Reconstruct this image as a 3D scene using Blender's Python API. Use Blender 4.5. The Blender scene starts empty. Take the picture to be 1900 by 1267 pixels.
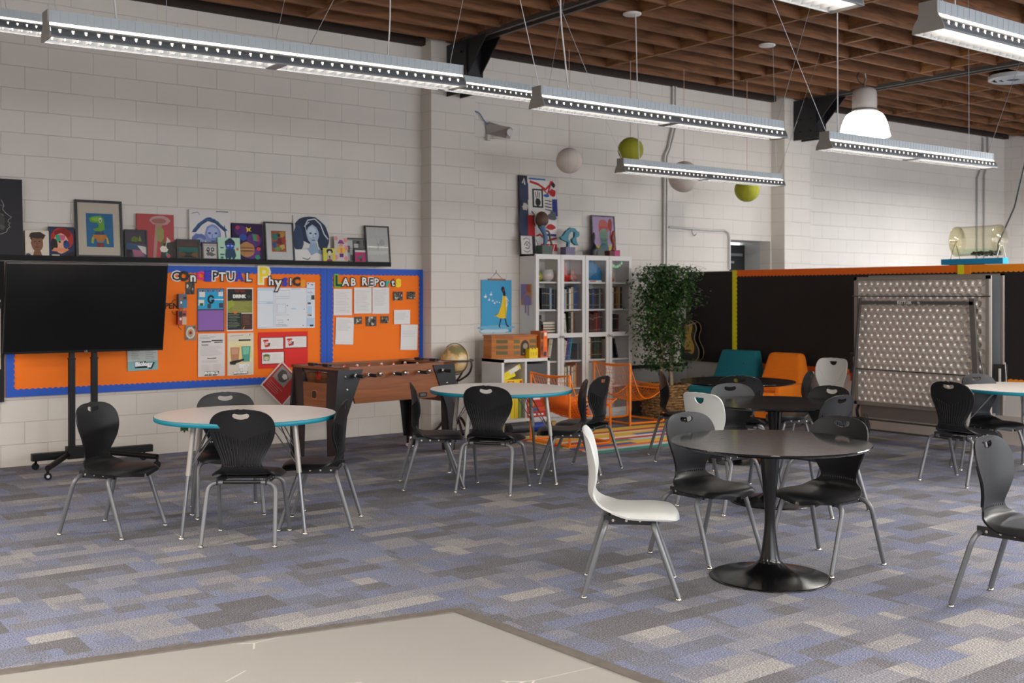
import bpy, math, random
from mathutils import Vector, Matrix, Euler
random.seed(7)
R = math.radians
S = bpy.context.scene
C = S.collection

# ------------------------------------------------------------------ camera, world, exposure
EYE = 1.58
YAW = math.atan2(2710.0, 2030.0)            # heading, measured from the +X axis (the back wall runs along X)
cd = bpy.data.cameras.new('camera')
cd.sensor_width = 36.0
cd.lens = 36.0 * 2030.0 / 1900.0
cd.shift_y = -87.5 / 1900.0
cd.clip_end = 200
cd.dof.use_dof = True
cd.dof.focus_distance = 6.6
cd.dof.aperture_fstop = 3.2
cam = bpy.data.objects.new('camera', cd)
cam.location = (0, 0, EYE)
cam.rotation_euler = (R(90), 0, YAW - R(90))
C.objects.link(cam)
S.camera = cam

w = bpy.data.worlds.new('daylight')
w.use_nodes = True
S.world = w
bg = w.node_tree.nodes['Background']
bg.inputs[0].default_value = (0.97, 0.97, 1.0, 1)
bg.inputs[1].default_value = 1.1
S.view_settings.view_transform = 'Standard'
S.view_settings.look = 'None'
S.view_settings.gamma = 1.0
S.view_settings.use_curve_mapping = False
S.view_settings.exposure = 1.27
try:
    S.cycles.use_denoising = True
    S.cycles.max_bounces = 8
    S.cycles.diffuse_bounces = 5
    S.cycles.glossy_bounces = 4
    S.cycles.transmission_bounces = 6
    S.cycles.transparent_max_bounces = 12
    S.cycles.sample_clamp_indirect = 4.0
    S.cycles.caustics_reflective = False
    S.cycles.caustics_refractive = False
except Exception:
    pass

def area_lamp(name, loc, rot, sx, sy, watts, col):
    l = bpy.data.lights.new(name, 'AREA')
    l.shape = 'RECTANGLE'; l.size = sx; l.size_y = sy; l.energy = watts; l.color = col
    o = bpy.data.objects.new(name, l); o.location = loc; o.rotation_euler = rot
    C.objects.link(o)
    return o
WARM = (1.0, 0.93, 0.85)
# unseen fill lights added for the near side, spaced like further fluorescent rows
for _x, _y in ((-1.2, 2.8), (1.2, 0.0), (4.2, 0.0), (7.2, 0.0), (-1.6, 5.6), (10.3, 2.8), (10.3, 0.0), (-2.2, 8.2), (1.2, -3.0), (5.2, -3.0), (9.0, -3.0)):
    area_lamp('fluorescent_row_light', (_x, _y, 2.9), (0, 0, 0), 2.4, 0.16, 40 if (_y < 1 and _x < 5) else 78, WARM)
for _x, _y in ((13.5, 4.0), (16.5, 4.0), (13.5, 0.5), (16.5, 8.2)):
    area_lamp('far_hall_light', (_x, _y, 3.4), (0, 0, 0), 1.2, 0.5, 80, (0.95, 0.97, 1.0))  # added fill above the unseen far hall, brightens the right-hand walls
# unseen area lights added as cool daylight fill from the camera's side
area_lamp('daylight_opening', (14.0, -4.6, 2.4), (R(90), 0, R(8)), 9.0, 3.8, 130, (0.78, 0.89, 1.0))
area_lamp('daylight_opening', (3.0, -5.6, 2.2), (R(90), 0, 0), 6.0, 3.4, 60, (0.86, 0.93, 1.0))

# ------------------------------------------------------------------ materials
def lin(c):
    return c / 12.92 if c <= 0.04045 else ((c + 0.055) / 1.055) ** 2.4
def rgb(t):
    if isinstance(t, str):
        t = t.lstrip('#'); t = tuple(int(t[i:i + 2], 16) for i in (0, 2, 4))
    return (lin(t[0] / 255), lin(t[1] / 255), lin(t[2] / 255), 1)
_mats = {}
def mat(col, rough=0.6, metal=0.0, name=None, emit=0.0, noise=0.0, nscale=40, bump=0.0, coat=0.0, spec=None, key=''):
    k = (str(col), rough, metal, emit, noise, nscale, bump, coat, spec, key)
    if k in _mats: return _mats[k]
    m = bpy.data.materials.new(name or 'paint')
    m.use_nodes = True
    nt = m.node_tree; b = nt.nodes['Principled BSDF']
    c = rgb(col)
    b.inputs['Base Color'].default_value = c
    b.inputs['Roughness'].default_value = rough
    b.inputs['Metallic'].default_value = metal
    if spec is not None: b.inputs['Specular IOR Level'].default_value = spec
    if coat: b.inputs['Coat Weight'].default_value = coat
    if emit:
        b.inputs['Emission Color'].default_value = c
        b.inputs['Emission Strength'].default_value = emit
    if noise or bump:
        tc = nt.nodes.new('ShaderNodeTexCoord'); n = nt.nodes.new('ShaderNodeTexNoise')
        n.inputs['Scale'].default_value = nscale; n.inputs['Detail'].default_value = 4
        nt.links.new(tc.outputs['Object'], n.inputs['Vector'])
        if noise:
            mx = nt.nodes.new('ShaderNodeMix'); mx.data_type = 'RGBA'
            mx.inputs[6].default_value = tuple(x * (1 - noise) for x in c[:3]) + (1,)
            mx.inputs[7].default_value = tuple(min(1, x * (1 + noise)) for x in c[:3]) + (1,)
            nt.links.new(n.outputs['Fac'], mx.inputs[0]); nt.links.new(mx.outputs[2], b.inputs['Base Color'])
        if bump:
            bp = nt.nodes.new('ShaderNodeBump'); bp.inputs['Strength'].default_value = bump; bp.inputs['Distance'].default_value = 0.01
            nt.links.new(n.outputs['Fac'], bp.inputs['Height']); nt.links.new(bp.outputs[0], b.inputs['Normal'])
    _mats[k] = m
    return m

def nodes_of(name):
    m = bpy.data.materials.new(name); m.use_nodes = True
    return m, m.node_tree, m.node_tree.nodes['Principled BSDF']
def math_node(nt, op, a, b=None, c=None):
    n = nt.nodes.new('ShaderNodeMath'); n.operation = op
    for i, v in enumerate((a, b, c)):
        if v is None: continue
        if isinstance(v, (int, float)): n.inputs[i].default_value = v
        else: nt.links.new(v, n.inputs[i])
    return n.outputs[0]

def block_wall_mat(axis, col):
    m, nt, b = nodes_of('painted_block')
    tc = nt.nodes.new('ShaderNodeTexCoord'); sp = nt.nodes.new('ShaderNodeSeparateXYZ'); cb = nt.nodes.new('ShaderNodeCombineXYZ')
    nt.links.new(tc.outputs['Object'], sp.inputs[0])
    nt.links.new(sp.outputs[0 if axis == 'X' else 1], cb.inputs[0]); nt.links.new(sp.outputs[2], cb.inputs[1])
    # a little wander in the courses
    nz = nt.nodes.new('ShaderNodeTexNoise'); nz.inputs['Scale'].default_value = 3.0
    nt.links.new(tc.outputs['Object'], nz.inputs['Vector'])
    add = nt.nodes.new('ShaderNodeMix'); add.data_type = 'VECTOR'; add.inputs[0].default_value = 0.006
    nt.links.new(cb.outputs[0], add.inputs[4]); nt.links.new(nz.outputs['Color'], add.inputs[5])
    br = nt.nodes.new('ShaderNodeTexBrick')
    br.inputs['Scale'].default_value = 1.0; br.inputs['Mortar Size'].default_value = 0.0042; br.inputs['Mortar Smooth'].default_value = 0.6
    br.inputs['Brick Width'].default_value = 0.4064; br.inputs['Row Height'].default_value = 0.2032; br.inputs['Bias'].default_value = 0
    c = rgb(col)
    br.inputs['Color1'].default_value = tuple(x * 0.97 for x in c[:3]) + (1,)
    br.inputs['Color2'].default_value = tuple(min(1, x * 1.03) for x in c[:3]) + (1,)
    br.inputs['Mortar'].default_value = tuple(x * 0.62 for x in c[:3]) + (1,)
    nt.links.new(add.outputs[1], br.inputs['Vector'])
    # joints come and go: the paint has filled many of them
    n2 = nt.nodes.new('ShaderNodeTexNoise'); n2.inputs['Scale'].default_value = 2.3; n2.inputs['Detail'].default_value = 3
    nt.links.new(tc.outputs['Object'], n2.inputs['Vector'])
    f = math_node(nt, 'MULTIPLY', br.outputs['Fac'], math_node(nt, 'SMOOTHSTEP' if False else 'MULTIPLY', n2.outputs['Fac'], 1.35))
    mx = nt.nodes.new('ShaderNodeMix'); mx.data_type = 'RGBA'
    mx.inputs[6].default_value = c; mx.inputs[7].default_value = tuple(x * 0.70 for x in c[:3]) + (1,)
    nt.links.new(f, mx.inputs[0])
    n3 = nt.nodes.new('ShaderNodeTexNoise'); n3.inputs['Scale'].default_value = 0.9; n3.inputs['Detail'].default_value = 5
    nt.links.new(tc.outputs['Object'], n3.inputs['Vector'])
    mm = nt.nodes.new('ShaderNodeMix'); mm.data_type = 'RGBA'; mm.blend_type = 'MULTIPLY'; mm.inputs[0].default_value = 1
    rp = nt.nodes.new('ShaderNodeMapRange'); rp.inputs[1].default_value = 0.3; rp.inputs[2].default_value = 0.7; rp.inputs[3].default_value = 0.92; rp.inputs[4].default_value = 1.02
    nt.links.new(n3.outputs['Fac'], rp.inputs[0])
    nt.links.new(mx.outputs[2], mm.inputs[6]); nt.links.new(rp.outputs[0], mm.inputs[7])
    nt.links.new(mm.outputs[2], b.inputs['Base Color'])
    fine = nt.nodes.new('ShaderNodeTexNoise'); fine.inputs['Scale'].default_value = 55; fine.inputs['Detail'].default_value = 6
    nt.links.new(tc.outputs['Object'], fine.inputs['Vector'])
    h = math_node(nt, 'ADD', math_node(nt, 'MULTIPLY', br.outputs['Fac'], -1.0), math_node(nt, 'MULTIPLY', fine.outputs['Fac'], 0.35))
    bp = nt.nodes.new('ShaderNodeBump'); bp.inputs['Strength'].default_value = 0.55; bp.inputs['Distance'].default_value = 0.006
    nt.links.new(h, bp.inputs['Height']); nt.links.new(bp.outputs[0], b.inputs['Normal'])
    b.inputs['Roughness'].default_value = 0.55
    return m

def carpet_mat():
    m, nt, b = nodes_of('carpet_tile')
    tc = nt.nodes.new('ShaderNodeTexCoord'); sp = nt.nodes.new('ShaderNodeSeparateXYZ')
    nt.links.new(tc.outputs['Object'], sp.inputs[0])
    X, Y = sp.outputs[0], sp.outputs[1]
    def cells(bw, rh, seed):
        row = math_node(nt, 'FLOOR', math_node(nt, 'DIVIDE', Y, rh))
        wn = nt.nodes.new('ShaderNodeTexWhiteNoise'); wn.noise_dimensions = '2D'
        c0 = nt.nodes.new('ShaderNodeCombineXYZ'); nt.links.new(row, c0.inputs[0]); c0.inputs[1].default_value = seed
        nt.links.new(c0.outputs[0], wn.inputs['Vector'])
        xx = math_node(nt, 'ADD', math_node(nt, 'DIVIDE', X, bw), math_node(nt, 'MULTIPLY', wn.outputs['Value'], 3.7))
        col = math_node(nt, 'FLOOR', xx)
        w2 = nt.nodes.new('ShaderNodeTexWhiteNoise'); w2.noise_dimensions = '3D'
        c1 = nt.nodes.new('ShaderNodeCombineXYZ'); nt.links.new(row, c1.inputs[0]); nt.links.new(col, c1.inputs[1]); c1.inputs[2].default_value = seed + 0.5
        nt.links.new(c1.outputs[0], w2.inputs['Vector'])
        return w2.outputs['Value']
    a = cells(0.30, 0.125, 3.0); c = cells(0.50, 0.25, 9.0); d = cells(0.21, 0.125, 17.0)
    v = math_node(nt, 'ADD', math_node(nt, 'MULTIPLY', a, 0.42), math_node(nt, 'ADD', math_node(nt, 'MULTIPLY', c, 0.40), math_node(nt, 'MULTIPLY', d, 0.18)))
    cr = nt.nodes.new('ShaderNodeValToRGB'); cr.color_ramp.interpolation = 'LINEAR'
    el = cr.color_ramp.elements
    stops = [(0.14, '#706f73'), (0.30, '#79787d'), (0.38, '#7b7d88'), (0.45, '#7f849c'), (0.52, '#878ca2'), (0.57, '#82828a'), (0.65, '#8f909a'), (0.75, '#999799'), (0.86, '#aba8a7')]
    el[0].position = stops[0][0]; el[0].color = rgb(stops[0][1]); el[1].position = stops[-1][0]; el[1].color = rgb(stops[-1][1])
    for p, h in stops[1:-1]:
        e = el.new(p); e.color = rgb(h)
    nt.links.new(v, cr.inputs[0])
    # pile: fine speckle and the ribs of the loop
    n = nt.nodes.new('ShaderNodeTexNoise'); n.inputs['Scale'].default_value = 150; n.inputs['Detail'].default_value = 3; n.inputs['Roughness'].default_value = 0.45
    nt.links.new(tc.outputs['Object'], n.inputs['Vector'])
    rp = nt.nodes.new('ShaderNodeMapRange'); rp.inputs[1].default_value = 0.34; rp.inputs[2].default_value = 0.66; rp.inputs[3].default_value = 0.45; rp.inputs[4].default_value = 1.6
    nt.links.new(n.outputs['Fac'], rp.inputs[0])
    wv = nt.nodes.new('ShaderNodeTexWave'); wv.wave_type = 'BANDS'; wv.bands_direction = 'Y'; wv.inputs['Scale'].default_value = 28; wv.inputs['Distortion'].default_value = 1.5
    nt.links.new(tc.outputs['Object'], wv.inputs['Vector'])
    r2 = nt.nodes.new('ShaderNodeMapRange'); r2.inputs[3].default_value = 0.456; r2.inputs[4].default_value = 1.1
    nt.links.new(wv.outputs['Fac'], r2.inputs[0])
    k = math_node(nt, 'MULTIPLY', rp.outputs[0], r2.outputs[0])
    mm = nt.nodes.new('ShaderNodeMix'); mm.data_type = 'RGBA'; mm.blend_type = 'MULTIPLY'; mm.inputs[0].default_value = 1
    nt.links.new(cr.outputs[0], mm.inputs[6]); nt.links.new(k, mm.inputs[7])
    nt.links.new(mm.outputs[2], b.inputs['Base Color'])
    bp = nt.nodes.new('ShaderNodeBump'); bp.inputs['Strength'].default_value = 0.5; bp.inputs['Distance'].default_value = 0.004
    nt.links.new(n.outputs['Fac'], bp.inputs['Height']); nt.links.new(bp.outputs[0], b.inputs['Normal'])
    b.inputs['Roughness'].default_value = 0.95; b.inputs['Specular IOR Level'].default_value = 0.15
    return m

def wood_mat(name, c1, c2, scale=(1, 14, 14), rough=0.5, dist=4.0, coat=0.0):
    m, nt, b = nodes_of(name)
    tc = nt.nodes.new('ShaderNodeTexCoord'); mp = nt.nodes.new('ShaderNodeMapping'); mp.inputs['Scale'].default_value = scale
    nt.links.new(tc.outputs['Object'], mp.inputs[0])
    n = nt.nodes.new('ShaderNodeTexNoise'); n.inputs['Scale'].default_value = 2.0; n.inputs['Detail'].default_value = 6; n.inputs['Distortion'].default_value = dist * 0.2
    nt.links.new(mp.outputs[0], n.inputs['Vector'])
    cr = nt.nodes.new('ShaderNodeValToRGB'); e = cr.color_ramp.elements
    e[0].position = 0.32; e[0].color = rgb(c1); e[1].position = 0.68; e[1].color = rgb(c2)
    nt.links.new(n.outputs['Fac'], cr.inputs[0]); nt.links.new(cr.outputs[0], b.inputs['Base Color'])
    b.inputs['Roughness'].default_value = rough
    if coat: b.inputs['Coat Weight'].default_value = coat
    return m

def glass_mat(name, tint=(0.95, 0.97, 0.96), gl=0.08, rough=0.03):
    m = bpy.data.materials.new(name); m.use_nodes = True; nt = m.node_tree
    for n in list(nt.nodes):
        if n.type != 'OUTPUT_MATERIAL': nt.nodes.remove(n)
    out = [n for n in nt.nodes if n.type == 'OUTPUT_MATERIAL'][0]
    t = nt.nodes.new('ShaderNodeBsdfTransparent'); t.inputs[0].default_value = (*tint, 1)
    g = nt.nodes.new('ShaderNodeBsdfGlossy'); g.inputs['Roughness'].default_value = rough
    mx = nt.nodes.new('ShaderNodeMixShader'); fr = nt.nodes.new('ShaderNodeLayerWeight'); fr.inputs[0].default_value = 0.5
    nt.links.new(math_node(nt, 'ADD', math_node(nt, 'MULTIPLY', math_node(nt, 'POWER', fr.outputs['Facing'], 4.0), 0.7), gl), mx.inputs[0])
    nt.links.new(t.outputs[0], mx.inputs[1]); nt.links.new(g.outputs[0], mx.inputs[2]); nt.links.new(mx.outputs[0], out.inputs[0])
    return m

# ------------------------------------------------------------------ mesh builder
class MB:
    def __init__(s): s.v = []; s.f = []; s.m = []; s.sm = []; s.mats = []
    def mi(s, m):
        if m not in s.mats: s.mats.append(m)
        return s.mats.index(m)
    def add(s, vs, fs, m, smooth=False, M=None):
        o = len(s.v); k = s.mi(m)
        for p in vs:
            p = Vector(p)
            if M is not None: p = M @ p
            s.v.append(tuple(p))
        for f in fs:
            s.f.append([i + o for i in f]); s.m.append(k); s.sm.append(smooth)
        return s
    def box(s, c, d, m, rot=None, M=None):
        x, y, z = d[0] / 2, d[1] / 2, d[2] / 2
        vs = [Vector(p) for p in ((-x, -y, -z), (x, -y, -z), (x, y, -z), (-x, y, -z), (-x, -y, z), (x, -y, z), (x, y, z), (-x, y, z))]
        Rm = Euler(rot).to_matrix() if rot else None
        vs = [((Rm @ p) if Rm else p) + Vector(c) for p in vs]
        return s.add(vs, [(0, 3, 2, 1), (4, 5, 6, 7), (0, 1, 5, 4), (1, 2, 6, 5), (2, 3, 7, 6), (3, 0, 4, 7)], m, False, M)
    def b2(s, a, b, m, M=None):
        return s.box([(a[i] + b[i]) / 2 for i in range(3)], [abs(b[i] - a[i]) for i in range(3)], m, None, M)
    def rbox(s, c, d, r, m, n=3, axis='Z', M=None):
        # box with rounded corners around one axis, extruded along it
        dx, dy, dz = d
        perm = {'Z': (0, 1, 2), 'Y': (0, 2, 1), 'X': (1, 2, 0)}[axis]
        a, b_, h = d[perm[0]] / 2, d[perm[1]] / 2, d[perm[2]] / 2
        pts = []
        for cx, cy, st in ((a - r, b_ - r, 0), (-a + r, b_ - r, 90), (-a + r, -b_ + r, 180), (a - r, -b_ + r, 270)):
            for i in range(n + 1):
                t = R(st + 90 * i / n); pts.append((cx + r * math.cos(t), cy + r * math.sin(t)))
        N = len(pts); vs = []
        for hh in (-h, h):
            for p in pts:
                q = [0, 0, 0]; q[perm[0]] = p[0]; q[perm[1]] = p[1]; q[perm[2]] = hh
                vs.append([q[i] + c[i] for i in range(3)])
        fs = [tuple(range(N))[::-1], tuple(range(N, 2 * N))] + [(i, (i + 1) % N, N + (i + 1) % N, N + i) for i in range(N)]
        return s.add(vs, fs, m, False, M)
    def tube(s, pts, r, m, n=10, M=None, cap=True, radii=None):
        P = [Vector(p) for p in pts]; rings = []
        up = None
        for i, p in enumerate(P):
            t = (P[min(i + 1, len(P) - 1)] - P[max(i - 1, 0)]).normalized()
            if up is None:
                up = Vector((0, 0, 1)) if abs(t.z) < 0.9 else Vector((1, 0, 0))
            a = t.cross(up)
            if a.length < 1e-5: a = t.cross(Vector((0, 1, 0)))
            a.normalize(); b_ = a.cross(t).normalized(); up = b_
            rr = radii[i] if radii else r
            rings.append([p + (a * math.cos(2 * math.pi * k / n) + b_ * math.sin(2 * math.pi * k / n)) * rr for k in range(n)])
        vs = [q for rg in rings for q in rg]; fs = []
        for i in range(len(P) - 1):
            for k in range(n):
                fs.append((i * n + k, i * n + (k + 1) % n, (i + 1) * n + (k + 1) % n, (i + 1) * n + k))
        s.add(vs, fs, m, True, M)
        if cap:
            s.add(rings[0], [tuple(range(n))[::-1]], m, False, M); s.add(rings[-1], [tuple(range(n))], m, False, M)
        return s
    def lathe(s, prof, m, n=32, c=(0, 0, 0), M=None, smooth=True, squash=(1, 1)):
        vs = []; fs = []
        for r, z in prof:
            for k in range(n):
                a = 2 * math.pi * k / n
                vs.append((c[0] + r * math.cos(a) * squash[0], c[1] + r * math.sin(a) * squash[1], c[2] + z))
        for i in range(len(prof) - 1):
            for k in range(n):
                fs.append((i * n + k, i * n + (k + 1) % n, (i + 1) * n + (k + 1) % n, (i + 1) * n + k))
        s.add(vs, fs, m, smooth, M)
        for i, rev in ((0, True), (len(prof) - 1, False)):
            if prof[i][0] > 1e-4:
                f = tuple(range(n)); s.add(vs[i * n:(i + 1) * n], [f[::-1] if rev else f], m, False, M)
        return s
    def prism(s, pts, d0, d1, m, axis='Y', M=None):
        # closed 2D outline pushed along an axis from d0 to d1
        N = len(pts); vs = []
        for d in (d0, d1):
            for p in pts:
                vs.append({'Y': (p[0], d, p[1]), 'X': (d, p[0], p[1]), 'Z': (p[0], p[1], d)}[axis])
        fs = [tuple(range(N)), tuple(range(N, 2 * N))[::-1]] + [(i, N + i, N + (i + 1) % N, (i + 1) % N) for i in range(N)]
        return s.add(vs, fs, m, False, M)
    def grid(s, fn, nu, nv, m, smooth=True, M=None):
        vs = [fn(i / nu, j / nv) for i in range(nu + 1) for j in range(nv + 1)]
        fs = [(i * (nv + 1) + j, i * (nv + 1) + j + 1, (i + 1) * (nv + 1) + j + 1, (i + 1) * (nv + 1) + j) for i in range(nu) for j in range(nv)]
        return s.add(vs, fs, m, smooth, M)
    def build(s, name, parent=None, loc=None, rot=None, fix=True):
        me = bpy.data.meshes.new(name)
        me.from_pydata(s.v, [], s.f)
        for m in s.mats: me.materials.append(m)
        me.polygons.foreach_set('material_index', s.m)
        me.polygons.foreach_set('use_smooth', s.sm)
        me.update()
        if fix:
            import bmesh
            bm = bmesh.new(); bm.from_mesh(me); bmesh.ops.recalc_face_normals(bm, faces=bm.faces); bm.to_mesh(me); bm.free()
        o = bpy.data.objects.new(name, me); C.objects.link(o)
        if parent: o.parent = parent
        if loc is not None: o.location = loc
        if rot is not None: o.rotation_euler = rot
        return o

def tag(o, label, cat, group=None):
    o['label'] = label; o['category'] = cat
    if group: o['group'] = group
    return o
def thing(name, label, cat, loc=(0, 0, 0), rz=0.0, group=None, rot=None):
    o = bpy.data.objects.new(name, None); o.empty_display_size = 0.1
    o.location = loc; o.rotation_euler = rot if rot else (0, 0, rz)
    C.objects.link(o)
    return tag(o, label, cat, group)
def struct(o):
    o['kind'] = 'structure'; return o
def dup(root, loc=None, rz=None, label=None, group=None, rot=None):
    r = root.copy(); C.objects.link(r)
    if loc is not None: r.location = loc
    if rot is not None: r.rotation_euler = rot
    elif rz is not None: r.rotation_euler = (0, 0, rz)
    if label: r['label'] = label
    if group: r['group'] = group
    for ch in list(root.children):
        c = ch.copy(); C.objects.link(c); c.parent = r
        for g in list(ch.children):
            d = g.copy(); C.objects.link(d); d.parent = c
    return r
def spline(pts, n):
    # Catmull-Rom through tuples, n samples
    P = [tuple(p) for p in pts]; out = []
    for i in range(n):
        t = i / (n - 1) * (len(P) - 1); k = min(int(t), len(P) - 2); f = t - k
        p0 = P[max(k - 1, 0)]; p1 = P[k]; p2 = P[k + 1]; p3 = P[min(k + 2, len(P) - 1)]
        out.append(tuple(0.5 * ((2 * b) + (-a + c) * f + (2 * a - 5 * b + 4 * c - d) * f * f + (-a + 3 * b - 3 * c + d) * f ** 3) for a, b, c, d in zip(p0, p1, p2, p3)))
    return out

# where a sight line of the photograph meets the plane y = Y: gives world (x, z)
def on_wall(px, py, Y=10.76):
    fx, fy = math.cos(YAW), math.sin(YAW); u = (px - 950) / 2030.0
    dx, dy = fx + fy * u, fy - fx * u
    t = Y / dy
    return dx * t, EYE + (546 - py) / 2030.0 * t
def on_side(px, py, X):
    fx, fy = math.cos(YAW), math.sin(YAW); u = (px - 950) / 2030.0
    dx, dy = fx + fy * u, fy - fx * u
    t = X / dx
    return dy * t, EYE + (546 - py) / 2030.0 * t

_tc = {}
def text_geo(s, size, bold=0.0):
    k = (s, round(size, 5), bold)
    if k in _tc: return _tc[k]
    cu = bpy.data.curves.new('t', 'FONT'); cu.body = s; cu.size = size; cu.offset = bold; cu.align_x = 'CENTER'; cu.align_y = 'CENTER'
    cu.resolution_u = 2
    o = bpy.data.objects.new('t', cu); C.objects.link(o)
    dg = bpy.context.evaluated_depsgraph_get(); me = o.evaluated_get(dg).to_mesh()
    vs = [tuple(v.co) for v in me.vertices]; fs = [tuple(p.vertices) for p in me.polygons]
    o.evaluated_get(dg).to_mesh_clear()
    bpy.data.objects.remove(o); bpy.data.curves.remove(cu)
    _tc[k] = (vs, fs)
    return vs, fs

# flat picture content: shapes in 0..1 coordinates of a w x h rectangle standing in XZ, facing -Y
def ell(cx, cy, rx, ry, n=18, jit=0.0, a0=0.0):
    return [(cx + rx * math.cos(2 * math.pi * i / n + a0) * (1 + random.uniform(-jit, jit)), cy + ry * math.sin(2 * math.pi * i / n + a0) * (1 + random.uniform(-jit, jit))) for i in range(n)]
def paint(mb, w, h, shapes, y=0.0, x0=0.0, z0=0.0, M=None, rough=0.7):
    # shapes: ('p', col, pts) | ('r', col, x0, y0, x1, y1) | ('e', col, cx, cy, rx, ry) | ('l', col, width, pts) | ('t', col, text, cx, cy, size[, bold, rot])
    k = 0
    for s in shapes:
        k += 1; yy = y - 0.00035 * k
        kind, col = s[0], s[1]; m = mat(col, rough, key='art')
        def P(a): return (x0 + (a[0] - 0.5) * w, yy, z0 + a[1] * h)
        if kind == 'p': mb.add([P(a) for a in s[2]], [tuple(range(len(s[2])))], m, M=M)
        elif kind == 'r': mb.add([P(a) for a in ((s[2], s[3]), (s[4], s[3]), (s[4], s[5]), (s[2], s[5]))], [(0, 1, 2, 3)], m, M=M)
        elif kind == 'e':
            pts = ell(*s[2:6], n=16, jit=(s[6] if len(s) > 6 else 0)); mb.add([P(a) for a in pts], [tuple(range(len(pts)))], m, M=M)
        elif kind == 'l':
            ww = s[2]; pts = s[3]
            vs = []
            for i, a in enumerate(pts):
                p = Vector(P(a)); q = Vector(P(pts[min(i + 1, len(pts) - 1)])); r0 = Vector(P(pts[max(i - 1, 0)]))
                t = (q - r0); t.normalize(); nn = Vector((-t.z, 0, t.x)) * (ww * w / 2)
                vs += [p + nn, p - nn]
            mb.add(vs, [(2 * i, 2 * i + 1, 2 * i + 3, 2 * i + 2) for i in range(len(pts) - 1)], m, M=M)
        elif kind == 't':
            bold = s[6] if len(s) > 6 else 0.0; rot = s[7] if len(s) > 7 else 0.0
            vs, fs = text_geo(s[2], s[5] * h, bold)
            ca, sa = math.cos(rot), math.sin(rot); ox, _, oz = P((s[3], s[4]))
            mb.add([(ox + a * ca - b * sa, yy, oz + a * sa + b * ca) for a, b, _ in vs], fs, m, M=M)
    return mb
def scribble(n, col, x0, y0, x1, y1, wd=0.006, amp=0.03, seed=0):
    rr = random.Random(seed); out = []
    for i in range(n):
        y = y1 - (y1 - y0) * (i + 0.5) / n; xe = x1 - rr.random() * (x1 - x0) * 0.35
        out.append(('l', col, wd, [(x0, y), (xe, y + rr.uniform(-1, 1) * amp * 0.1)]))
    return out
# ------------------------------------------------------------------ room shell
PXL = 11.09; WY = 10.76; FAR = 19.46; CZ = 4.46
WALLC = '#d2cbc2'
bw = block_wall_mat('X', WALLC); bwy = block_wall_mat('Y', WALLC)
mb = MB()
mb.b2((-6, WY, 0), (11.98, WY + 0.2, CZ + 0.44), bw)
mb.b2((11.98, WY, 2.37), (12.88, WY + 0.2, CZ + 0.44), bw)
mb.b2((12.88, WY, 0), (FAR + 0.2, WY + 0.2, CZ + 0.44), bw)
wall = struct(mb.build('wall_back'))
# the doorway is set back in a deep plastered recess
mb = MB(); pl = mat('#b9bab8', 0.7)
mb.b2((12.88, WY + 0.2, 0), (12.98, WY + 0.6, 2.45), pl); mb.b2((11.88, WY + 0.2, 0), (11.98, WY + 0.6, 2.45), pl)
mb.b2((11.88, WY + 0.2, 2.37), (12.98, WY + 0.6, 2.45), pl)
struct(mb.build('trim_1'))
mb = MB(); dk = mat('#1d1e20', 0.5)
mb.b2((11.98, WY + 0.5, 0), (12.88, WY + 0.56, 2.33), dk)
d_ = struct(mb.build('door_1'))
mb = MB(); mb.b2((12.02, WY + 0.47, 2.16), (12.8, WY + 0.5, 2.2), mat('#6d7073', 0.4)); mb.b2((12.05, WY + 0.46, 2.05), (12.6, WY + 0.5, 2.08), mat('#8a8c8e', 0.4))
mb.build('door_closer', d_)
mb = MB(); mb.b2((12.05, WY + 0.46, 1.0), (12.1, WY + 0.5, 1.1), mat('#9a9a9a', 0.3, 1)); mb.build('door_handle', d_)
mb = MB(); mb.b2((FAR, -8, 0), (FAR + 0.2, WY, CZ + 0.44), bwy); struct(mb.build('wall_far'))
mb = MB(); mb.b2((-6.2, -8, 0), (-6, WY, CZ + 0.44), bwy); struct(mb.build('wall_left'))
# pilasters
for n_, x0, x1, dep in ((2, 6.751, 7.358, 0.208), (3, 12.899, 13.498, 0.25)):
    mb = MB(); mb.b2((x0, WY - dep, 0), (x1, WY, CZ + 0.1), bw); struct(mb.build('trim_%d' % n_))
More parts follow.
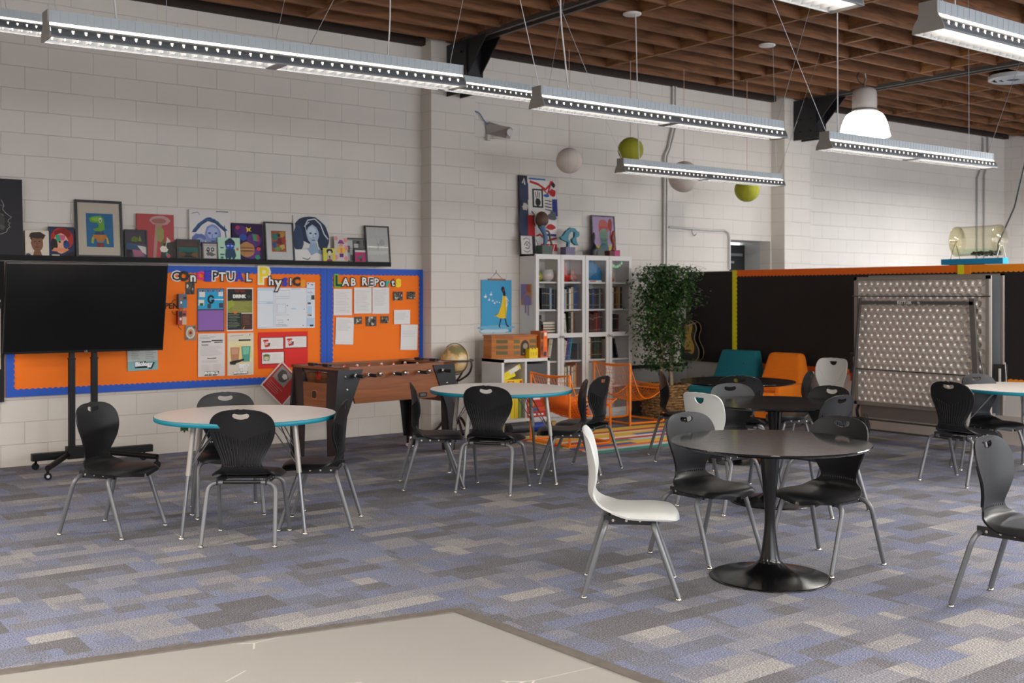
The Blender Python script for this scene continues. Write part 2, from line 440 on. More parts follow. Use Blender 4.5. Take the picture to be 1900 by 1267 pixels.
# floor: carpet all over, a painted platform slab in front
mb = MB(); mb.b2((-6, -8, -0.1), (FAR, WY, 0), carpet_mat()); struct(mb.build('floor'))
pc = (3.05, 4.519)
pa = (pc[0] - 6.0 * math.cos(R(-11.05)), pc[1] - 6.0 * math.sin(R(-11.05)))
pb = (pc[0] + 0.28, pc[1] - 6.0)
pd_ = (pa[0] + 0.3, pa[1] - 6.0)
def scratched(name, col):
    m, nt, b = nodes_of(name)
    tc = nt.nodes.new('ShaderNodeTexCoord'); n = nt.nodes.new('ShaderNodeTexNoise'); n.inputs['Scale'].default_value = 1.6; n.inputs['Detail'].default_value = 6
    nt.links.new(tc.outputs['Object'], n.inputs['Vector'])
    v = nt.nodes.new('ShaderNodeTexVoronoi'); v.feature = 'DISTANCE_TO_EDGE'; v.inputs['Scale'].default_value = 0.85; v.inputs['Randomness'].default_value = 1
    mp = nt.nodes.new('ShaderNodeMapping'); mp.inputs['Scale'].default_value = (1, 2.2, 1); mp.inputs['Rotation'].default_value = (0, 0, 0.5)
    nt.links.new(tc.outputs['Object'], mp.inputs[0]); nt.links.new(mp.outputs[0], v.inputs['Vector'])
    line = math_node(nt, 'MULTIPLY', math_node(nt, 'LESS_THAN', v.outputs['Distance'], 0.004), math_node(nt, 'GREATER_THAN', n.outputs['Fac'], 0.56))
    c = rgb(col); mx = nt.nodes.new('ShaderNodeMix'); mx.data_type = 'RGBA'
    mx.inputs[6].default_value = tuple(x * 0.93 for x in c[:3]) + (1,); mx.inputs[7].default_value = tuple(x * 1.04 for x in c[:3]) + (1,)
    nt.links.new(n.outputs['Fac'], mx.inputs[0])
    m2 = nt.nodes.new('ShaderNodeMix'); m2.data_type = 'RGBA'; m2.inputs[7].default_value = rgb('#dedad4')
    nt.links.new(math_node(nt, 'MULTIPLY', line, 0.6), m2.inputs[0]); nt.links.new(mx.outputs[2], m2.inputs[6])
    nt.links.new(m2.outputs[2], b.inputs['Base Color']); b.inputs['Roughness'].default_value = 0.5
    return m
mb = MB(); mb.prism([pc, pb, pd_, pa], 0.0, 0.006, scratched('painted_floor', '#9b9893'), axis='Z')
struct(mb.build('trim_4'))
# worn metal edging strips around it
edge = mat('#77706a', 0.45, 0.35, noise=0.35, nscale=22)
def strip(p, q, wd, h, n):
    d = Vector((q[0] - p[0], q[1] - p[1])).normalized(); s_ = Vector((-d.y, d.x)) * wd / 2
    mb = MB(); mb.prism([(p[0] + s_.x, p[1] + s_.y), (q[0] + s_.x, q[1] + s_.y), (q[0] - s_.x, q[1] - s_.y), (p[0] - s_.x, p[1] - s_.y)], 0, h, edge, axis='Z')
    return struct(mb.build('trim_%d' % n))
strip(pa, (pc[0] + 0.02, pc[1]), 0.062, 0.012, 5); strip(pc, pb, 0.062, 0.0125, 6)

# dark rail and grey dado on the back wall between the bookcase and the display wall
mb = MB(); mb.b2((9.80, WY - .035, .585), (PXL, WY - .001, .63), mat('#141416', .5)); mb.b2((9.80, WY - .02, 0), (PXL, WY - .001, .585), mat('#8f8d8b', .6)); struct(mb.build('trim_7'))

# ceiling: deck, joists along X, blocking along Y, glulam beams on the pilasters
jm = wood_mat('fir_joist', '#593721', '#8a5c38', (1, 9, 9), 0.75)
jl = wood_mat('fir_block', '#6b4529', '#a0703f', (9, 1, 9), 0.75)
deck = mat('#3b2a20', 0.9, noise=0.3, nscale=2)
mb = MB(); mb.b2((-6, -8, CZ + 0.38), (FAR, WY, CZ + 0.44), deck); ceil = struct(mb.build('ceiling'))
jy = [10.39 - 0.4325 * i for i in range(0, 17)]
proto = None
for y in jy:
    if proto is None:
        mb = MB(); mb.b2((-3, -0.019, 0), (FAR, 0.019, 0.38), jm); proto = mb.build('joist', ceil, (0, y, CZ)); proto['kind'] = 'structure'
    else:
        o = proto.copy(); C.objects.link(o); o.location = (0, y, CZ)
mb = MB(); mb.b2((-6, WY - 0.09, CZ - 0.015), (FAR, WY, CZ + 0.38), mat('#2c1e17', 0.85)); struct(mb.build('ledger', ceil))
for x in (3.04, 5.12, 9.28, 11.30, 15.4, 17.5):
    mb = MB(); mb.b2((x - 0.02, jy[-1], CZ - 0.004), (x + 0.02, jy[0], CZ + 0.34), jl if x in (9.28, 5.12) else jm); struct(mb.build('blocking', ceil))
for x, i, k in ((7.77, 5, 2), (12.8, 5, 2), (6.2, 4, 1), (8.5, 2, 1), (10.2, 3, 1), (10.6, 6, 1), (14.2, 6, 2), (12.3, 7, 1), (14.6, 4, 1), (16.6, 3, 1), (16.3, 6, 1), (8.6, 8, 2), (11.0, 9, 1), (13.9, 8, 1), (10.1, 7, 1), (4.1, 6, 1), (5.9, 7, 1)):
    mb = MB(); mb.b2((x - 0.02, jy[i + k] + 0.02, CZ), (x + 0.02, jy[i] - 0.02, CZ + 0.36), jl); struct(mb.build('blocking', ceil))
for x in (0.85, 7.06, 13.2, 19.3):
    mb = MB(); mb.b2((x - 0.11, -8, CZ + 0.02), (x + 0.11, WY - 0.21, CZ + 0.29), jm)
    mb.b2((x + 0.05, -8, CZ - 0.03), (x + 0.09, WY - 0.5, CZ + 0.02), mat('#57534f', 0.5, 0.6)); mb.b2((x - 0.09, -8, CZ - 0.03), (x - 0.05, WY - 0.5, CZ + 0.02), mat('#57534f', 0.5, 0.6))
    struct(mb.build('beam', ceil))
# steel haunches that carry the beams
blk = mat('#16161a', 0.45)
for x, wy, which in ((7.06, WY - 0.208, 'left'), (13.2, WY - 0.25, 'right')):
    t = thing('steel_bracket', 'black steel haunch bracket carrying the %s roof beam on its pilaster' % ('first' if which == 'left' else 'farther'), 'bracket', (x, wy, 3.86), 0, 'roof beam brackets')
    out = [(0, 0), (-0.42, 0), (-0.42, 0.2), (-0.78, 0.56), (-0.78, 0.585), (0, 0.585)]
    mb = MB(); mb.prism(out, -0.1, -0.086, blk, axis='X'); mb.prism(out, 0.086, 0.1, blk, axis='X'); mb.build('side_plate', t)
    mb = MB(); mb.b2((-0.12, -0.42, 0.0), (0.12, -0.40, 0.58), blk); mb.build('face_plate', t)
    mb = MB()
    for z in (0.12, 0.3, 0.46):
        for y in (-0.12, -0.3): mb.tube([(-0.115, y, z), (-0.1, y, z)], 0.014, mat('#2c2c30', 0.4, 0.5), 6)
    mb.build('bolt', t)

# ------------------------------------------------------------------ the low partition (paper-covered display wall)
PX = 11.10
mb = MB(); pw = mat('#c9c4bf', 0.6)
mb.b2((PX, 3.2, 0), (PX + 0.12, WY, 1.895), pw); part = struct(mb.build('wall_partition'))
def scallop(length, wd, n, phase=0.0):
    # strip in (u, v): straight edge at v=wd, scalloped edge at v=0
    pts = [(0, wd)]
    for i in range(n):
        for k in range(5):
            t = (i + k / 5) / n * length
            pts.append((t, -0.012 * math.sin(math.pi * k / 5)))
    pts += [(length, 0), (length, wd)]
    return pts
papr = mat('#231c1b', 0.85, noise=0.25, nscale=3, bump=0.25)
def board_on_partition(name, label, y0, y1, z0, z1, top, bot, left, right=None):
    # y0 nearer the camera, y1 toward the back wall; faces -X
    t = thing(name, label, 'display board', (PX - .003, y0, 0))
    L = y1 - y0
    mb = MB(); mb.b2((-0.012, 0, z0), (0, L, z1), papr); mb.build('backing_paper', t)
    def st(nm, pts, d, m):
        mb = MB(); mb.prism(pts, -0.016 - d, -0.013 - d, m, axis='X'); mb.build(nm, t)
    n = int(L / 0.055)
    if top:
        p = scallop(L, 0.075, n); st('border_strip', [(a, z1 - 0.075 + b) for a, b in p], 0, top)
    if bot:
        p = scallop(L, 0.06, n); st('border_strip', [(a, z0 + 0.06 - b) for a, b in p], 0, bot)
    if left:
        H = z1 - z0; p = scallop(H, 0.07, int(H / 0.055)); st('border_strip', [(L - 0.07 + b, z0 + a) for a, b in p], 0.004, left)
    if right:
        H = z1 - z0; p = scallop(H, 0.07, int(H / 0.055)); st('border_strip', [(0.07 - b, z0 + a) for a, b in p], 0.004, right)
    return t
orb = mat('#ee6a08', 0.6); orb2 = mat('#f08a10', 0.6); yel = mat('#e6d912', 0.6)
yb = on_side(1361, 600, PX)[0]; yc = on_side(1790, 500, PX)[0]
mb = MB(); mb.b2((PX - 0.015, yb + 0.002, 0.66), (PX - .003, WY - 0.01, 1.885), papr)
tag(mb.build('display_board'), 'plain black papered display board behind the potted tree, without border', 'display board')
board_on_partition('display_board', 'long black paper display board with orange top border and yellow left edge', yc, yb, 0.62, 1.9, orb, orb, yel, None)
board_on_partition('display_board', 'black paper display board right of the folded table, amber border', 3.3, yc - 0.003, 0.62, 1.9, orb2, orb2, orb2, None)
mb = MB(); mb.b2((PX - 0.026, yc - 0.003, 1.80), (PX - 0.024, yc + 0.07, 1.903), yel); mb.b2((PX - 0.026, yc - 0.001, 0.62), (PX - 0.024, yc + 0.05, 1.8), yel)
o = mb.build('border_strip'); tag(o, 'yellow border strip end between the two orange-edged display boards', 'border strip')
# outlet on the light base of the partition
mb = MB(); mb.rbox((0, 0, 0), (0.012, 0.07, 0.115), 0.008, mat('#b9b5b0', 0.4), axis='X')
o = mb.build('wall_outlet', None, (PX - 0.006, on_side(1306, 696, PX)[0], 0.42)); tag(o, 'pale wall outlet low on the partition below the plain black board', 'outlet')
mb = MB()
# ------------------------------------------------------------------ stacking chairs
def shell_points(white, N=58, M=22):
    # side profile from the top of the back down to the front lip of the seat: x forward, z up, w half width, c edge curl
    if white:
        key = [(-.262, .862, .03, .0), (-.261, .858, .115, .004), (-.258, .845, .162, .012), (-.252, .81, .186, .03), (-.243, .75, .196, .04), (-.232, .67, .19, .045),
               (-.227, .61, .172, .04), (-.230, .555, .150, .032), (-.228, .512, .140, .028), (-.205, .472, .146, .024), (-.160, .446, .172, .016), (-.09, .436, .205, .004),
               (0, .437, .221, -.006), (.09, .442, .226, -.012), (.16, .442, .220, -.014), (.205, .436, .200, -.014), (.232, .425, .160, -.012), (.243, .410, .09, -.008), (.247, .396, .02, 0)]
    else:
        key = [(-.262, .852, .02, .0), (-.261, .849, .078, .002), (-.259, .838, .126, .006), (-.254, .812, .174, .018), (-.246, .765, .203, .032), (-.236, .70, .206, .042),
               (-.228, .63, .182, .045), (-.227, .575, .152, .036), (-.232, .53, .130, .028), (-.231, .496, .126, .024), (-.212, .463, .138, .022), (-.172, .440, .170, .016), (-.09, .430, .207, .006),
               (0, .433, .223, -.004), (.09, .438, .228, -.010), (.16, .438, .222, -.013), (.205, .432, .200, -.014), (.232, .421, .160, -.012), (.243, .406, .09, -.008), (.247, .392, .02, 0)]
    if not white: key = [((x * .69 if x < 0 else x), z, w_, c_) for x, z, w_, c_ in key]
    P = spline(key, N); rows = []
    for i, (x, z, wd, c) in enumerate(P):
        a = P[max(i - 1, 0)]; b = P[min(i + 1, N - 1)]
        t = Vector((b[0] - a[0], 0, b[1] - a[1])).normalized()
        nrm = Vector((-t.z, 0, t.x))       # towards the sitter
        if nrm.dot(Vector((1, 0, 1))) < 0: nrm = -nrm
        row = []
        for j in range(M + 1):
            v = -1 + 2 * j / M
            vv = math.copysign(abs(v) ** 0.9, v)
            ed = max(0.0, (abs(v) - .72) / .28) ** 2 * .019 * min(1, max(0, (x + .12) / .10))
            row.append(Vector((x, vv * wd, z - ed)) + nrm * (c * vv * vv))
        rows.append(row)
    return rows
def shell_part(rows, i0, i1, t, m):
    M = len(rows[0]) - 1; n = i1 - i0 + 1
    F = []; B = []
    for i in range(i0, i1 + 1):
        fr = []; br = []
        for j in range(M + 1):
            du = rows[min(i + 1, len(rows) - 1)][j] - rows[max(i - 1, 0)][j]
            dv = rows[i][min(j + 1, M)] - rows[i][max(j - 1, 0)]
            nr = du.cross(dv)
            nr = nr.normalized() if nr.length > 1e-9 else Vector((1, 0, 0))
            if nr.dot(Vector((1, 0, 1))) < 0: nr = -nr
            fr.append(rows[i][j] + nr * t * 0.5); br.append(rows[i][j] - nr * t * 0.5)
        F.append(fr); B.append(br)
    vs = [p for r in F for p in r] + [p for r in B for p in r]; o = n * (M + 1); fs = []
    for i in range(n - 1):
        for j in range(M):
            a = i * (M + 1) + j
            fs.append((a, a + 1, a + M + 2, a + M + 1)); fs.append((o + a, o + a + M + 1, o + a + M + 2, o + a + 1))
    for i in range(n - 1):
        for j, fl in ((0, 0), (M, 1)):
            a = i * (M + 1) + j; b = a + M + 1
            fs.append((a, b, o + b, o + a) if not fl else (b, a, o + a, o + b))
    for i, fl in ((0, 0), (n - 1, 1)):
        for j in range(M):
            a = i * (M + 1) + j
            fs.append((a + 1, a, o + a, o + a + 1) if not fl else (a, a + 1, o + a + 1, o + a))
    mb = MB(); mb.add(vs, fs, m, True)
    return mb, F, B
def cut(obj, cutter):
    md = obj.modifiers.new('b', 'BOOLEAN'); md.object = cutter; md.operation = 'DIFFERENCE'; md.solver = 'EXACT'
    dg = bpy.context.evaluated_depsgraph_get(); me = bpy.data.meshes.new_from_object(obj.evaluated_get(dg))
    obj.modifiers.clear()
    if len(me.polygons) > 50:
        obj.data = me
    bpy.data.objects.remove(cutter)

steel = mat('#727376', 0.45, 0.5, name='grey_steel')
glide = mat('#c9c4bb', 0.25, 0.9)
def make_chair(kind):
    white = kind == 'white'
    shellm = mat('#c9cbc8', 0.38, name='white_plastic') if white else mat('#1a1a1c', 0.40, name='black_plastic', bump=0.05, nscale=400, spec=0.28)
    t = thing('stacking_chair', '', 'chair')
    rows = shell_points(white); N = len(rows)
    cuti = min(range(N), key=lambda i: abs(rows[i][11].z - 0.47) + (0 if rows[i][11].x < -0.13 else 1))
    mb, F, B = shell_part(rows, 0, cuti, 0.010, shellm)
    back = mb.build('backrest', t)
    cm = MB()
    if white:
        pts = [(-.045, .828), (.045, .828), (.046, .818), (.036, .797), (.018, .785), (0, .781), (-.018, .785), (-.036, .797), (-.046, .818)]
        cm.prism(pts, -0.4, -0.09, shellm, axis='X')
    else:
        pts = [(-.052, .822), (-.04, .828), (-.026, .8245), (-.012, .822), (.012, .822), (.026, .8245), (.04, .828), (.052, .822), (.054, .808), (.042, .797), (.02, .791), (0, .789), (-.02, .791), (-.042, .797), (-.054, .808)]
        cm.prism(pts, -0.4, -0.09, shellm, axis='X')
    # cutter normals must be consistent
    cobj = cm.build('cutter')
    cut(back, cobj)
    if not white:
        cm = MB()
        for k in range(16):
            y = (k - 7.5) * 0.0145
            cm.b2((-0.4, y - 0.0028, 0.487), (-0.08, y + 0.0028, 0.497), shellm)
        cut(back, cm.build('cutter'))
        # raised ribs on the rear face, and the V where they start
        rb = MB(); M = len(B[0]) - 1
        def at(v, z):
            # point of the rear face nearest to height z at fraction v
            j = (v + 1) / 2 * M; j0 = min(int(j), M - 1); f = j - j0
            col = [B[i][j0] * (1 - f) + B[i][j0 + 1] * f for i in range(len(B))]
            for i in range(len(col) - 1):
                if col[i].z >= z >= col[i + 1].z:
                    g = (col[i].z - z) / max(1e-6, col[i].z - col[i + 1].z); return col[i] * (1 - g) + col[i + 1] * g
            return col[-1]
        for k in range(15):
            v = (k - 7) / 7 * 0.84
            ztop = 0.655 + abs(v) * 0.2 * 0.38; pts = []
            for q in range(9):
                z = ztop + (0.502 - ztop) * q / 8
                pts.append(at(v, z) + Vector((-0.0015, 0, 0)))
            rb.tube(pts, 0.0052, shellm, 6)
        rb.build('rib', back)
    else:
        # moulded U line on the front of the back
        rb = MB(); M = len(F[0]) - 1
        def atf(v, z):
            j = (v + 1) / 2 * M; j0 = min(int(j), M - 1); f = j - j0
            col = [F[i][j0] * (1 - f) + F[i][j0 + 1] * f for i in range(len(F))]
            for i in range(len(col) - 1):
                if col[i].z >= z >= col[i + 1].z:
                    g = (col[i].z - z) / max(1e-6, col[i].z - col[i + 1].z); return col[i] * (1 - g) + col[i + 1] * g
            return col[-1]
        ups = [(-.9, .775), (-.8, .745), (-.66, .70), (-.52, .645), (-.36, .612), (0, .598), (.36, .612), (.52, .645), (.66, .70), (.8, .745), (.9, .775)]
        rb.tube([atf(a, z) for a, z in spline(ups, 25)], 0.004, shellm, 6)
        rb.build('rib', back)
    mb, F2, B2 = shell_part(rows, cuti, N - 1, 0.012, shellm)
    mb.build('seat', t)
    for o_ in t.children:
        o_.data.set_sharp_from_angle(angle=R(55))
    # underframe
    fr = MB(); dark = mat('#1a1a1c', 0.4, name='frame_black')
    for x in (-.125, .10):
        fr.tube([(x, -.145, .388), (x, .145, .388)], 0.0125, dark, 8)
    for y in (-.155, .155):
        fr.b2((-.15, y - .005, .372), (.125, y + .005, .418), dark)
    fob = fr.build('underframe', t)
    for y, s_ in ((-.160, -1), (.160, 1)):
        for x in (-.10, -.03, .04):
            bo = MB(); bo.tube([(x, y, .394), (x, y + s_ * .004, .394)], 0.0075, glide, 8); bo.build('bolt', fob)
    for sx, x0, x1 in ((-1, -.135, -.25), (1, .105, .235)):
        for sy in (-1, 1):
            path = [(x0, sy * .12, .386), (x0, sy * .155, .385), (x0 + sx * .004, sy * .187, .377), (x0 + sx * .012, sy * .209, .354), (x0 + sx * .024, sy * .216, .318), (x1, sy * .230, .018)]
            pts = spline(path[:5], 12) + [path[5]]
            lg = MB(); lg.tube(pts, 0.0142, steel, 12); l = lg.build('leg', t)
            gl = MB(); gl.lathe([(0.008, 0.022), (0.012, 0.012), (0.016, 0.010), (0.0165, 0.002), (0.015, 0.0)], glide, 12, (x1 + sx * .001, sy * .230, 0)); gl.build('glide', l)
    return t
black_proto = make_chair('black'); white_proto = make_chair('white')
_used = set()
def chair(kind, x, y, deg, label, group):
    p = black_proto if kind == 'b' else white_proto
    if kind not in _used:
        _used.add(kind); p.location = (x, y, 0); p.rotation_euler = (0, 0, R(deg)); p['label'] = label; p['group'] = group; return p
    return dup(p, (x, y, 0), R(deg), label, group)
G1 = 'chairs around the nearest white-topped round table'; G2 = 'chairs around the middle white-topped round table'; G3 = 'chairs around the right-hand white-topped round table'
G4 = 'chairs around the nearest black pedestal table'; G5 = 'chairs around the middle black pedestal table'; G6 = 'chairs around the farthest black pedestal table'
chair('b', 2.26, 7.46, -54.6, 'black plastic chair left of the nearest white table, in front of the television stand', G1)
chair('b', 2.87, 6.69, 53.9, 'black chair seen from its ribbed back, in front of the nearest white round table', G1)
chair('b', 3.46, 6.825, 143.7, 'black chair tucked side-on into the right side of the nearest white table', G1)
chair('b', 3.12, 7.62, -106.6, 'black chair behind the nearest white table, handle showing above the tabletop', G1)
chair('b', 4.90, 7.645, -27.6, 'black chair side-on at the left of the middle white table, before the foosball table', G2)
chair('b', 5.196, 7.188, 34, 'black chair with its ribbed back to us before the middle white round table', G2)
chair('b', 5.98, 7.208, 143.2, 'black chair side-on under the right edge of the middle white table', G2)
chair('b', 6.44, 7.49, 114, 'black chair with ribbed back turned, between the middle white table and orange wire chairs', G2)
chair('b', 5.345, 2.87, -84, 'black chair cut off by the right edge of the photo, nearest on that side', 'chairs at the right edge')
chair('b', 8.57, 5.11, -5.7, 'black chair showing its ribbed back at the right-hand white table, before the folded table', G3)
chair('b', 9.36, 5.30, -104, 'black chair behind the right-hand white table, half hidden by the tabletop', G3)
chair('w', 4.05, 4.33, -42.4, 'nearest white plastic chair, side-on, left of the nearest black pedestal table', G4)
chair('b', 4.91, 4.59, -90, 'black chair left-behind the nearest black table, its back above the tabletop edge', G4)
chair('b', 5.315, 4.04, 180, 'black chair right-behind the nearest black pedestal table, seat facing left', G4)
chair('w', 6.13, 5.565, 0, 'white plastic chair seen from behind at the middle black table', G5)
chair('b', 6.74, 5.93, -108, 'black chair at the far side of the middle black table, grey sheen on its back', G5)
chair('b', 7.08, 5.44, 180, 'black chair facing left at the right of the middle black table, near the folded table', G5)
chair('b', 6.63, 5.07, 93, 'black chair with ribbed back turned at the right front of the middle black table', G5)
chair('b', 7.60, 7.48, -36, 'black chair side-on left of the farthest black table, beside the striped rug', G6)
chair('b', 7.62, 6.72, 42, 'black chair with its dark back to us in front of the farthest black table', G6)
chair('b', 8.38, 6.73, 138, 'black chair side-on right of the farthest black table, before the distant white chair', G6)
chair('w', 10.03, 7.66, 186, 'distant white plastic chair facing us between the orange armchair and the folded table', 'chairs along the partition')

# ------------------------------------------------------------------ tables
def white_table(x, y, z, rz, label):
    t = thing('round_table', label, 'table', (x, y, 0), R(rz), 'white-topped round tables with teal edge')
    lam = mat('#d9d2cd', 0.32, name='white_laminate'); teal = mat('#0a7c90', 0.45)
    rr = 0.61
    mb = MB(); mb.lathe([(0.0, z - 0.03), (rr - 0.004, z - 0.03)], mat('#8d8a86', 0.7), 72); mb.lathe([(rr - 0.004, z - 0.0005), (0, z)], lam, 72)
    top = mb.build('tabletop', t)
    mb = MB(); mb.lathe([(rr - 0.004, z - 0.03), (rr, z - 0.027), (rr, z - 0.003), (rr - 0.004, z - 0.0005)], teal, 72); mb.build('edge_band', top)
    sleeve = mat('#a6a19a', 0.4, 0.3); inner = mat('#8d8f92', 0.3, 0.8)
    for k in range(4):
        a = math.pi / 4 + k * math.pi / 2; c, s_ = math.cos(a), math.sin(a)
        r0, r1 = 0.455, 0.555; zt = z - 0.03
        def P(zz): 
            f = (zt - zz) / zt; return ((r0 + (r1 - r0) * f) * c, (r0 + (r1 - r0) * f) * s_, zz)
        mb = MB(); mb.tube([P(zt), P(0.40)], 0.0175, sleeve, 12); lg = mb.build('leg', t)
        mb = MB(); mb.tube([P(0.42), P(0.012)], 0.0125, inner, 12); mb.build('leg_insert', lg)
        mb = MB(); mb.lathe([(0.010, 0.02), (0.013, 0.01), (0.019, 0.008), (0.019, 0.0)], glide, 12, P(0.0)); mb.build('glide', lg)
        mb = MB(); 
        for e in (-0.05, 0.05): mb.tube([P(0.44), ((r0 - 0.2) * c - e * s_, (r0 - 0.2) * s_ + e * c, zt)], 0.004, inner, 6)
        mb.build('brace', lg)
    return t
wt = white_table(3.05, 7.12, 0.76, -25.5 + 0, 'nearest white-topped round table with teal edge and silver legs, in front of the television')
white_table(5.56, 7.58, 0.772, -25.7, 'middle white-topped round table with teal edge, in front of the foosball table')
white_table(9.43, 4.99, 0.76, -12, 'white-topped round table with teal edge cut off by the right photo edge')
# green ribbon stuck under the rim of the nearest one
mb = MB(); gm = mat('#1d6b2c', 0.6)
mb.prism([(-0.025, 0.0), (0.025, 0.0), (0.025, -0.055), (0.008, -0.05), (0.0, -0.066), (-0.008, -0.05), (-0.025, -0.055)], -0.001, 0.001, gm, axis='Y')
mb.prism([(-0.008, -0.052), (0.008, -0.052), (0.0, -0.068)], -0.0018, -0.0012, mat('#7a1f1a', 0.6), axis='Y')
o = mb.build('paper_tab', None, (2.60, 7.08, 0.731), (0, 0, R(-20))); tag(o, 'small dark green paper tab hanging under the rim of the nearest white table', 'tab')

def pedestal(x, y, rt_, label):
    t = thing('pedestal_table', label, 'table', (x, y, 0), 0, 'black round pedestal tables')
    tm = mat('#131315', 0.13, name='black_lacquer', noise=0.25, nscale=60, bump=.03); tm2 = mat('#0c0c0d', 0.2, name='black_enamel')
    mb = MB(); mb.lathe([(0.0, .738), (rt_ - .02, .738), (rt_ - .002, .748), (rt_, .753), (rt_ - .003, .757), (0, .757)], tm, 80, smooth=False); mb.build('tabletop', t)
    pr = spline([(.062, .738), (.054, .68), (.046, .58), (.036, .47), (.030, .37), (.031, .28), (.042, .18), (.054, .11), (.066, .085)], 30)
    mb = MB(); mb.lathe(pr, tm2, 40); mb.build('stem', t)
    pr = spline([(.068, .086), (.10, .06), (.145, .036), (.21, .022), (.28, .013), (.325, .008), (.333, .004), (.333, 0.0)], 24)
    mb = MB(); mb.lathe(pr, tm2, 64); mb.build('base', t)
    return t
pedestal(4.82, 4.03, .55, 'nearest black round table on a flared trumpet pedestal')
pedestal(6.60, 5.47, .55, 'middle black round pedestal table, behind the nearest one')
pedestal(7.97, 7.06, .545, 'farthest black round pedestal table, in front of the teal armchair')
# ------------------------------------------------------------------ suspended fluorescent fixtures
hous = mat('#a3a9ac', 0.45, 0.3, name='grey_housing'); refl = mat('#7f8488', 0.35, 0.5, name='reflector_metal')
capm = mat('#918e88', 0.5, 0.1); louv = mat('#7d7f82', 0.35, 0.3)
glow = mat('#fff4e6', 0.5, name='fluorescent_tube', emit=10.0); glow2 = mat('#fff2e2', 0.5, name='tube_through_slot', emit=2.2); vent_glow = mat('#f4e6d6', 0.5, emit=0.8)
wirem = mat('#b9bcc0', 0.35, 0.7); cordm = mat('#d8d8d8', 0.5)
def fluorescent(x0, y, z, label, L=2.44, dz=0.0, lit_side=False):
    t = thing('pendant_fixture', label, 'pendant light', (x0, y, z), 0, 'suspended fluorescent fixtures', rot=(0, -math.atan2(dz, L), 0))
    # half profile of the housing (y, z), z=0 is the louvre's lower edge
    side = [(-.082, 0.0), (-.080, .012), (-.074, .030), (-.064, .048), (-.050, .062)]
    for sgn in (-1, 1):
        mb = MB()
        for k in range(len(side) - 1):
            a, b = side[k], side[k + 1]
            mb.add([(0.004, sgn * -a[0], a[1]), (L - .004, sgn * -a[0], a[1]), (L - .004, sgn * -b[0], b[1]), (0.004, sgn * -b[0], b[1])], [(0, 1, 2, 3)], refl, True)
        mb.build('reflector', t)
    mb = MB(); mb.b2((0.003, -.047, .076), (L - .003, .047, .136), hous)
    for k in range(60):
        xx = 0.02 + (L - .04) * k / 59
        mb.b2((xx - .006, -.0482, .08), (xx + .006, -.047, .132), hous)
    mb.build('housing', t)
    mb = MB(); mb.b2((0.03, -.046, .0615), (L / 2 - .02, .046, .0765), glow2); mb.b2((L / 2 + .02, -.046, .0615), (L - .03, .046, .0765), glow2); mb.build('light_slot', t)
    mb = MB()
    n = int(L / 0.0615)
    for k in range(n):
        xx = 0.045 + k * 0.0615
        if abs(xx - L / 2) < .02 or xx > L - .03: continue
        for sgn in (-1, 1):
            mb.prism([(xx - .006, .040), (xx + .008, .040), (xx + .004, .018), (xx - .001, .018)], sgn * .0735, sgn * .0765, vent_glow, axis='Y')
    mb.build('vent', t)  # solid glowing pieces imitate lamp light showing through open slots
    for a, b in ((0.02, L / 2 - .015), (L / 2 + .015, L - .02)):
        mb = MB(); mb.b2((a, -.05, .052), (b, .05, .056), glow); mb.build('tube', t)
    mb = MB()
    for k in range(n + 1):
        xx = 0.015 + k * 0.0615
        if xx < L: mb.add([(xx - .002, -.078, .002), (xx - .002, .078, .002), (xx + .003, .062, .042), (xx + .003, -.062, .042)], [(0, 1, 2, 3)], louv); 
    mb.b2((0, -.083, -.003), (L, -.077, .004), louv); mb.b2((0, .077, -.003), (L, .083, .004), louv); mb.b2((L / 2 - .03, -.08, -.001), (L / 2 + .03, .08, .003), louv)
    mb.build('louver', t)
    for xx, nm in ((-0.002, 0), (L - .002, 1)):
        out = [(-.083, -.003), (.083, -.003), (.080, .016), (.070, .042), (.054, .064), (.048, .08), (.048, .138), (-.048, .138), (-.048, .08), (-.054, .064), (-.070, .042), (-.080, .016)]
        mb = MB(); mb.prism(out, xx - .003, xx + .005, capm, axis='X'); mb.build('end_cap', t)
    return t
def wire(t, name, pts, r=0.0022, m=None):
    mb = MB(); mb.tube(pts, r, m or wirem, 6); return mb.build(name, t)
f1 = fluorescent(1.387, 5.66, 2.83, 'nearest long fluorescent fixture crossing the upper left of the photo', dz=0.035)
f2 = fluorescent(4.444, 5.66, 2.81, 'fluorescent fixture in the upper middle, its dark end cap against the ceiling joists')
f3 = fluorescent(7.43, 8.11, 2.803, 'smaller far fluorescent fixture hanging in front of the green paper lantern')
f4 = fluorescent(7.24, 5.5, 2.742, 'fluorescent fixture hanging under the white dome lamp at the right', dz=0.01)
f0 = fluorescent(1.45, 8.2, 3.42, 'higher fluorescent fixture coming in at the upper left corner behind the nearest one')
f0b = fluorescent(4.18, 8.2, 3.42, 'higher fluorescent fixture showing between the two nearer ones over the pilaster')
f5 = fluorescent(4.566, 2.89, 2.795, 'dark-ended fluorescent fixture in the upper right corner seen from below', L=3.0)
f6 = fluorescent(1.5, 2.875, 2.795, 'fluorescent fixture whose bright louver end dips in at the top edge')
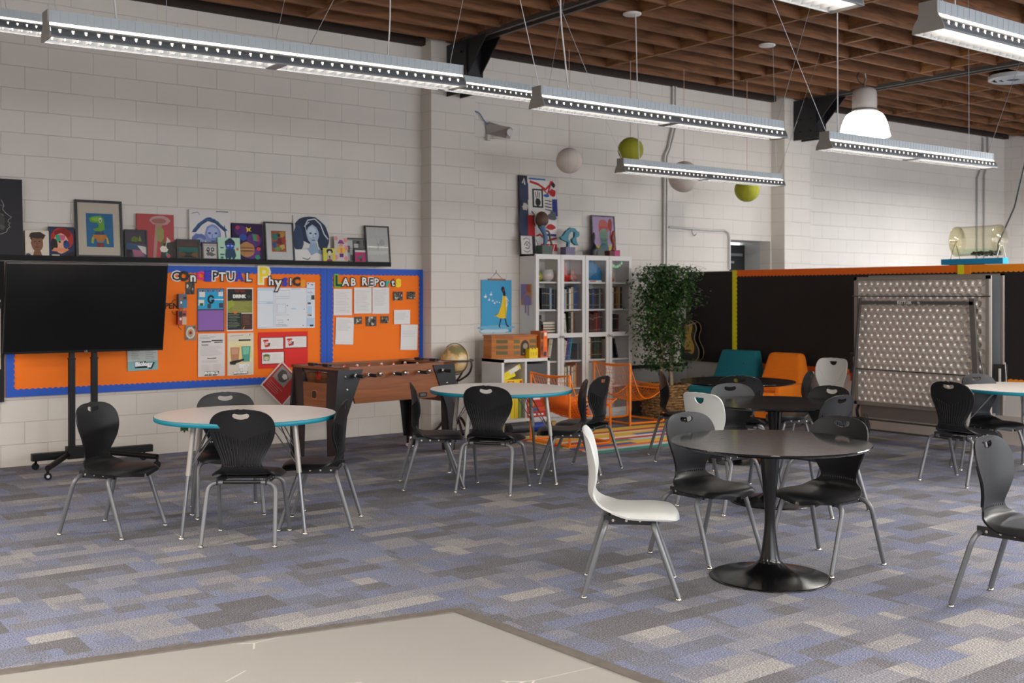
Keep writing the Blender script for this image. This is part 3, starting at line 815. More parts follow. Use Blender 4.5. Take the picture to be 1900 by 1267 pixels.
# hanging wires and cords (local to each fixture, up to the joists)
def up(t): return CZ - t.location.z
wire(f1, 'suspension_wire', [(0.05, 0, .14), (-0.15, 0, up(f1))]); wire(f1, 'suspension_wire', [(0.6, 0, .14), (.6, 0, up(f1))], .0016); wire(f1, 'suspension_wire', [(1.42, 0, .14), (1.72, 0.1, .62), (1.8, .1, up(f1))])
wire(f1, 'suspension_wire', [(2.38, 0, .14), (2.38, 0, .17), (2.75, 0, up(f1))]); wire(f1, 'power_cord', spline([(.34, 0, .138), (.32, 0, .4), (.28, .02, .9), (.3, 0, up(f1))], 14), .005, cordm)
wire(f1, 'power_cord', spline([(1.93, 0, .138), (1.95, 0, .4), (1.96, .02, .75), (1.9, 0, 1.1), (1.93, 0, up(f1))], 14), .0045, cordm)
wire(f2, 'suspension_wire', [(0.02, 0, .138), (-0.42, 0, up(f2))], .003); wire(f2, 'power_cord', spline([(.27, 0, .137), (.24, 0, .35), (.2, 0, .7), (.22, 0, 1.2), (.24, 0, up(f2))], 16), .0055, cordm)
wire(f2, 'suspension_wire', [(2.42, 0, .138), (3.05, 0, up(f2))], .0026); wire(f2, 'suspension_wire', [(1.9, 0, .138), (1.9, 0, up(f2))])
mb = MB(); mb.lathe([(.0, .0), (.058, .0), (.064, .006), (.064, .016)], mat('#cfcac4', 0.5), 28); mb.build('canopy', f2, (.24, 0, up(f2) - .02))
cx3 = 7.684 - 7.43
wire(f3, 'power_cord', [(cx3, 0, .137), (cx3, 0.05, up(f3) - .02)], .0055, cordm); mb = MB(); mb.lathe([(.0, .0), (.085, .0), (.095, .008), (.095, .02)], mat('#d3cec8', 0.5), 28); mb.build('canopy', f3, (cx3, .1, up(f3) - .03))
wire(f3, 'suspension_wire', [(0.02, 0, .138), (-.75, 0.1, up(f3))]); wire(f3, 'suspension_wire', [(2.42, 0, .138), (3.3, 0.1, up(f3))])
cx3 = 9.87 - 7.43
wire(f3, 'suspension_wire', [(2.38, 0, .138), (2.38, 0.05, up(f3) - .02)], .003); mb = MB(); mb.lathe([(.0, .0), (.085, .0), (.095, .008), (.095, .02)], mat('#d3cec8', 0.5), 28); mb.build('canopy', f3, (2.46, .2, up(f3) - .03))
wire(f4, 'power_cord', [(.17, 0, .137), (.17, 0, up(f4))], .0055, cordm); wire(f4, 'suspension_wire', [(0.02, 0, .138), (-1.05, 0, up(f4))], .0026); wire(f4, 'suspension_wire', [(2.1, 0, .138), (2.1, 0, up(f4))])
wire(f4, 'suspension_wire', [(2.42, 0, .138), (3.4, 0, up(f4))], .0026); 
wire(f5, 'suspension_wire', [(.12, 0, .138), (-.1, 0, up(f5))]); wire(f5, 'power_cord', [(.22, 0, .137), (.22, 0, up(f5))], .005, cordm); wire(f6, 'suspension_wire', [(2.3, 0, .138), (2.6, 0, up(f6))])
wire(f0, 'suspension_wire', [(.3, 0, .138), (.1, 0, up(f0))]); wire(f0b, 'suspension_wire', [(2.4, 0, .138), (2.6, 0, up(f0b))]); wire(f0, 'suspension_wire', [(2.3, 0, .138), (2.5, 0, up(f0))])

# white high-bay dome
d0 = (12.23, 8.66)
t = thing('dome_pendant', 'big white glowing dome lamp hanging from the joists at the right', 'pendant light', (d0[0], d0[1], 3.63))
white_e = mat('#fffdf7', 0.3, name='lit_acrylic', emit=2.2)
pr = spline([(.325, 0.0), (.312, .05), (.298, .12), (.27, .21), (.225, .29), (.165, .325)], 22)
mb = MB(); mb.lathe(pr, white_e, 40); mb.lathe([(.30, .002), (.0, .03)], white_e, 40); mb.build('shade', t)
mb = MB(); mb.lathe([(.16, .325), (.168, .34), (.168, .352), (.155, .36)], mat('#6f6c68', 0.4, 0.4), 32); mb.build('collar', t)
mb = MB(); mb.lathe(spline([(.155, .36), (.156, .48), (.15, .58), (.115, .63), (.04, .65), (.0, .652)], 20), mat('#b7afa9', 0.3), 32); mb.build('ballast_housing', t)
wire(t, 'hook', [(0, 0, .65), (0, 0, .71), (.03, 0, .75), (0, 0, .845)], .012, mat('#8f8c88', .4, .6)); wire(t, 'power_cord', spline([(.02, 0, .68), (-.1, 0, .70), (-.16, 0, .76), (-.12, 0, .83)], 12), .009, mat('#2a2a2a', .5))
l = bpy.data.lights.new('dome_bulb', 'POINT'); l.energy = 18; l.shadow_soft_size = .12; l.color = (1, .96, .9)
o = bpy.data.objects.new('dome_bulb', l); o.location = (d0[0], d0[1], 3.55); C.objects.link(o)
# round ceiling diffuser
t = thing('ceiling_vent', 'round grey air diffuser between joists at the upper right edge', 'vent', (13.97, 7.6, 4.42))
gv = mat('#b9bcbd', 0.4, 0.3)
mb = MB()
for r_ in (.30, .22, .14): mb.lathe([(r_, 0.0), (r_ - .03, -.02), (r_ - .05, .03), (r_ - .03, .04)], gv, 36)
mb.lathe([(.31, 0.0), (.31, .05)], gv, 36); mb.build('diffuser_ring', t)
mb = MB(); mb.lathe([(.0, .04), (.3, .04)], mat('#2c2c2c', .8), 30); mb.build('duct_collar', t)

# paper lanterns
def lantern(x, y, z, r, col, label):
    t = thing('paper_lantern', label, 'paper lantern', (x, y, z), 0, 'round paper lanterns')
    m = mat(col, 0.8, name='lantern_paper', bump=0.1, nscale=30); n = 40; pr = []
    for i in range(n + 1):
        a = -math.pi / 2 + 0.14 + (math.pi - 0.28) * i / n
        pr.append(((r + (0.002 if i % 2 else 0)) * math.cos(a), r * 0.99 * math.sin(a)))
    mb = MB(); mb.lathe(pr, m, 40); mb.build('paper_shade', t)
    wr = mat('#6b6a4a', 0.6) if col != '#d8cdc3' else mat('#b5aba2', .6)
    mb = MB()
    for k in range(4):
        mb.tube([((r + .001) * math.cos(b) * math.cos(k * math.pi / 4), (r + .001) * math.cos(b) * math.sin(k * math.pi / 4), r * .99 * math.sin(b)) for b in [(-1.43 + 2.86 * q / 20) for q in range(21)]], .0014, wr, 4)
        mb.tube([(-(r + .001) * math.cos(b) * math.cos(k * math.pi / 4), -(r + .001) * math.cos(b) * math.sin(k * math.pi / 4), r * .99 * math.sin(b)) for b in [(-1.43 + 2.86 * q / 20) for q in range(21)]], .0014, wr, 4)
    mb.build('wire_rib', t)
    mb = MB(); mb.tube([(0, 0, r * .98), (0, 0, CZ - z)], .0035, mat('#c9a698', .6), 6); mb.build('cord', t)
lantern(8.256, 9.9, 3.153, .152, '#d8cdc3', 'cream paper lantern above the tall abstract painting')
lantern(9.239, 9.9, 3.357, .155, '#9a9a24', 'olive green paper lantern, the higher of the two green ones')
lantern(10.169, 9.9, 3.086, .20, '#d8cdc3', 'largest cream paper lantern half hidden behind the far fixture')
lantern(11.372, 9.9, 2.989, .165, '#aaa92c', 'yellow-green paper lantern under the right end of the far fixture')

# conduits on the back wall and far wall
def pipe(name, label, pts, r=.016, col='#c9c7c0'):
    mb = MB(); mb.tube(pts, r, mat(col, .5, .2), 8); return tag(mb.build(name), label, 'conduit')
Yp = WY - .03
def wp(px, py, Y=Yp): x, z = on_wall(px, py, Y); return (x, Y, z)
pipe('conduit', 'pair of tall painted conduits, left one, right of the bookcase running to the ceiling', [wp(1249, 150), wp(1249, 235), wp(1244, 255), wp(1240, 275), wp(1233, 290), wp(1232, 500)])
pipe('conduit', 'right one of the paired tall conduits running down behind the potted tree', [wp(1254, 150), wp(1254, 237), wp(1249, 258), wp(1243, 278), wp(1238, 292), wp(1237.5, 500)])
pipe('conduit', 'thin horizontal conduit with a hook above the doorway, bending down beside it', [wp(1241, 421), wp(1280, 424), wp(1320, 427), wp(1345, 427), wp(1352, 431), wp(1354, 440), wp(1354, 500)], .014, '#c3c1bb')
mb = MB(); mb.tube(spline([wp(1285, 423), wp(1284, 430), wp(1288, 437), wp(1292, 434)], 12), .006, mat('#8e8c86', .5, .4), 6); tag(mb.build('hook'), 'small wire hook on the thin conduit above the doorway', 'hook')
Xf = FAR - .03
def fp(px, py): y, z = on_side(px, py, Xf); return (Xf, y, z)
def bp_(px, py): return wp(px, py, Yp)
pipe('conduit', 'left one of two conduits near the far corner, on the right of the room', [bp_(1824, 255), bp_(1824, 300), bp_(1815, 325), bp_(1813, 330), bp_(1813, 480)], .014, '#9a9a96')
pipe('conduit', 'right one of two conduits near the far corner, just left of the black cable', [bp_(1833, 250), bp_(1833, 300), bp_(1828, 318), bp_(1826, 326), bp_(1826, 480)], .014, '#9a9a96')
pipe('cable', 'black cable slanting down at the right edge behind the clear drum', [(15.5, on_side(1906, 285, 15.5)[0], on_side(1906, 285, 15.5)[1]), (15.5, on_side(1882, 385, 15.5)[0], on_side(1882, 385, 15.5)[1]), (15.5, on_side(1852, 452, 15.5)[0], on_side(1852, 452, 15.5)[1]), (15.5, on_side(1838, 485, 15.5)[0], 0.0)], .012, '#2c2c2e')['category'] = 'cable'
# wall speaker with its blue cable
x, z = on_wall(922, 240, WY - .12)
t = thing('wall_spotlight', 'small grey wall-mounted horn fixture with blue cable, right of the pilaster', 'wall fixture', (x, WY, z))
gm_ = mat('#9c958f', .5)
mb = MB(); vs = [(-.10, -.02, .08), (-.04, -.02, .10), (-.02, -.02, -.04), (-.08, -.02, -.05), (.10, -.26, .02), (.15, -.24, .00), (.12, -.22, -.12), (.03, -.26, -.12)]
mb.add(vs, [(0, 1, 2, 3), (4, 5, 6, 7), (0, 1, 5, 4), (1, 2, 6, 5), (2, 3, 7, 6), (3, 0, 4, 7)], gm_); mb.build('horn', t)
mb = MB(); mb.lathe([(0, 0), (.03, .005), (.045, .02)], mat('#c9c5c2', .3), 16, M=Matrix.Translation((.075, -.262, -.05)) @ Matrix.Rotation(R(90), 4, 'X')); mb.build('lens', t)
mb = MB(); mb.b2((-.09, -.06, -.13), (-.05, -.02, -.06), mat('#c3bfba', .4)); mb.build('junction_box', t)
mb = MB(); mb.tube(spline([(-.29, -.02, .21), (-.2, -.03, .19), (-.12, -.03, .1), (-.08, -.05, .06)], 14), .007, mat('#3f6f9c', .5), 8); mb.build('blue_cable', t)
# ------------------------------------------------------------------ orange bulletin boards on the back wall
BY = WY - .012
orange = mat('#fb780c', .75, name='orange_paper', noise=.06, nscale=2.5, bump=.35)
blue = mat('#1450b8', .6, name='blue_border')
def bulletin(label, px0, px1, zt, zb):
    x0 = on_wall(px0, 600)[0]; x1 = on_wall(px1, 600)[0]; L = x1 - x0; H = zt - zb
    t = thing('bulletin_board', label, 'bulletin board', (x0, WY - .003, zb))
    def wob(a, b): return (a * L, -.014 - .007 * max(0, math.sin(a * 23 + 3 * b) * math.sin(b * 7 + a * 5)), b * H)
    mb = MB(); mb.grid(wob, 90, 30, orange); mb.b2((0, -.008, 0), (L, -.001, H), orange); mb.build('backing_paper', t)
    bd = .062; n = int(L / .05); nh = int(H / .05)
    cnt_ = [0]
    def st(pts):
        cnt_[0] += 1; q_ = .0006 * cnt_[0]
        mb = MB(); mb.prism(pts, -.026 - q_, -.022, blue, axis='Y'); mb.build('border_strip', t)
    p = scallop(L, bd, n); st([(a, H - bd + b) for a, b in p]); st([(a, bd - b) for a, b in p])
    p = scallop(H, bd, nh); st([(bd - b, a) for a, b in p]); st([(L - bd + b, a) for a, b in p])
    return t, x0, zb
b1, bx1, bz1 = bulletin('long orange bulletin board with blue scalloped border headed CONCEPTUAL Physics', 10, 604, 1.865, .64)
b2, bx2, bz2 = bulletin('orange bulletin board with blue border headed LAB REPorts, beside the pilaster', 604.5, 785, 1.865, .64)
bx = on_wall(603, 600)[0]
def letters(parent, ox, oz, spec):
    # spec: (char, px, py centre, height px, face colour, outline colour)
    for ch, px, py, hp, c1, c2 in spec:
        x, z = on_wall(px, py, WY - .03); d = math.hypot(x, WY); dep = x * math.cos(YAW) + WY * math.sin(YAW)
        h = hp * dep / 2030.0
        size = .88 * h / (0.70 if ch.isupper() or ch in 'hti' else 0.52)
        mb = MB()
        for col, off, yy in ((c2, .017 if c1 != c2 else .010, -.0300), (c1, .004, -.0312)):
            vs, fs = text_geo(ch, size, off * (size / .15)); mb.add([(a * 1.0, yy, b) for a, b, _ in vs], fs, mat(col, .6))
        mb.build('letter', parent, (x - ox, 0, z - oz), fix=False)
K, W_, N_ = '#141416', '#e9e6e2', '#1c1c1e'
letters(b1, bx1, bz1, [('C', 326, 513, 18, K, W_), ('O', 341, 513, 19, K, K), ('n', 358, 515, 14, W_, K), ('C', 372, 512, 16, '#e0187a', '#e0187a'), ('E', 385, 513, 18, '#2a2fc0', '#1d2aa0'), ('P', 399, 513, 18, K, W_), ('T', 412, 514, 17, W_, K), ('U', 428, 514, 18, K, W_), ('A', 444, 514, 18, '#2a2fb8', '#2a2fb8'), ('L', 461, 515, 17, W_, K),
    ('P', 489, 512, 32, '#f4d312', '#efe9c0'), ('h', 503, 522, 17, W_, K), ('y', 516, 525, 16, W_, K), ('S', 529, 524, 16, '#2433b8', '#2433b8'), ('i', 539, 523, 15, W_, K), ('C', 550, 523, 17, K, K), ('s', 562, 524, 14, '#f09a08', '#f09a08')])
letters(b2, bx2, bz2, [('L', 627, 522, 22, K, '#6fb52a'), ('A', 641, 524, 16, W_, K), ('B', 655, 524, 15, W_, K), ('R', 676, 523, 16, W_, K), ('E', 688, 524, 16, K, W_), ('P', 698, 524, 15, W_, K), ('o', 709, 525, 12, W_, K), ('r', 719, 525, 12, '#18b0a4', '#18b0a4'), ('t', 729, 525, 14, W_, K), ('s', 739, 523, 16, '#f7d90e', '#f7d90e')])
# hand-lettered OPEN with two arrows
x, z = on_wall(311, 568)
mb = MB(); vs, fs = text_geo('OPEN', .078, .002); mb.add([(a, 0, b) for a, b, _ in vs], fs, mat('#241a14', .7)); mb.build('letter', b1, (x - bx1, -.0235, z - bz1), fix=False)
for pts in ([(317, 562), (320, 557), (325, 556)], [(317, 577), (321, 583), (326, 584)]):
    P_ = [on_wall(*p) for p in pts]; mb = MB(); mb.tube([(a - bx1, -.0235, b - bz1) for a, b in P_], .0025, mat('#241a14', .7), 5); mb.build('arrow', b1)

def sheet(name, label, cat, px0, py0, px1, py1, shapes, bg='#e4e1de', group=None, rot=0.0, dy=.030, wob=True):
    xa, za = on_wall(px0, (py0 + py1) / 2, WY - dy)[0], 0
    xb = on_wall(px1, (py0 + py1) / 2, WY - dy)[0]
    zt = on_wall((px0 + px1) / 2, py0, WY - dy)[1]; zb = on_wall((px0 + px1) / 2, py1, WY - dy)[1]
    w_, h_ = xb - xa, zt - zb
    mb = MB(); m = mat(bg, .75)
    mb.b2((-w_ / 2, -.0012, 0), (w_ / 2, .0012, h_), m)
    paint(mb, w_, h_, shapes, y=-.0015)
    o = mb.build(name, None, ((xa + xb) / 2, WY - dy, zb), (0, rot, 0), fix=False)
    return tag(o, label, cat, group)
ink = '#8b8a90'
def lines(n, seed, x0=.1, x1=.9, y0=.06, y1=.92, col='#b5b3b5', wd=.012): return scribble(n, col, x0, y0, x1, y1, wd, .03, seed)
G = 'lab report pages on the right-hand orange board'
def L_(n, a, b, seed): return lines(n, seed, y0=a, y1=b)
sheet('lab_report', 'white lab report page at the upper left of the LAB REPorts board', 'paper', 619, 536, 653, 585, L_(14, .1, .9, 1), group=G)
sheet('lab_report', 'white lab report page second from left in the top row', 'paper', 657, 533.5, 689.5, 581.5, L_(16, .08, .92, 2), group=G)
sheet('lab_report', 'white lab report page third from left in the top row, touching its neighbour', 'paper', 691, 533.5, 722, 582, L_(15, .3, .92, 3), group=G)
sheet('lab_report', 'white lab report page hanging lowest on the left of the LAB REPorts board', 'paper', 622, 589, 655, 639, L_(10, .5, .92, 4), group=G, rot=.04)
sheet('lab_report', 'small landscape white page at the right of the LAB REPorts board', 'paper', 731, 575, 761, 601, L_(6, .3, .8, 5), group=G)
sheet('lab_report', 'white page at the lower right of the LAB REPorts board overlapping the border', 'paper', 743, 602, 774, 649, L_(5, .5, .8, 6), group=G, rot=.03, dy=.034)
def photo_shapes(seed):
    rr = random.Random(seed); out = []
    for i in range(22):
        c = rr.choice(['#d8d0c4', '#2a2724', '#8f8478', '#46423e', '#b8ab9c', '#5d5a52', '#201e1c'])
        out.append(('e', c, rr.uniform(.1, .9), rr.uniform(.1, .9), rr.uniform(.04, .13), rr.uniform(.05, .17), .3))
    return out
GP = 'small photo prints on the orange boards'
for i, (a, b, c, d, lab) in enumerate([(730, 541, 747, 557, 'left one of two small photo prints at the upper right of the LAB board'),
        (755.5, 541, 770.5, 555, 'small photo print nearest the right border on the LAB REPorts board'), (656.5, 587.5, 671.5, 601, 'small photo print under the second lab report page, leftmost of three'),
        (679, 587, 698.5, 605, 'middle and largest of the three photo prints under the lab report pages'), (707, 586.5, 721, 599.5, 'rightmost of the three photo prints under the lab report pages'),
        (344.5, 523, 361, 546, 'dark photo print above the juice cartons on the CONCEPTUAL Physics board')]):
    sheet('photo_print', lab, 'photo', a, b, c, d, photo_shapes(20 + i), bg='#55504a', group=GP, dy=.031)
sheet('photo_print', 'photo print of a red berry in a bowl below the juice cartons', 'photo', 344, 604, 363, 631, [('e', '#d9cfc2', .5, .5, .44, .4, .05), ('e', '#b09a86', .5, .48, .3, .28, .1), ('e', '#d98a3a', .46, .6, .16, .13, .1), ('e', '#8e2a22', .5, .5, .14, .12, .1), ('e', '#6b6660', .15, .12, .12, .08, .2), ('e', '#57534d', .85, .88, .14, .09, .2)], bg='#8d857b', group=GP)
# the two little cartons pinned to the board
for px, py, c1, c2, c3, lab in ((337.5, 558.5, '#56606e', '#3a86b0', '#7a6870', 'small grey-blue carton pinned on the orange board, upper of two'), (336.5, 589, '#b0302a', '#d8b99a', '#3a3432', 'small red and cream carton pinned on the orange board, lower of two')):
    x, z = on_wall(px, py, WY - .055)
    t = thing('juice_carton', lab, 'carton', (x, WY - .025, z), 0, None, rot=(0, 0, 0))
    mb = MB(); mb.box((0, -.03, 0), (.085, .055, .14), mat(c1, .5)); paint(mb, .085, .14, [('r', c2, .5, 0, 1, .55), ('r', c3, .05, .55, .5, .95), ('e', '#e6e2dc', .3, .4, .12, .1), ('r', '#2c2a2c', .55, .65, .9, .8)], y=-.0585, z0=-.07); mb.build('carton_body', t, fix=False)
    mb = MB(); mb.tube([(.02, -.04, .07), (.024, -.045, .095)], .004, mat('#d9d4cc', .4), 6); mb.build('straw', t)
    mb = MB(); mb.tube([(-.03, -.03, -.07), (-.02, -.02, -.10), (.0, -.03, -.12)], .0025, mat('#2a2624', .5), 5); mb.build('wire', t)
# posters
sheet('poster', 'blue and purple poster with a large G, in the upper row of the Physics board', 'poster', 366, 535, 416, 615,
    [('r', '#43485e', 0, 0, 1, 1), ('r', '#27a3cf', .03, .525, .97, .975), ('r', '#8f62ad', .03, .03, .97, .49), ('r', '#e6e0da', .07, .80, .28, .92), ('r', '#e2ddd6', .04, .6, .25, .74), ('r', '#2f6b40', .08, .6, .22, .66), ('r', '#e6e0da', .78, .82, .95, .92), ('r', '#3c3f44', .8, .55, .95, .66), ('r', '#3c3f44', .37, .54, .5, .64),
     ('e', '#111214', .5, .745, .13, .105), ('e', '#27a3cf', .5, .745, .065, .055), ('p', '#27a3cf', [(.5, .76), (.66, .79), (.66, .745), (.5, .745)]), ('p', '#f08a1c', [(.5, .74), (.53, .78), (.49, .70)]), ('r', '#111214', .5, .70, .60, .735), ('r', '#e9ebee', .62, .73, .97, .75)] +
    [('r', c, .07 + i * .095 + (.05 if i > 5 else 0), .925, .13 + i * .095 + (.05 if i > 5 else 0), .96) for i, c in enumerate(['#c8342e', '#2a3a6e', '#c8342e', '#5d2a6e', '#b03a4e', '#3a3a6e', '#b0402e', '#8a2a3e'])], dy=.031)
sheet('poster', 'dark poster headed DRINK with an olive text block, in the upper row', 'poster', 420.5, 534, 469.5, 614,
    [('r', '#1d1c1c', .03, .70, .97, .975), ('t', '#6e2620', 'YERBA', .5, .92, .085, .004), ('t', '#e9e6df', 'DRINK', .47, .80, .10, .004), ('e', '#4a4a4c', .84, .80, .06, .03), ('r', '#8a8a3e', .03, .42, .97, .70), ('p', '#9aa636', [(.03, .5), (.3, .6), (.2, .72), (.03, .68)]), ('r', '#232a22', .03, .03, .55, .42), ('r', '#4a2a22', .55, .03, .97, .40), ('e', '#d8762a', .32, .43, .08, .03, .2), ('p', '#c9a62a', [(.6, .05), (.68, .12), (.64, .04)])] +
    scribble(9, '#b9b66a', .2, .45, .93, .68, .008, .02, 3) + scribble(9, '#9aa89a', .06, .08, .5, .40, .01, .02, 4) + scribble(8, '#a06a5e', .6, .14, .93, .38, .008, .02, 5), dy=.031, bg='#e9e6e2')
sheet('worksheet', 'large white worksheet with boxed sections and a blue left column', 'paper', 477.5, 534, 571, 609,
    [('r', '#9fc4de', .0, .96, .32, .985), ('r', '#dfe6ec', .01, .68, .31, .94), ('l', '#86b6d6', .006, [(.0, .94), (.31, .94), (.31, .66), (.0, .66)]), ('l', '#86b6d6', .006, [(0, .62), (.31, .62), (.31, .03), (0, .03)]), ('r', '#a9c6dc', .17, .61, .3, .64), ('l', '#9a9aa0', .004, [(.34, .97), (.34, .03)]),
     ('l', '#85858c', .004, [(.36, .94), (.63, .94), (.63, .79), (.36, .79)]), ('l', '#85858c', .004, [(.36, .74), (.63, .74)]), ('l', '#85858c', .004, [(.38, .6), (.55, .6), (.55, .38), (.38, .38), (.38, .6)]), ('l', '#85858c', .004, [(.36, .33), (.62, .33)]), ('l', '#3c3c44', .004, [(.38, .2), (.5, .2), (.5, .14), (.4, .14)]), ('e', '#2c2c30', .58, .56, .012, .014), ('e', '#2c2c30', .6, .21, .012, .014), ('e', '#2c2c30', .92, .47, .01, .012), ('e', '#2c2c30', .9, .06, .01, .012), ('r', '#a9c6dc', .66, .47, .76, .49), ('r', '#a9c6dc', .66, .965, .85, .985)] + scribble(2, '#55555c', .36, .04, .6, .11, .006, .05, 9), bg='#dfe3e8', dy=.031)
sheet('worksheet', 'narrow pale blue strip of pictures and notes at the right edge of the large worksheet', 'paper', 569, 524, 584, 608,
    [('r', '#3a3a46', .1, .96, .3, .98), ('r', '#3a3a46', .5, .94, .8, .96), ('r', '#8f939c', .05, .86, .95, .87), ('l', '#55555f', .05, [(.1, .8), (.3, .76), (.5, .8), (.7, .76)]), ('r', '#cfd9e6', .05, .55, .5, .72), ('r', '#3d4438', .55, .62, .95, .72), ('r', '#4f545c', .1, .52, .5, .56), ('r', '#b5cbe2', .1, .26, .6, .48), ('r', '#c7994a', .1, .26, .35, .30), ('r', '#3a4a3e', .35, .26, .6, .29), ('r', '#b5cbe2', .05, .04, .9, .22), ('r', '#26304e', .35, .03, .8, .07)], bg='#dbe2ec', dy=.0345)
sheet('poster', 'white typed page headed in handwriting and signed PHYSICS at its foot, lower row', 'poster', 367.5, 618.5, 417, 698,
    [('l', '#3a3838', .008, [(.06, .94), (.35, .95)]), ('l', '#3a3838', .008, [(.06, .91), (.65, .92)]), ('l', '#3a3838', .008, [(.06, .88), (.45, .885)]), ('r', '#1d1c1c', .5, .82, .92, .845), ('r', '#1d1c1c', .6, .78, .92, .80), ('r', '#1d1c1c', .12, .795, .48, .82), ('t', '#4a4646', 'Description', .26, .735, .035, .001), ('t', '#4a4646', 'Get involved!', .5, .42, .04, .001),
     ('t', '#141313', 'PHYSICS', .5, .065, .085, .010), ('t', '#f4f2ee', 'PHYSICS', .48, .072, .085, .003)] + scribble(10, '#a29c9a', .08, .48, .9, .71, .006, .02, 8) + scribble(3, '#a29c9a', .12, .32, .85, .38, .006, .02, 7) + scribble(6, '#b3acaa', .1, .14, .45, .28, .006, .02, 6) + scribble(6, '#b3acaa', .55, .14, .95, .28, .006, .02, 5), bg='#ddd5d2', dy=.031)
sheet('poster', 'cream poster with an orange and a green drinking glass, lower row', 'poster', 422, 617.5, 470.5, 696,
    [('r', '#e6d9a8', .04, .3, .96, .8), ('e', '#e8cf8a', .5, .5, .45, .22), ('l', '#3a3838', .01, [(.08, .93), (.6, .945)]), ('r', '#1d1c1c', .42, .81, .88, .845), ('e', '#2a2828', .85, .95, .02, .012),
     ('p', '#b98260', [(.1, .66), (.46, .66), (.42, .34), (.14, .34)]), ('p', '#cb9a78', [(.14, .64), (.42, .64), (.39, .5), (.16, .5)]), ('p', '#4f9a86', [(.52, .68), (.88, .68), (.84, .32), (.57, .32)]), ('p', '#7dbfa2', [(.57, .66), (.83, .66), (.8, .5), (.6, .48)]), ('l', '#e0d6b8', .02, [(.1, .67), (.46, .67)]), ('l', '#e0d6b8', .02, [(.52, .69), (.88, .69)]),
     ('p', '#1f1d1c', [(.08, .33), (.62, .39), (.62, .345), (.3, .28), (.3, .25), (.09, .26)]), ('t', '#fbfaf6', 'WHAT IS', .62, .235, .062, .003), ('t', '#fbfaf6', 'REALLY', .6, .18, .06, .003), ('t', '#f4f2ee', 'IN OUR', .6, .125, .05, .003), ('t', '#141313', 'BEVERAGES?', .5, .055, .062, .006), ('t', '#fbfaf6', 'BEVERAGES?', .49, .062, .062, .002)], bg='#ddd3c0', dy=.031)
def can(cx, cy, s, glass=False):
    if glass: return [('p', '#8d8a5e', [(cx - s, cy + s * 1.2), (cx + s, cy + s * 1.2), (cx + s * .8, cy - s * 1.2), (cx - s * .8, cy - s * 1.2)]), ('e', '#c9c4a4', cx, cy - s * .2, s * .7, s * .8), ('e', '#5f6b3a', cx, cy + s, s * .8, s * .5)]
    return [('p', '#c9201c', [(cx - s * .9, cy + s * 1.3), (cx + s * .5, cy + s * 1.4), (cx + s * .9, cy - s * 1.1), (cx - s * .3, cy - s * 1.5)]), ('l', '#f2ece8', .014, [(cx - s * .4, cy - s * .5), (cx + s * .2, cy - s * .35), (cx + s * .6, cy)]), ('t', '#f6f2ee', 'Coke', cx + s * .02, cy + s * .35, s * 1.1, .001, .25), ('p', '#7a4a2e', [(cx + s * .4, cy + s * .2), (cx + s * 1.05, cy + s * .2), (cx + s * .9, cy - s * 1.1), (cx + s * .3, cy - s * 1.1)])]
sheet('poster', 'red poster with three white cards, two showing red soda cans', 'poster', 480, 615.5, 571, 682,
    [('r', '#8e1512', .03, .5, .505, .86), ('r', '#e6e0dc', .045, .53, .49, .84), ('r', '#8e1512', .52, .53, .985, .88), ('r', '#e6e0dc', .535, .555, .97, .86), ('r', '#8e1512', .05, .1, .52, .46), ('r', '#e6e0dc', .065, .13, .5, .44)] + can(.15, .69, .075) + can(.63, .71, .075) + can(.15, .29, .07, True) +
    scribble(5, '#cdbcb8', .25, .6, .46, .8, .004, .02, 1) + scribble(5, '#cdbcb8', .74, .62, .95, .82, .004, .02, 2) + scribble(4, '#cdbcb8', .26, .24, .47, .4, .004, .02, 3), bg='#dd2a22', dy=.031)
sheet('poster', 'pale Biology poster half hidden behind the lower right corner of the television', 'poster', 237, 646, 293, 687,
    [('r', '#86b0b0', 0, 0, 1, .42), ('t', '#1c2a30', 'Biology', .55, .25, .26, .014), ('t', '#f4f6f4', 'Biology', .53, .28, .26, .004)] + scribble(5, '#6a6c70', .12, .5, .42, .9, .012, .02, 1) + scribble(5, '#6a6c70', .6, .5, .95, .9, .012, .02, 2), bg='#b6bab4', rot=-.02, dy=.031)
# red diamond poster low on the wall behind the foosball table
x, z = on_wall(524, 712, WY - .05)
t = thing('diamond_sign', 'red and white diamond-shaped sign leaning on the wall behind the foosball table', 'sign', (x, WY - .035, z), 0, None, rot=(0, R(45), 0))
mb = MB(); mb.box((0, 0, 0), (.34, .008, .34), mat('#ddd6d2', .5)); paint(mb, .34, .34, [('r', '#b02a26', .04, .04, .96, .96), ('r', '#8c8682', .1, .45, .62, .92), ('e', '#4a4644', .35, .68, .2, .17, .2), ('e', '#d0c8c4', .42, .72, .09, .08, .2)] + scribble(4, '#d8a8a4', .1, .1, .7, .36, .008, .02, 1), y=-.0045, z0=-.17); mb.build('sign_face', t, fix=False)
# black board with sheets at the far left edge
x1 = on_wall(9, 600)[0]
t = thing('display_board', 'black display board cut off by the left photo edge beside the television', 'display board', (x1, WY - .004, .6))
mb = MB(); mb.b2((-1.2, -.02, 0), (-.01, 0, 1.28), mat('#1b1918', .8)); mb.build('backing_paper', t)
mb = MB(); mb.b2((-.16, -.026, .30), (-.04, -.021, .93), mat('#d8d0c2', .7)); paint(mb, .12, .63, [('e', '#2a2a2c', .8, .92, .3, .06), ('r', '#c7b898', 0, 0, 1, .2), ('t', '#18181a', '7', .75, .7, .12, .004), ('e', '#5a574f', .8, .3, .1, .02)], y=-.0262, x0=-.10, z0=.30); o = mb.build('picture_sheet', None, (x1, WY, .6), fix=False)
tag(o, 'tall pale sheet with black marks pinned at the far left edge', 'paper')
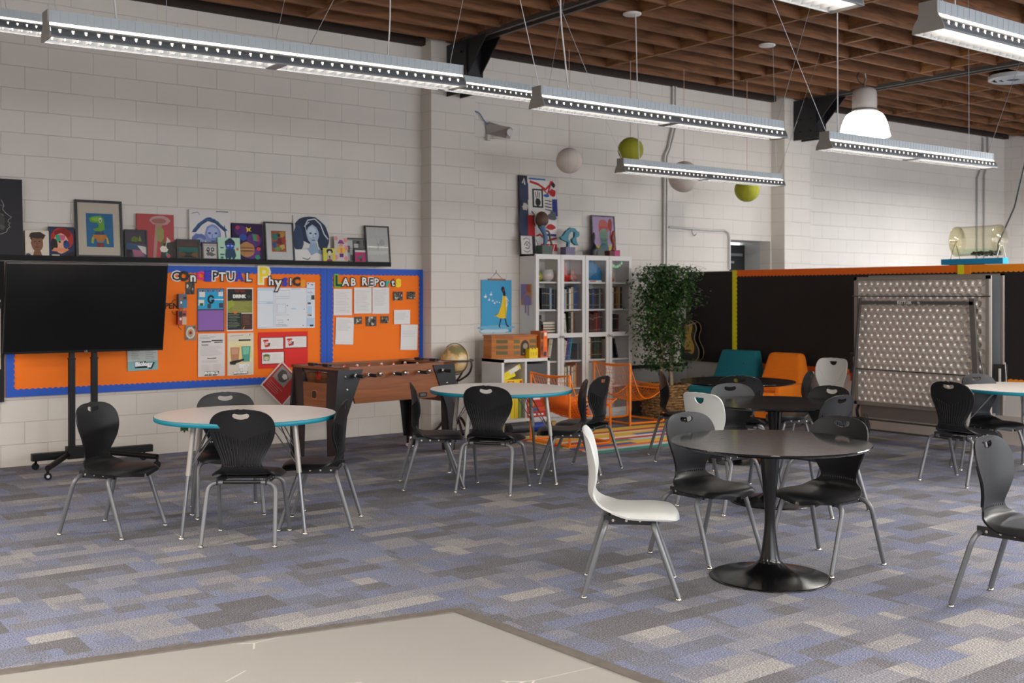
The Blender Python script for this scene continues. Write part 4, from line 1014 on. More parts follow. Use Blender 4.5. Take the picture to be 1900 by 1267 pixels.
# ------------------------------------------------------------------ picture ledge and its pictures
SY = WY - .14; SZ = 1.925
xa = -1.6; xb = on_wall(725, 490, SY)[0]
t = thing('picture_ledge', 'long black picture ledge above the orange bulletin boards', 'shelf', (xa, WY, SZ))
bkm = mat('#0c0b0d', .55, spec=.2)
mb = MB(); mb.b2((0, -.14, -.022), (xb - xa, 0, 0), bkm); mb.build('shelf_board', t)
mb = MB(); mb.b2((0, -.15, -.036), (xb - xa, -.139, .012), bkm); mb.build('front_lip', t)
def canvas(name, label, cat, px0, px1, pyt, shapes, bg, group='pictures leaning on the black ledge', Y=None, frame=None, mat_=None, tilt=6, pyb=None, fw=.018, depth=.018, side=None, zb=SZ):
    # px0,px1 = left and right edge at the foot of the picture; pyt = its top
    Y = Y if Y else WY - .09
    xl = on_wall(px0, 480, Y)[0]; xr = on_wall(px1, 480, Y)[0]; z1 = on_wall((px0 + px1) / 2, pyt, Y)[1]
    w_, h_ = xr - xl, (z1 - zb) / math.cos(R(tilt))
    t = thing(name, label, cat, ((xl + xr) / 2, Y, zb + .001), 0, group, rot=(-R(tilt), 0, 0))
    if frame:
        fm = mat(frame, .4)
        mb = MB()
        mb.b2((-w_ / 2, -depth / 2, 0), (w_ / 2, depth / 2, fw), fm); mb.b2((-w_ / 2, -depth / 2, h_ - fw), (w_ / 2, depth / 2, h_), fm)
        mb.b2((-w_ / 2, -depth / 2, fw), (-w_ / 2 + fw, depth / 2, h_ - fw), fm); mb.b2((w_ / 2 - fw, -depth / 2, fw), (w_ / 2, depth / 2, h_ - fw), fm)
        mb.build('frame', t)
        mb = MB(); iw, ih = w_ - 2 * fw, h_ - 2 * fw
        mb.b2((-iw / 2, -.001, fw), (iw / 2, depth / 2 - .001, h_ - fw), mat(bg, .7)); paint(mb, iw, ih, shapes, y=-.0015, z0=fw); mb.build('print', t, fix=False)
        mb = MB(); mb.b2((-iw / 2, -depth / 2 + .0035, fw), (iw / 2, -depth / 2 + .0045, h_ - fw), pane); mb.build('glass', t)
    else:
        mb = MB(); mb.b2((-w_ / 2, -depth / 2, 0), (w_ / 2, depth / 2, h_), mat(side or bg, .75)); mb.b2((-w_ / 2 + .0005, -depth / 2 - .0004, .0005), (w_ / 2 - .0005, -depth / 2, h_ - .0005), mat(bg, .75))
        paint(mb, w_, h_, shapes, y=-depth / 2 - .0006); mb.build('canvas', t, fix=False)
    return t
pane = glass_mat('picture_glass', (.97, .98, .98), .05)
e = lambda c, x, y, rx, ry, j=.06: ('e', c, x, y, rx, ry, j)
def l(c, w_, *pts): return ('l', c, w_, list(pts))
def p(c, *pts): return ('p', c, list(pts))
def r(c, *a): return ('r', c, *a)
Yb = WY - .05
canvas('painting', 'large black canvas with a pale chalk profile of a face at the left edge', 'painting', -62, 43, 330, [
    l('#8b8883', .012, (.62, .72), (.66, .66), (.64, .6), (.70, .55), (.80, .5), (.74, .47), (.73, .44), (.77, .43), (.74, .40), (.77, .38), (.72, .35), (.70, .31), (.6, .28), (.5, .3)),
    l('#6b6864', .01, (.5, .64), (.6, .655), (.68, .64)), l('#5a5855', .01, (.45, .6), (.6, .6)), e('#5a5855', .58, .52, .08, .03), e('#3a3938', .56, .45, .12, .1), e('#4d4b49', .62, .37, .06, .03), l('#4d4b49', .008, (.45, .25), (.55, .32), (.66, .34)), l('#3c3b3a', .02, (.3, .7), (.5, .74), (.62, .73))], '#26252a', tilt=5, depth=.03)
canvas('painting', 'portrait of a brown face with short curly hair on cream, by the black canvas', 'painting', 47, 91, 428, [
    e('#3a2a22', .5, .76, .32, .2, .1), e('#7a5238', .5, .52, .26, .34), p('#7a5238', (.38, .25), (.62, .25), (.72, 0), (.3, 0)), e('#2e211b', .5, .82, .34, .13, .12), e('#2a1c16', .41, .58, .04, .02), e('#2a1c16', .6, .58, .04, .02), l('#5c3a28', .03, (.5, .56), (.48, .46), (.54, .45)), e('#5e3526', .5, .36, .09, .025), e('#31405a', .12, .06, .1, .06, .2)], '#cfc4b4')
canvas('painting', 'portrait with red hair, green and blue shadows on the face', 'painting', 91, 138, 421, [
    r('#1e2a46', 0, .9, 1, 1), e('#a82a1c', .52, .6, .46, .38), e('#7e1a12', .55, .78, .34, .16), e('#d9a184', .48, .45, .3, .34), p('#2f9a72', (.25, .72), (.42, .74), (.5, .55), (.3, .5)), p('#c25a7e', (.42, .74), (.66, .72), (.6, .55), (.46, .55)), e('#1a1514', .2, .4, .14, .22, .15), e('#2a3f7a', .68, .42, .12, .15, .2), p('#d98a62', (.1, .2), (.6, .15), (.8, .25), (.5, .3), (.2, .3)), e('#121212', .42, .5, .05, .03), e('#121212', .64, .5, .05, .03), p('#181414', (.55, .05), (.98, .2), (.98, 0), (.5, 0)), r('#c9b8a4', .1, 0, .4, .08)], '#2a3452')
canvas('framed_picture', 'framed drawing of a green dinosaur-headed figure in an orange shirt, tallest on the ledge', 'framed picture', 141, 229, 371.5, [
    r('#2c6e9c', .2, .16, .84, .8), p('#6aa63c', (.26, .70), (.34, .74), (.55, .76), (.62, .7), (.64, .5), (.55, .46), (.4, .46), (.36, .5), (.48, .53), (.5, .57), (.46, .62), (.3, .63)), e('#8cc24a', .45, .69, .14, .04), e('#e9e6de', .535, .67, .035, .05), e('#1b2a1c', .535, .66, .015, .03),
    p('#3a4a6a', (.42, .46), (.6, .46), (.62, .40), (.40, .40)), p('#c87a2e', (.36, .39), (.66, .39), (.7, .33), (.62, .31), (.6, .26), (.44, .26), (.43, .31), (.33, .33)), p('#a8b03a', (.33, .35), (.38, .34), (.36, .22), (.3, .24)), p('#d8b02e', (.66, .35), (.70, .33), (.73, .22), (.68, .22)), r('#6f86a0', .45, .24, .6, .27), p('#8a3a30', (.44, .24), (.61, .24), (.6, .16), (.45, .16))], '#cdbfae', frame='#26262a', fw=.024, tilt=7, depth=.025)
canvas('framed_picture', 'small black-framed abstract in grey, green and pink, beside the dinosaur drawing', 'framed picture', 232, 274, 426, [
    r('#4d4650', 0, .5, 1, 1), e('#6e7a3a', .45, .68, .2, .1, .3), p('#8a9a3e', (.62, .62), (.7, .85), (.78, .6)), p('#3f5a7a', (.0, .55), (.5, .5), (.6, .3), (.1, .25)), p('#b06a80', (.3, .3), (.8, .25), (.9, .05), (.4, .02)), p('#dcd6d2', (.55, .45), (1, .4), (1, .1), (.8, .2)), p('#2a2530', (0, .3), (.3, .28), (.3, 0), (0, 0))], '#5a5a68', frame='#18181a', fw=.012)
canvas('painting', 'red canvas with a pale trumpet-shaped flower, standing behind the small frames', 'painting', 254, 323, 397.5, [
    e('#b08a86', .62, .86, .28, .11, .08), e('#98605c', .6, .85, .2, .06), p('#a87e74', (.5, .8), (.7, .8), (.55, .4), (.5, .0), (.42, .0), (.46, .4)), e('#8d8a54', .62, .55, .1, .2, .2), p('#c9c0b2', (.8, .5), (.9, .42), (.86, .2), (.78, .25)), e('#d8a8a4', .82, .18, .08, .1, .2), e('#5a6a3e', .7, .3, .07, .1, .3), p('#3a3634', (.7, .35), (1, .4), (1, 0), (.62, 0)), e('#d8d2c4', .72, .22, .09, .07, .3), e('#3a8a86', .8, .1, .04, .05, .2), e('#c04a5a', .84, .07, .04, .05, .2), l('#e0c9b0', .02, (.74, .2), (.8, .4), (.84, .42))], '#a8484a', Y=Yb, tilt=3)
canvas('painting', 'white canvas with blue ink faces, the one with a cap, standing behind smaller frames', 'painting', 352, 428, 390, [
    p('#2a3f6a', (.05, .55), (.2, .72), (.4, .84), (.5, .86), (.7, .78), (.9, .6), (.85, .58), (.62, .74), (.45, .78), (.3, .7), (.15, .55)), l('#2b5a86', .03, (.1, .6), (.35, .8), (.6, .82), (.92, .6)), e('#7a88b8', .56, .5, .2, .22), e('#9aa6cc', .56, .55, .14, .12), e('#3a4a86', .48, .54, .035, .02), e('#3a4a86', .64, .54, .035, .02), l('#3a4a86', .015, (.55, .52), (.54, .44), (.6, .44)), e('#3a4a86', .57, .38, .06, .015), e('#5a6aa0', .22, .4, .17, .12, .15), e('#8a98c4', .24, .38, .1, .06), l('#1d1d22', .01, (.05, .92), (.2, .95), (.25, .9)), r('#1d1d22', .65, .97, .95, .985), l('#2a3f6a', .02, (.85, .7), (.88, .5), (.9, .35))], '#cfccca', Y=Yb, tilt=3)
canvas('framed_picture', 'small dark-framed picture of teal water over brown, below the white canvas', 'framed picture', 328, 372, 444, [
    r('#5a4038', 0, .62, 1, 1), r('#1f6a62', 0, .34, 1, .62), p('#6a4a26', (0, .34), (.3, .3), (.4, .1), (0, 0)), p('#7a5a2e', (1, .34), (.7, .3), (.6, .1), (1, 0)), r('#2a1c16', .3, 0, .7, .12)], '#2a3a36', frame='#111113', fw=.022)
canvas('framed_picture', 'smallest brown-framed black and white drawing beside the teal one', 'framed picture', 375, 406, 449.5, [
    r('#d4cfca', .08, .06, .92, .94), e('#3a3836', .35, .6, .12, .16, .3), e('#4a4846', .66, .6, .12, .16, .3), e('#6a6866', .5, .3, .3, .14, .4), e('#e6e2de', .35, .62, .05, .06), e('#e6e2de', .66, .62, .05, .06), l('#55524f', .03, (.1, .85), (.9, .85))], '#b5aeaa', frame='#3f2420', fw=.014)
canvas('painting', 'mint green canvas with a blue masked face and dark topknot', 'painting', 405, 446, 441, [
    e('#20304a', .55, .9, .1, .08), e('#1f2c48', .54, .74, .24, .2), e('#2a4aa8', .54, .6, .2, .14), r('#e9f0ee', .4, .62, .5, .65), r('#e9f0ee', .58, .62, .68, .65), p('#24405a', (.34, .5), (.74, .5), (.8, .2), (.68, .0), (.6, .14), (.5, .0), (.42, .12), (.36, .0), (.3, .2)), r('#c8643a', .82, .44, .92, .55), r('#1d2a30', .1, .52, .24, .57), r('#27505a', .08, .22, .26, .28), r('#2a7a66', .1, .06, .22, .16)], '#a9cdb4')
canvas('painting', 'purple canvas of planets and stars with a large striped brown planet', 'painting', 432, 489, 414.5, [
    e('#4a2468', .3, .8, .22, .14), e('#52286e', .7, .55, .24, .18), e('#58307a', .6, .2, .3, .14), e('#a8344a', .18, .88, .07, .05), p('#e0c22a', (.45, .9), (.55, .86), (.62, .9), (.58, .82), (.64, .78), (.53, .8), (.47, .76), (.48, .83)), e('#2a4a9a', .35, .62, .12, .09, .12), p('#3a8a5e', (.65, .72), (.85, .7), (.86, .52), (.68, .54)), p('#a03a3a', (.78, .7), (.86, .7), (.87, .52), (.8, .53)), e('#a8784a', .45, .3, .27, .2), e('#8a5a34', .45, .34, .26, .03), e('#7a4a2c', .45, .26, .26, .025), e('#c29a68', .45, .30, .25, .012), e('#c8404a', .84, .32, .07, .05), e('#2a8a6a', .8, .1, .09, .06, .2)], '#2a1440', Y=Yb - .015)
canvas('framed_picture', 'black-framed picture with wide white mat and a dense patterned centre', 'framed picture', 493, 547, 412, [
    r('#a85a3a', .2, .22, .75, .8), e('#2f7a6a', .35, .65, .13, .1, .4), e('#c8943a', .6, .7, .12, .08, .4), e('#7a2e3a', .5, .5, .14, .1, .4), e('#3a5a8a', .3, .4, .1, .08, .4), e('#d8b45a', .62, .35, .1, .07, .4), e('#6a9a4a', .42, .3, .1, .06, .4), e('#b83a2e', .66, .55, .08, .08, .4), e('#2a2a3a', .5, .68, .06, .05, .4)], '#d6d2ce', frame='#121214', fw=.016, tilt=7)
canvas('painting', 'large blue and white canvas of a pale woman with dark flowing hair', 'painting', 547, 613, 400, [
    e('#1f2c42', .45, .7, .42, .3, .08), e('#22304a', .8, .55, .17, .3, .12), e('#2a3c58', .12, .5, .14, .3, .12), p('#8aa0b8', (.45, .42), (.62, .42), (.66, .28), (.95, .2), (1, 0), (0, 0), (.05, .25), (.4, .3)), e('#9db0c4', .52, .6, .17, .2), e('#b8c6d4', .5, .64, .12, .12), e('#2a3a52', .46, .62, .035, .018), e('#2a3a52', .6, .61, .035, .018), l('#5a7088', .014, (.53, .6), (.52, .53), (.56, .52)), e('#4a6078', .53, .47, .05, .014), l('#c8d0d8', .03, (.3, .75), (.4, .9), (.6, .93), (.75, .82), (.85, .6), (.95, .5)), l('#aeb9c6', .02, (.35, .6), (.32, .78), (.44, .86)), p('#d6d3d0', (0, .26), (.35, .27), (.45, .14), (.6, .2), (1, .1), (1, 0), (0, 0)), l('#1d2838', .02, (.2, .08), (.35, .05), (.42, .09))], '#cdcac6', Y=Yb - .01)
canvas('painting', 'small yellow picture with a dark-haired figure leaning on the blue woman canvas', 'painting', 600, 622, 460.5, [
    e('#1c1c20', .55, .78, .28, .18), e('#cfc8c0', .55, .68, .14, .14), p('#b8a8a0', (.3, .5), (.8, .5), (.7, .1), (.4, .1)), p('#1f2a2a', (.45, .45), (.6, .45), (.55, .2)), e('#7a3a5a', .5, .1, .25, .12, .2)], '#c8c24a', Y=WY - .11, depth=.008)
canvas('painting', 'pink and grey canvas of a small figure in a yellow dress with purple hat', 'painting', 621, 645, 438.5, [
    e('#d88a84', .85, .85, .16, .1, .2), e('#d88a84', .9, .55, .14, .1, .2), e('#d88a84', .15, .92, .12, .08), e('#d88a84', .85, .15, .12, .1), e('#d88a84', .12, .2, .12, .1), p('#7a3a86', (.25, .72), (.4, .86), (.6, .86), (.78, .70)), e('#c8967a', .5, .66, .14, .07), p('#dcb33a', (.3, .58), (.7, .58), (.9, .35), (.7, .4), (.68, .28), (.34, .28), (.3, .42), (.1, .35)), p('#d07a5a', (.42, .55), (.6, .55), (.58, .36), (.44, .36)), r('#5a2a7a', .36, .2, .66, .34)], '#c6bcb8', tilt=5)
canvas('framed_picture', 'black-framed black and white street map drawing', 'framed picture', 640, 678, 441.5, [
    r('#6a6866', .04, .04, .96, .96), r('#c9c6c2', .1, .7, .4, .95), r('#c9c6c2', .25, .3, .4, .72), r('#b5b2ae', .1, .05, .22, .4), r('#c4c0bc', .46, .62, .7, .8), r('#2a2a2a', .62, .8, .78, .92), r('#c9c6c2', .5, .1, .9, .2), r('#8c8a88', .6, .3, .9, .55), l('#1d1d1d', .02, (.1, .6), (.9, .58)), l('#1d1d1d', .02, (.45, .9), (.48, .1))], '#8a8886', frame='#121214', fw=.014)
canvas('framed_picture', 'tiny framed pink picture leaning on the map drawing', 'framed picture', 658, 680, 463, [
    r('#d4cfca', 0, .84, 1, 1), r('#b82a6a', 0, 0, 1, .84), e('#4a5a58', .4, .38, .18, .14, .2), e('#55625e', .62, .5, .18, .1, .2), e('#2a3434', .55, .2, .12, .12, .2)], '#b82a6a', frame='#18181a', Y=WY - .125, fw=.008, depth=.012)
canvas('framed_picture', 'black-framed faint pencil drawing on white at the right end of the ledge', 'framed picture', 680, 725, 419, [
    l('#7a7876', .008, (.42, .7), (.5, .6), (.55, .5), (.5, .35)), l('#4a4846', .012, (.45, .55), (.52, .5), (.56, .42)), l('#a5a2a0', .006, (.3, .74), (.85, .72)), l('#a5a2a0', .006, (.62, .7), (.66, .3)), l('#a5a2a0', .006, (.5, .4), (.9, .44)), l('#a5a2a0', .006, (.52, .3), (.56, .12)), e('#b3b0ad', .7, .56, .12, .1, .2)], '#c9c6c2', frame='#101012', fw=.016, tilt=7)

# ------------------------------------------------------------------ television on its stand
TVC = (2.89, 10.24)
t = thing('television', 'large black flat television tilted down, in front of the orange board', 'television', (2.875, 10.26, 1.455), 0, None, rot=(R(12), 0, R(-3)))
tvb = mat('#0a0a0b', .35); scr = mat('#050506', .22, name='screen_glass')
mb = MB(); mb.b2((-.697, .0, -.41), (.697, .035, .41), tvb); mb.b2((-.5, .035, -.33), (.5, .07, .2), tvb); mb.build('cabinet', t)
mb = MB(); mb.b2((-.690, -.004, -.392), (.690, .0, .402), scr); mb.build('screen', t)
mb = MB(); mb.b2((-.697, -.006, .402), (.697, .036, .412), mat('#6e6a68', .35, .5)); mb.b2((-.697, -.006, -.412), (.697, 0, -.392), tvb)
mb.b2((-.6975, -.006, -.412), (-.690, 0, .41), tvb); mb.b2((.690, -.006, -.412), (.6975, 0, .41), tvb); mb.build('bezel', t)
mb = MB(); vs, fs = text_geo('LG', .022, .0006); mb.add([(a, -.0066, b - .402) for a, b, _ in vs], fs, mat('#8f8f92', .4)); mb.build('logo', t, fix=False)
st = thing('television_stand', 'black rolling stand with two upright posts carrying the television', 'stand', (2.89, 10.42, 0))
blm = mat('#0b0b0c', .5, spec=.25)
for x in (-.115, .085):
    mb = MB(); mb.b2((x - .026, -.026, .14), (x + .026, .026, 1.0), blm); mb.b2((x - .022, -.022, .98), (x + .022, .022, 1.65), blm); mb.b2((x - .03, -.03, .985), (x + .03, .03, 1.0), blm); mb.build('post', st)
mb = MB(); mb.b2((-.46, -.035, .085), (.62, .035, .15), blm); mb.build('base_bar', st)
mb = MB(); mb.b2((-.16, -.05, .08), (.14, .05, .19), blm); mb.build('base_block', st)
mb = MB(); mb.b2((-.15, -.03, 1.33), (.12, .03, 1.37), blm); mb.b2((-.12, -.10, 1.30), (-.10, .02, 1.6), blm); mb.b2((.08, -.10, 1.30), (.10, .02, 1.6), blm); mb.build('mount', st)
for x, y in ((-.47, -.60), (.5, -.5)):
    mb = MB(); mb.tube([(x * .3, 0, .12), (x, y, .10)], .025, blm, 8); lg = mb.build('leg', st)
    mb = MB(); mb.tube([(x, y, .10), (x, y, .06)], .012, blm, 8); mb.tube([(x + .0, y - .012, .031), (x, y + .012, .031)], .031, blm, 16); mb.build('caster', lg)
for x in (-.42, .55):
    mb = MB(); mb.tube([(x, 0, .09), (x, .03, .05)], .012, blm, 8); mb.tube([(x, .02, .031), (x, .044, .031)], .031, blm, 16); mb.build('caster', st)
mb = MB(); mb.tube([(-.47, -.614, .031), (-.47, -.586, .031)], .014, mat('#d9d9d9', .3, .6), 10); mb.build('caster_hub', st)

# ------------------------------------------------------------------ foosball table
FO = (5.37, 9.41); FA = 6.7
t = thing('foosball_table', 'wood and black foosball table with chrome-tipped rods in front of the orange board', 'game table', (FO[0], FO[1], 0), R(FA))
cherry = wood_mat('cherry_laminate', '#74401f', '#935428', (1, 1, 12), .38); dkb = mat('#17161a', .42); brn = mat('#241514', .4)
HL, HW = .725, .37
mb = MB()
mb.b2((-HL, -HW, .885), (HL, -HW + .045, .905), cherry); mb.b2((-HL, HW - .045, .885), (HL, HW, .905), cherry)
mb.b2((-HL, -HW, .885), (-HL + .16, HW, .905), cherry); mb.b2((HL - .16, -HW, .885), (HL, HW, .905), cherry); mb.build('top_rim', t)
for sy in (-1, 1):
    # side panel tapering toward the bottom
    y = sy * (HW - .012)
    mb = MB(); mb.prism([(-.60, .885), (.60, .885), (.50, .60), (.46, .565), (-.50, .565)], y - .012, y + .012, cherry, axis='Y'); mb.build('side_panel', t)
    for sx in (-1, 1):
        mb = MB(); yy = sy * (HW - .004)
        mb.prism([(sx * .70, .884), (sx * .42, .884), (sx * .60, .45), (sx * .645, .10 if sx > 0 else .012), (sx * .72, .10 if sx > 0 else .012), (sx * .735, .5)], yy - .016, yy + .016, dkb, axis='Y'); mb.build('corner_panel', t)
for sx in (-1, 1):
    x = sx * (HL - .035)
    mb = MB(); mb.b2((x - .01, -.20, .50), (x + .01, .20, .75), cherry); mb.build('end_panel', t)
    for sy in (-1, 1):
        mb = MB(); mb.prism([(sy * .36, .884), (sy * .21, .884), (sy * .19, .55), (sy * .21, .012), (sy * .37, .012), (sy * .385, .5)], x - .012, x + .02 if sx > 0 else x + .012, brn, axis='X'); mb.build('leg', t)
    mb = MB(); mb.b2((x - .008, -.20, .86), (x + .008, .20, .884), brn); mb.build('end_rail', t)
    mb = MB(); mb.rbox((x - .012 if sx < 0 else x + .012, 0, .64), (.006, .085, .085), .025, mat('#c86a3a', .3), axis='X'); mb.rbox((x - .016 if sx < 0 else x + .016, 0, .64), (.004, .07, .07), .02, mat('#050505', .3), axis='X'); mb.build('ball_return', t)
    for y in (-.12, .12):
        mb = MB(); mb.rbox((sx * (HL - .08), y, .915), (.05, .10, .03), .012, dkb, axis='Z'); mb.build('score_slider', t)
    mb = MB(); mb.tube([(sx * (HL - .08), -.2, .918), (sx * (HL - .08), .2, .918)], .006, dkb, 6); mb.build('score_rail', t)
mb = MB(); mb.b2((-.6, -.33, .70), (.6, .33, .715), mat('#2f7d3a', .6)); mb.build('playing_field', t)
chrome = mat('#d8d8da', .12, 1.0); rub = mat('#0d0d0e', .5)
redp = mat('#d8321e', .4); wh = mat('#d9d4cf', .4)
for k in range(8):
    x = -.525 + k * .15; near = k in (0, 1, 3, 5, 7) 
    mb = MB(); mb.tube([(x, -HW - .055, .828), (x, HW + .1, .828)], .0075, chrome, 8); rod = mb.build('rod', t)
    if near:
        mb = MB(); mb.tube([(x, -HW - .055, .828), (x, -HW - .07, .828), (x, -HW - .15, .828), (x, -HW - .165, .828)], .014, rub, 10, radii=[.010, .0165, .0165, .011]); mb.build('grip', rod)
    mb = MB(); mb.lathe([(.0095, 0), (.021, .006), (.024, .012), (.018, .022), (.01, .026)], chrome, 14, M=Matrix.Translation((x, -HW - .012 if not near else -HW - .03, .828)) @ Matrix.Rotation(R(90), 4, 'X')); mb.build('bearing', rod)
    pc_ = redp if k % 2 == 0 else wh
    for yy in (-.2, 0, .2):
        mb = MB(); mb.b2((x - .012, yy - .014, .76), (x + .012, yy + .014, .865), pc_); mb.lathe([(.0, .0), (.014, .006), (.014, .02), (.0, .03)], pc_, 10, (x, yy, .862)); mb.build('player', rod)
mb = MB(); mb.rbox((.30, -HW - .003, .60), (.10, .006, .045), .004, dkb, axis='Y'); vs, fs = text_geo('KICK', .028, .0006); mb.add([(.30 + a, -HW - .0065, .60 + b) for a, b, _ in vs], fs, mat('#8c8a86', .4)); mb.build('badge', t, fix=False)
for sx in (-1, 1):
    for z in (.82, .70):
        mb = MB(); mb.lathe([(.0, .0), (.013, .0), (.011, .006), (0, .009)], chrome, 10, M=Matrix.Translation((sx * (.62 if z > .8 else .60), -HW - .012, z)) @ Matrix.Rotation(R(90), 4, 'X')); mb.build('bolt', t)
for x in (.68,):
    for y in (-.33, .30):
        mb = MB(); mb.lathe([(.018, .10), (.018, .03), (.05, .022), (.052, 0)], chrome, 16, (x, y, 0)); mb.build('leveler', t)

# ------------------------------------------------------------------ floor globe
gx, gy = 6.93, 10.33
t = thing('floor_globe', 'antique cream floor globe in a dark wooden stand beside the foosball table', 'globe', (gx, gy, 0))
m, nt, b_ = nodes_of('antique_map')
tc = nt.nodes.new('ShaderNodeTexCoord'); nn = nt.nodes.new('ShaderNodeTexNoise'); nn.inputs['Scale'].default_value = 5; nn.inputs['Detail'].default_value = 5
nt.links.new(tc.outputs['Object'], nn.inputs['Vector']); cr = nt.nodes.new('ShaderNodeValToRGB'); cr.color_ramp.elements[0].position = .46; cr.color_ramp.elements[0].color = rgb('#dcc9a4'); cr.color_ramp.elements[1].position = .58; cr.color_ramp.elements[1].color = rgb('#8e8358')
q = cr.color_ramp.elements.new(.52); q.color = rgb('#e3b876'); nt.links.new(nn.outputs['Fac'], cr.inputs[0]); nt.links.new(cr.outputs[0], b_.inputs['Base Color']); b_.inputs['Roughness'].default_value = .35
gz = .845; gr = .165
mb = MB(); mb.lathe([(gr * math.cos(a), gr * math.sin(a)) for a in [-math.pi / 2 + math.pi * i / 24 for i in range(25)]], m, 36, (0, 0, gz)); mb.build('sphere', t)
dw = mat('#2b1a16', .35)
mb = MB(); mb.lathe([(gr + .012, -.012), (gr + .05, -.012), (gr + .05, .006), (gr + .012, .006), (gr + .012, -.012)], mat('#4a3a30', .4), 48, (0, 0, gz - .01)); mb.build('horizon_ring', t)
mb = MB(); mb.tube([((gr + .012) * math.cos(a) * .35, (gr + .012) * math.cos(a) * -.94, gz + (gr + .012) * math.sin(a)) for a in [2 * math.pi * i / 40 for i in range(41)]], .005, mat('#6a5a3e', .35, .6), 8); mb.build('meridian_ring', t)
for k in range(4):
    a0 = k * math.pi / 2 + .5
    c, s_ = math.cos(a0), math.sin(a0)
    pts = [((gr + .04) * c, (gr + .04) * s_, gz - .015), ((gr + .045) * c, (gr + .045) * s_, gz - .08), ((gr + .01) * c, (gr + .01) * s_, gz - .16), ((gr - .08) * c, (gr - .08) * s_, gz - .225), (.02 * c, .02 * s_, gz - .25)]
    mb = MB(); mb.tube(spline(pts, 20), .012, dw, 8); mb.build('cradle_arm', t)
mb = MB(); mb.lathe(spline([(.03, gz - .25), (.045, .52), (.02, .42), (.035, .32), (.022, .22), (.04, .14), (.03, .10)], 24), dw, 20); mb.build('stem', t)
for k in range(3):
    a0 = k * 2.094 + .3
    mb = MB(); mb.tube(spline([(0, 0, .16), (.10 * math.cos(a0), .10 * math.sin(a0), .17), (.2 * math.cos(a0), .2 * math.sin(a0), .06), (.25 * math.cos(a0), .25 * math.sin(a0), .016)], 14), .016, dw, 8); mb.build('leg', t)
# ------------------------------------------------------------------ glass-door bookcases
BX0, BX1, BF, BTOP = 8.17, 9.76, 10.43, 2.07
whm = mat('#d6d3d0', .45, name='white_melamine'); whs = mat('#dcd9d6', .5)
door_glass = glass_mat('door_glass', (.99, .99, .99), .045)
shz = [.085, .415, .76, 1.075, 1.395, 1.735]        # upper faces of the boards, bottom to top
def bookcase(x0, x1, label):
    W2 = x1 - x0
    t = thing('bookcase', label, 'bookcase', (x0, BF, 0), 0, 'white glass-door bookcases')
    D = WY - .01 - BF
    mb = MB(); mb.b2((0, .02, 0), (.022, D, BTOP), whm); mb.build('side_panel', t)
    mb = MB(); mb.b2((W2 - .022, .02, 0), (W2, D, BTOP), whm); mb.build('side_panel', t)
    mb = MB(); mb.b2((.022, D - .012, .06), (W2 - .022, D, BTOP), whs); mb.build('back_panel', t)
    mb = MB(); mb.b2((0, .018, BTOP - .022), (W2, D, BTOP), whm); mb.build('top_panel', t)
    mb = MB(); mb.b2((.022, .05, 0), (W2 - .022, .07, .065), whm); mb.build('plinth', t)
    mb = MB(); mb.b2((W2 / 2 - .009, .03, .06), (W2 / 2 + .009, D - .012, BTOP - .022), whm); mb.build('divider', t)
    for z in shz:
        mb = MB(); mb.b2((.022, .03, z - .02), (W2 - .022, D - .012, z), whm); mb.build('shelf_board', t)
    for k in range(2):
        a = .003 + k * W2 / 2; b = a + W2 / 2 - .006
        dr = MB(); s_ = .048
        dr.b2((a, 0, .075), (a + s_, .018, BTOP - .004), whm); dr.b2((b - s_, 0, .075), (b, .018, BTOP - .004), whm)
        for z0, z1 in ((.075, .135), (BTOP - .06, BTOP - .004), (1.045, 1.10)): dr.b2((a + s_, 0, z0), (b - s_, .018, z1), whm)
        d = dr.build('door', t)
        mb = MB(); mb.b2((a + s_, .007, .135), (b - s_, .011, 1.045), door_glass); mb.b2((a + s_, .007, 1.10), (b - s_, .011, BTOP - .06), door_glass); mb.build('glass_pane', d)
        mb = MB(); hx = b - .02 if k == 0 else a + .02
        mb.lathe([(.006, 0), (.006, .012), (.013, .016), (.013, .024), (0, .027)], mat('#b9b5b0', .25, .8), 14, M=Matrix.Translation((hx, 0, 1.055)) @ Matrix.Rotation(R(90), 4, 'X')); mb.build('knob', d)
    return t
XM = (BX0 + BX1) / 2
bookcase(BX0, XM - .001, 'left-hand white bookcase with two glass doors full of books')
bookcase(XM + .001, BX1, 'right-hand white bookcase with two glass doors, beside the potted tree')
